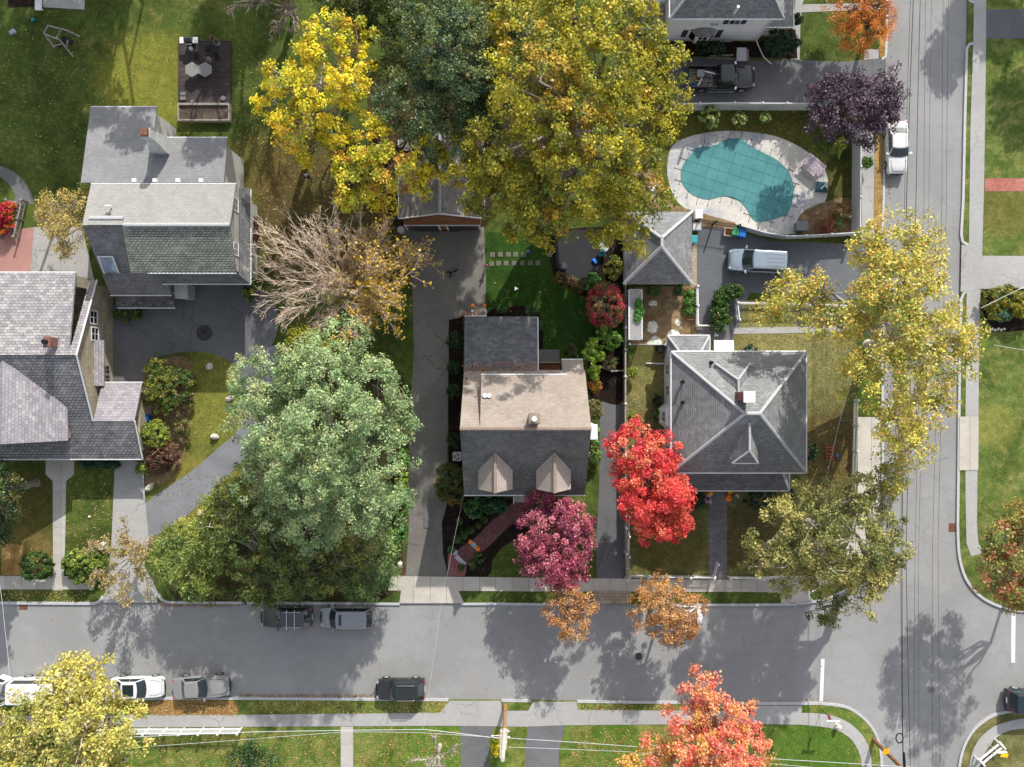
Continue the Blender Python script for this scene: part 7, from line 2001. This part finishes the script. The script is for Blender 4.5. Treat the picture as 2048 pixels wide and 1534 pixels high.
person('person in dark clothes and pale hood standing on the lawn under the yellow maple', 616, 353, -HP, 1.72, mp('cloth_charcoal', '#24262c'), mp('cloth_dark', '#1e2026'), mp('cloth_pale_grey', '#b4b8be'), .12, 0, .9, True)
person('small person in a pink jacket with reddish hair beside the centre driveway', 972, 530, -HP - .3, 1.2, mp('cloth_pink', '#d0709a'), mp('cloth_wine', '#7c2c4a'), mp('hair_red', '#6a3018'), .15, .1, .5)
person('small person in white and navy bending over on the deep green lawn', 1030, 574, -1.1, 1.15, mp('cloth_white', '#ced0dc'), mp('cloth_navy', '#20244a'), mp('hair_dark', '#1e1a18'), .95, .55, .3)
person('small person in a blue jacket kneeling on the stepping stone path', 1059, 506, 2.4, 1.15, mp('cloth_blue', '#2c5ea8'), mp('cloth_navy', '#20244a'), mp('hair_grey_brown', '#8c7c88'), .5, .6, .7)
# tricycle left on the drive
x, y = P(905, 546)
r = thing('tricycle', 'dark tricycle left on the shady centre driveway', 'tricycle', (x, y, G + .01), .5)
b = MB(); b.tube([(-.3, 0, .25), (.1, 0, .32), (.35, 0, .5), (.3, 0, .62)], .035, 6); b.tube([(-.3, -.22, .14), (-.3, .22, .14)], .03, 5); b.build('frame', M['black'], r, world=False)
b = MB(); b.cbox((-.15, 0, .36), (.26, .2, .06)); b.build('saddle', M['rubber'], r, world=False, bevel=.02)
b = MB(); b.tube([(.3, -.22, .62), (.3, .22, .62)], .022, 5); b.build('handlebar', M['black'], r, world=False)
for (wx, wy, wr) in ((.38, 0, .2), (-.3, -.24, .14), (-.3, .24, .14)):
    b = MB(); b.tube([(wx, wy - .03, wr), (wx, wy + .03, wr)], wr, 14); b.build('wheel', M['rubber'], r, world=False)

# ------------------------------------------------------------------ poles, wires, signs
x, y = P(1010.5, 1409)
r = thing('utility_pole', 'brown wooden utility pole with a pale upper length on the strip beside the pale driveway', 'utility pole', (x, y, G))
b = MB(); b.tube([(x, y, 0), (x - .02, y, 5.2)], [.17, .15], 12); b.build('pole', M['pole'], r)
b = MB(); b.tube([(x - .02, y - .0, 5.2), (x - .1, y - .0, 10.3)], [.19, .16], 12); b.tube([(x - .28, y + .02, 5.0), (x - .30, y, 10.0)], .05, 6); b.tube([(x + .2, y + .05, 5.0), (x + .12, y, 8.6)], .04, 6); b.build('upper_pole', m_plain('pale_pole', '#b4aca6', .8, .2, 4), r)
for z, sx in ((5.3, -.3), (5.3, .3), (6.4, .35), (6.2, -1.0)):
    b = MB(); b.tube([(x, y, z), (x + sx, y, z)], .035, 6); b.ball((x + sx, y, z + .08), .10, 0, 8, 6); b.build('insulator', M['vinyl'], r)
b = MB(); b.tube([(x - .1, y - .2, 8.4), (x + .15, y - .25, 8.9), (x - .05, y - .22, 9.5)], .04, 6); b.build('cable_loop', M['black'], r)
x2, y2 = P(1746, 1478)
r = thing('utility_pole', 'dark brown utility pole with a yellow diamond sign at the bottom right corner', 'utility pole', (x2, y2, G))
b = MB(); b.tube([(x2, y2, 0), (x2 - .03, y2 - .02, 11.5)], [.19, .15], 12); b.build('pole', m_plain('dark_pole', '#7a5a44', .85, .25, 3), r)
b = MB()
s_, zc = .42, 2.75
dx, dy = -.62, .62
n_ = Vector((-.5, .5, .0)).normalized(); t_ = Vector((.707, .707, 0)); c = Vector((x2, y2, zc)) + n_ * .22
q = [c + t_ * s_, c + Vector((0, 0, s_)), c - t_ * s_, c - Vector((0, 0, s_))]
b.hexa(q, [p + n_ * .02 for p in q]); b.build('diamond_sign', M['yellow'], r)
b = MB(); b.cbox((x2 - .03, y2 - .02, 10.6), (2.4, .1, .12), 0); b.build('crossarm', M['grey_wood'], r)


def wire(label, pts, rad=.02, mat=None, sag=.25, cat='cable', name='overhead_cable', group=None):
    """pts: (photo x, photo y, height)"""
    q = [Vector(W(*p)) for p in pts]
    path = []
    for a, c in zip(q, q[1:]):
        for i in range(16):
            t = i / 16
            p = a.lerp(c, t); p.z -= sag * 4 * t * (1 - t)
            path.append(p)
    path.append(q[-1])
    b = MB(); b.tube(path, rad * .75, 5)
    tag(b.build(name, mat or M['wire']), label, cat, group)


wire('thick twin black cable nearest the houses along the side street', [(1829, -60, 9), (1813, 400, 8.6), (1804, 1100, 8.6), (1806, 1490, 8.8), (1812, 1640, 9)], .035, sag=.05)
wire('thin black cable just right of the thick twin cable along the side street', [(1823, -60, 8), (1809, 400, 7.6), (1801.5, 1100, 7.6), (1805, 1490, 7.8), (1810, 1640, 8)], .022, sag=.05)
wire('second black cable along the side street, ending in a splice at the bottom edge', [(1842, -60, 9.5), (1832, 400, 9.2), (1812, 1100, 9), (1820, 1500, 9.2), (1824, 1640, 9.5)], .03, sag=.05)
wire('thin wire left of the middle of the side street', [(1852, -60, 10.5), (1848, 400, 10), (1830, 1100, 10), (1828, 1640, 10.5)], .016, sag=.05)
wire('thin wire over the middle of the side street', [(1864, -60, 10.5), (1858, 400, 10), (1837, 1100, 10), (1838, 1640, 10.5)], .014, sag=.05)
wire('thin wire right of the middle of the side street', [(1887, -60, 10.8), (1884, 400, 10.4), (1865, 1100, 10.4), (1866, 1640, 10.8)], .016, sag=.05)
wire('rightmost thin wire along the side street', [(1898, -60, 10.8), (1893, 400, 10.4), (1876, 1100, 10.4), (1882, 1640, 10.8)], .016, sag=.05)
x, y = P(1806, 1476, 8.7)
b = MB(); b.tube([(x - .28 + .28 * math.cos(t), y + .38 * math.sin(t), 8.72) for t in [i * 2 * math.pi / 14 for i in range(15)]], .05, 6); one(b, 'cable_coil', M['black'], 'coil of spare black cable hanging on the thick twin cable', 'cable coil')
b = MB(); b.tube([W(1808, 1505, 8.8), W(1811, 1560, 8.9)], .08, 8); one(b, 'cable_splice', M['black'], 'black sleeve on the thick twin cable at the bottom edge', 'splice')
wire('pale thick cable running left from the utility pole above the bottom lawn', [(1006, 1478, 6.2), (850, 1459, 6.2), (500, 1464, 6.4), (230, 1476, 6.6), (-60, 1482, 7)], .03, M['paleline'], .05)
wire('pale thin cable just below the thick one left of the utility pole', [(1005, 1476, 5.4), (830, 1465, 5.3), (690, 1464, 5.4), (480, 1480, 6), (-60, 1520, 7)], .018, M['paleline'], .05)
wire('pale cable running right from the utility pole across the bottom driveways', [(1014, 1476, 6.4), (1280, 1494, 6.4), (1550, 1518, 6.6), (2100, 1552, 7)], .028, M['paleline'], .05)
wire('lower pale cable right of the utility pole across the bottom driveways', [(1014, 1494, 7), (1285, 1505, 7), (1550, 1528, 7.2), (2100, 1580, 7.5)], .02, M['paleline'], .05)
wire('dashed looking service line from the bottom cables to the house with two dormers', [(847, 1458, 6.2), (882, 1210, 5.6), (912, 1060, 5.2), (927, 990, 4.4)], .011, M['paleline'], .15)
wire('service line crossing the left end of the main street', [(19, 1352, 6), (10, 1260, 6), (-3, 1150, 6)], .022, M['paleline'], .05)
wire('pale service line crossing the golden grass clump at the right edge', [(1962, 616, 7), (2060, 568, 6)], .022, M['paleline'], .05)
wire('pale service line across the right-hand lawn', [(1988, 690, 7), (2060, 702, 6)], .02, M['paleline'], .05)
wire('thin service line over the shady yard right of the hip-roofed house', [(1692, 795, 7), (1664, 910, 6.5), (1646, 990, 6)], .018, M['paleline'], .1)


def text_mesh(name, s, size, mat, parent, loc, rot):
    cu = bpy.data.curves.new(name, 'FONT'); cu.body = s; cu.size = size; cu.align_x = 'CENTER'; cu.align_y = 'CENTER'; cu.extrude = .002
    tmp = bpy.data.objects.new(name, cu); COL.objects.link(tmp)
    dg = bpy.context.evaluated_depsgraph_get(); dg.update()
    me = bpy.data.meshes.new_from_object(tmp.evaluated_get(dg)); bpy.data.objects.remove(tmp)
    me.materials.clear(); me.materials.append(mat)
    o = bpy.data.objects.new(name, me); COL.objects.link(o)
    o.location = loc; o.rotation_euler = rot
    sub(o, parent)


x, y = P(1641, 1416)
r = thing('street_sign', 'thin post with a red stop sign and white name blade at the crossroads', 'street sign', (x, y, G))
b = MB(); b.tube([(x, y, 0), (x, y, 2.75)], .03, 8); b.build('post', m_plain('brown_post', '#4a3430', .6, .2), r)
b = MB(); oc = [(x - .05, y + .36 * math.cos(a), 2.15 + .36 * math.sin(a)) for a in [math.pi / 8 + i * math.pi / 4 for i in range(8)]]
b.hexa(oc, [(p[0] - .02, p[1], p[2]) for p in oc]); so = b.build('stop_sign', m_plain('stop_red', '#b0183a', .4, .05), r)
b = MB(); oc2 = [(x - .072, y + .335 * math.cos(a), 2.15 + .335 * math.sin(a)) for a in [math.pi / 8 + i * math.pi / 4 for i in range(8)]]
for i in range(8): b.tube([oc2[i], oc2[(i + 1) % 8]], .012, 4)
b.build('border', M['white'], so)
text_mesh('lettering', 'STOP', .26, M['white'], so, (-.073, 0, 2.15 - G), (HP, 0, -HP))
b = MB(); b.box(x - .52, x + .62, y - .02, y + .02, 2.55, 2.78); b.build('name_blade', m_plain('blade_white', '#d4dcec', .4, .04), r)
x, y = P(1672, 1448)
r = thing('fire_hydrant', 'cream fire hydrant with a thin marker rod on the corner lawn', 'hydrant', (x, y, G))
b = MB(); b.cyl((x, y), .14, G, G + .55, 14); b.cyl((x, y), .19, G + .55, G + .6, 14); b.ball((x, y, G + .6), .15, 0, 14, 8); b.cyl((x, y), .18, G, G + .06, 14); b.build('body', m_plain('hydrant_cream', '#e0cdb8', .5, .1), r)
for a in (.4, 2.0, 3.6): b = MB(); b.tube([(x, y, G + .42), (x + .26 * math.cos(a), y + .26 * math.sin(a), G + .42)], .075, 10); b.build('outlet', M['palestone'], r)
b = MB(); b.tube([(x + .4, y - .45, G), (x + .42, y - .46, 1.4)], .012, 4); b.build('marker_rod', M['white'], r)
# white arbour and its sign
a0, a1 = Vector(W(1963, 1524, 1.0)), Vector(W(2004, 1490, 1.0))
r = thing('low_fence', 'short white two-railed low fence on the bottom right corner lawn', 'fence', (*((a0 + a1) / 2).xy, G))
d = (a1 - a0).normalized(); nn = Vector((-d.y, d.x, 0)); ang = math.atan2(d.y, d.x); L = (a1 - a0).length
for s_ in (-1, 1):
    m_ = (a0 + a1) / 2 + nn * .2 * s_
    b = MB(); b.cbox((m_.x, m_.y, .95), (L + .1, .15, .10), ang); b.build('rail', M['white'], r)
for e in (a0, a1):
    b = MB(); b.cbox((e.x, e.y, 1.05), (.14, .85, .1), ang); b.build('end_bar', M['white'], r)
    for s_ in (-1, 1):
        p = e + nn * .2 * s_; b = MB(); b.cbox((p.x, p.y, .5), (.1, .1, .8), ang); b.build('post', M['white'], r)
x, y = P(1976, 1487)
r = thing('warning_sign', 'thin sign post with a yellow diamond and a white plate behind the short white fence', 'sign', (x, y, G))
b = MB(); b.tube([(x, y, 0), (x, y, 2.7)], .03, 6); b.build('post', M['paleline'], r)
c = Vector((x, y + .04, 2.35)); u = Vector((.94, .34, 0))
b = MB(); q = [c + u * .38, c + Vector((0, 0, .38)), c - u * .38, c - Vector((0, 0, .38))]; b.hexa(q, [p + Vector((-.006, .02, 0)) for p in q]); b.build('diamond_sign', M['yellow'], r)
b = MB(); b.cbox((x + .15, y + .05, 1.75), (.8, .03, .35), .1); b.build('plate', M['white'], r)

# ------------------------------------------------------------------ fallen leaves on lawns, paths and gutters (nobody could count them)
def scatter(name, polys, n, cols, seed, size=.13, z=G + .03):
    rng = np.random.default_rng(seed)
    pts = []
    for poly, share in polys:
        xs = [p[0] for p in poly]; ys = [p[1] for p in poly]
        k = int(n * share); got = 0; tries = 0
        while got < k and tries < k * 12:
            tries += 1
            px_, py_ = rng.uniform(min(xs), max(xs)), rng.uniform(min(ys), max(ys))
            c = False
            for i in range(len(poly)):
                (x1_, y1_), (x2_, y2_) = poly[i], poly[i - 1]
                if (y1_ > py_) != (y2_ > py_) and px_ < (x2_ - x1_) * (py_ - y1_) / (y2_ - y1_) + x1_: c = not c
            if c: pts.append(P(px_, py_)); got += 1
    pts = np.array(pts); k = len(pts)
    cen = np.concatenate([pts, np.full((k, 1), z) + rng.uniform(0, .03, (k, 1))], 1)
    pc = np.array([lin(c) for c, _ in cols]); pw = np.array([w for _, w in cols], float)
    col = pc[rng.choice(len(pc), k, p=pw / pw.sum())] * rng.uniform(.75, 1.25, (k, 1))
    v, q, vc = leaves(rng, cen, np.tile([0, 0, 1.], (k, 1)), size, np.clip(col, 0, 1), spread=.25, up=1)
    o = mesh_np(name, v, q, M['leaf'], vc); o['kind'] = 'stuff'


R4 = lambda a, b_, c, d: [(a, b_), (c, b_), (c, d), (a, d)]
scatter('fallen_leaves', [(R4(0, 60, 350, 330), .2), (R4(500, 250, 800, 560), .3), (R4(470, 100, 540, 560), .1), (R4(975, 560, 1110, 700), .03), (R4(380, 720, 470, 900), .06), (R4(330, 950, 470, 1060), .06), (R4(1255, 700, 1330, 850), .05), (R4(1470, 670, 1700, 700), .06), (R4(1610, 700, 1700, 1000), .08), (R4(1340, 220, 1700, 290), .06)], 4500,
        [('#9a8450', 4), ('#7c5c38', 3), ('#b8a878', 2), ('#94744a', 2)], 201, .115)
scatter('fallen_leaves', [(R4(305, 1400, 478, 1430), .22), (R4(500, 1402, 890, 1426), .12), (R4(320, 1466, 680, 1534), .2), (R4(710, 1460, 920, 1534), .12), (R4(1140, 1455, 1400, 1534), .2), (R4(1160, 1408, 1480, 1420), .06), (R4(130, 930, 230, 1100), .05), (R4(0, 1180, 180, 1203), .03)], 6000,
        [('#b4945c', 4), ('#96683c', 3), ('#c8b084', 2)], 202, .115)
scatter('fallen_leaves', [(R4(320, 1206, 480, 1213), .14), (R4(480, 1388, 800, 1395), .2), (R4(0, 1380, 340, 1395), .2), (R4(1605, 1397, 1680, 1403), .012), (R4(1930, 1425, 2010, 1470), .0), (R4(1770, 20, 1785, 240), .03), (R4(1768, 350, 1782, 470), .03), (R4(540, 640, 640, 720), .1), (R4(290, 1000, 480, 1080), .12), (R4(0, 1210, 1700, 1390), .04), (R4(1400, 600, 1480, 660), .04)], 2200,
        [('#a47c50', 4), ('#84583a', 3), ('#b4935c', 2)], 203, .11, z=.02)
scatter('roof_debris', [(R4(930, 632, 965, 640), .2), (R4(930, 728, 1070, 746), .6), (R4(1030, 640, 1070, 740), .05)], 320, [('#b87c50', 4), ('#a86c40', 3)], 204, .13, 4.42)

# ------------------------------------------------------------------ light, sky, camera
ELEV, AZ = math.radians(32), math.atan2(.30, .954)
w = bpy.data.worlds.new('World'); scene.world = w; w.use_nodes = True
nt = w.node_tree
bg = nt.nodes['Background']
hs = nt.nodes.new('ShaderNodeHueSaturation'); hs.inputs['Saturation'].default_value = .35
sky = nt.nodes.new('ShaderNodeTexSky'); sky.sky_type = 'NISHITA'; sky.sun_disc = False
sky.sun_elevation = ELEV; sky.sun_rotation = AZ
sky.air_density = 1.0; sky.dust_density = 1.5; sky.ozone_density = 1.0
nt.links.new(sky.outputs[0], hs.inputs['Color']); nt.links.new(hs.outputs[0], bg.inputs[0]); bg.inputs[1].default_value = .133
sd = bpy.data.lights.new('sun', 'SUN'); sd.energy = SUN; sd.angle = math.radians(.55); sd.color = (1.0, .95, .86)
so = bpy.data.objects.new('sun', sd); COL.objects.link(so)
dv = Vector((math.sin(AZ) * math.cos(ELEV), math.cos(AZ) * math.cos(ELEV), math.sin(ELEV)))
so.rotation_euler = dv.to_track_quat('Z', 'Y').to_euler(); so.location = dv * 60
cd = bpy.data.cameras.new('camera'); cd.sensor_width = 36; cd.lens = 36 * H / (2048 / S); cd.clip_end = 2000; cd.clip_start = 1
co = bpy.data.objects.new('camera', cd); COL.objects.link(co); co.location = (0, 0, H); co.rotation_euler = (0, 0, 0)
scene.camera = co
vs = scene.view_settings
vs.view_transform = 'Standard'; vs.look = 'None'; vs.exposure = EXPO; vs.gamma = 1; vs.use_curve_mapping = False
cy = scene.cycles
cy.max_bounces = 5; cy.diffuse_bounces = 3; cy.glossy_bounces = 3; cy.transmission_bounces = 4; cy.transparent_max_bounces = 4
cy.use_denoising = True; cy.use_adaptive_sampling = True; cy.adaptive_threshold = .02
cy.caustics_reflective = False; cy.caustics_refractive = False
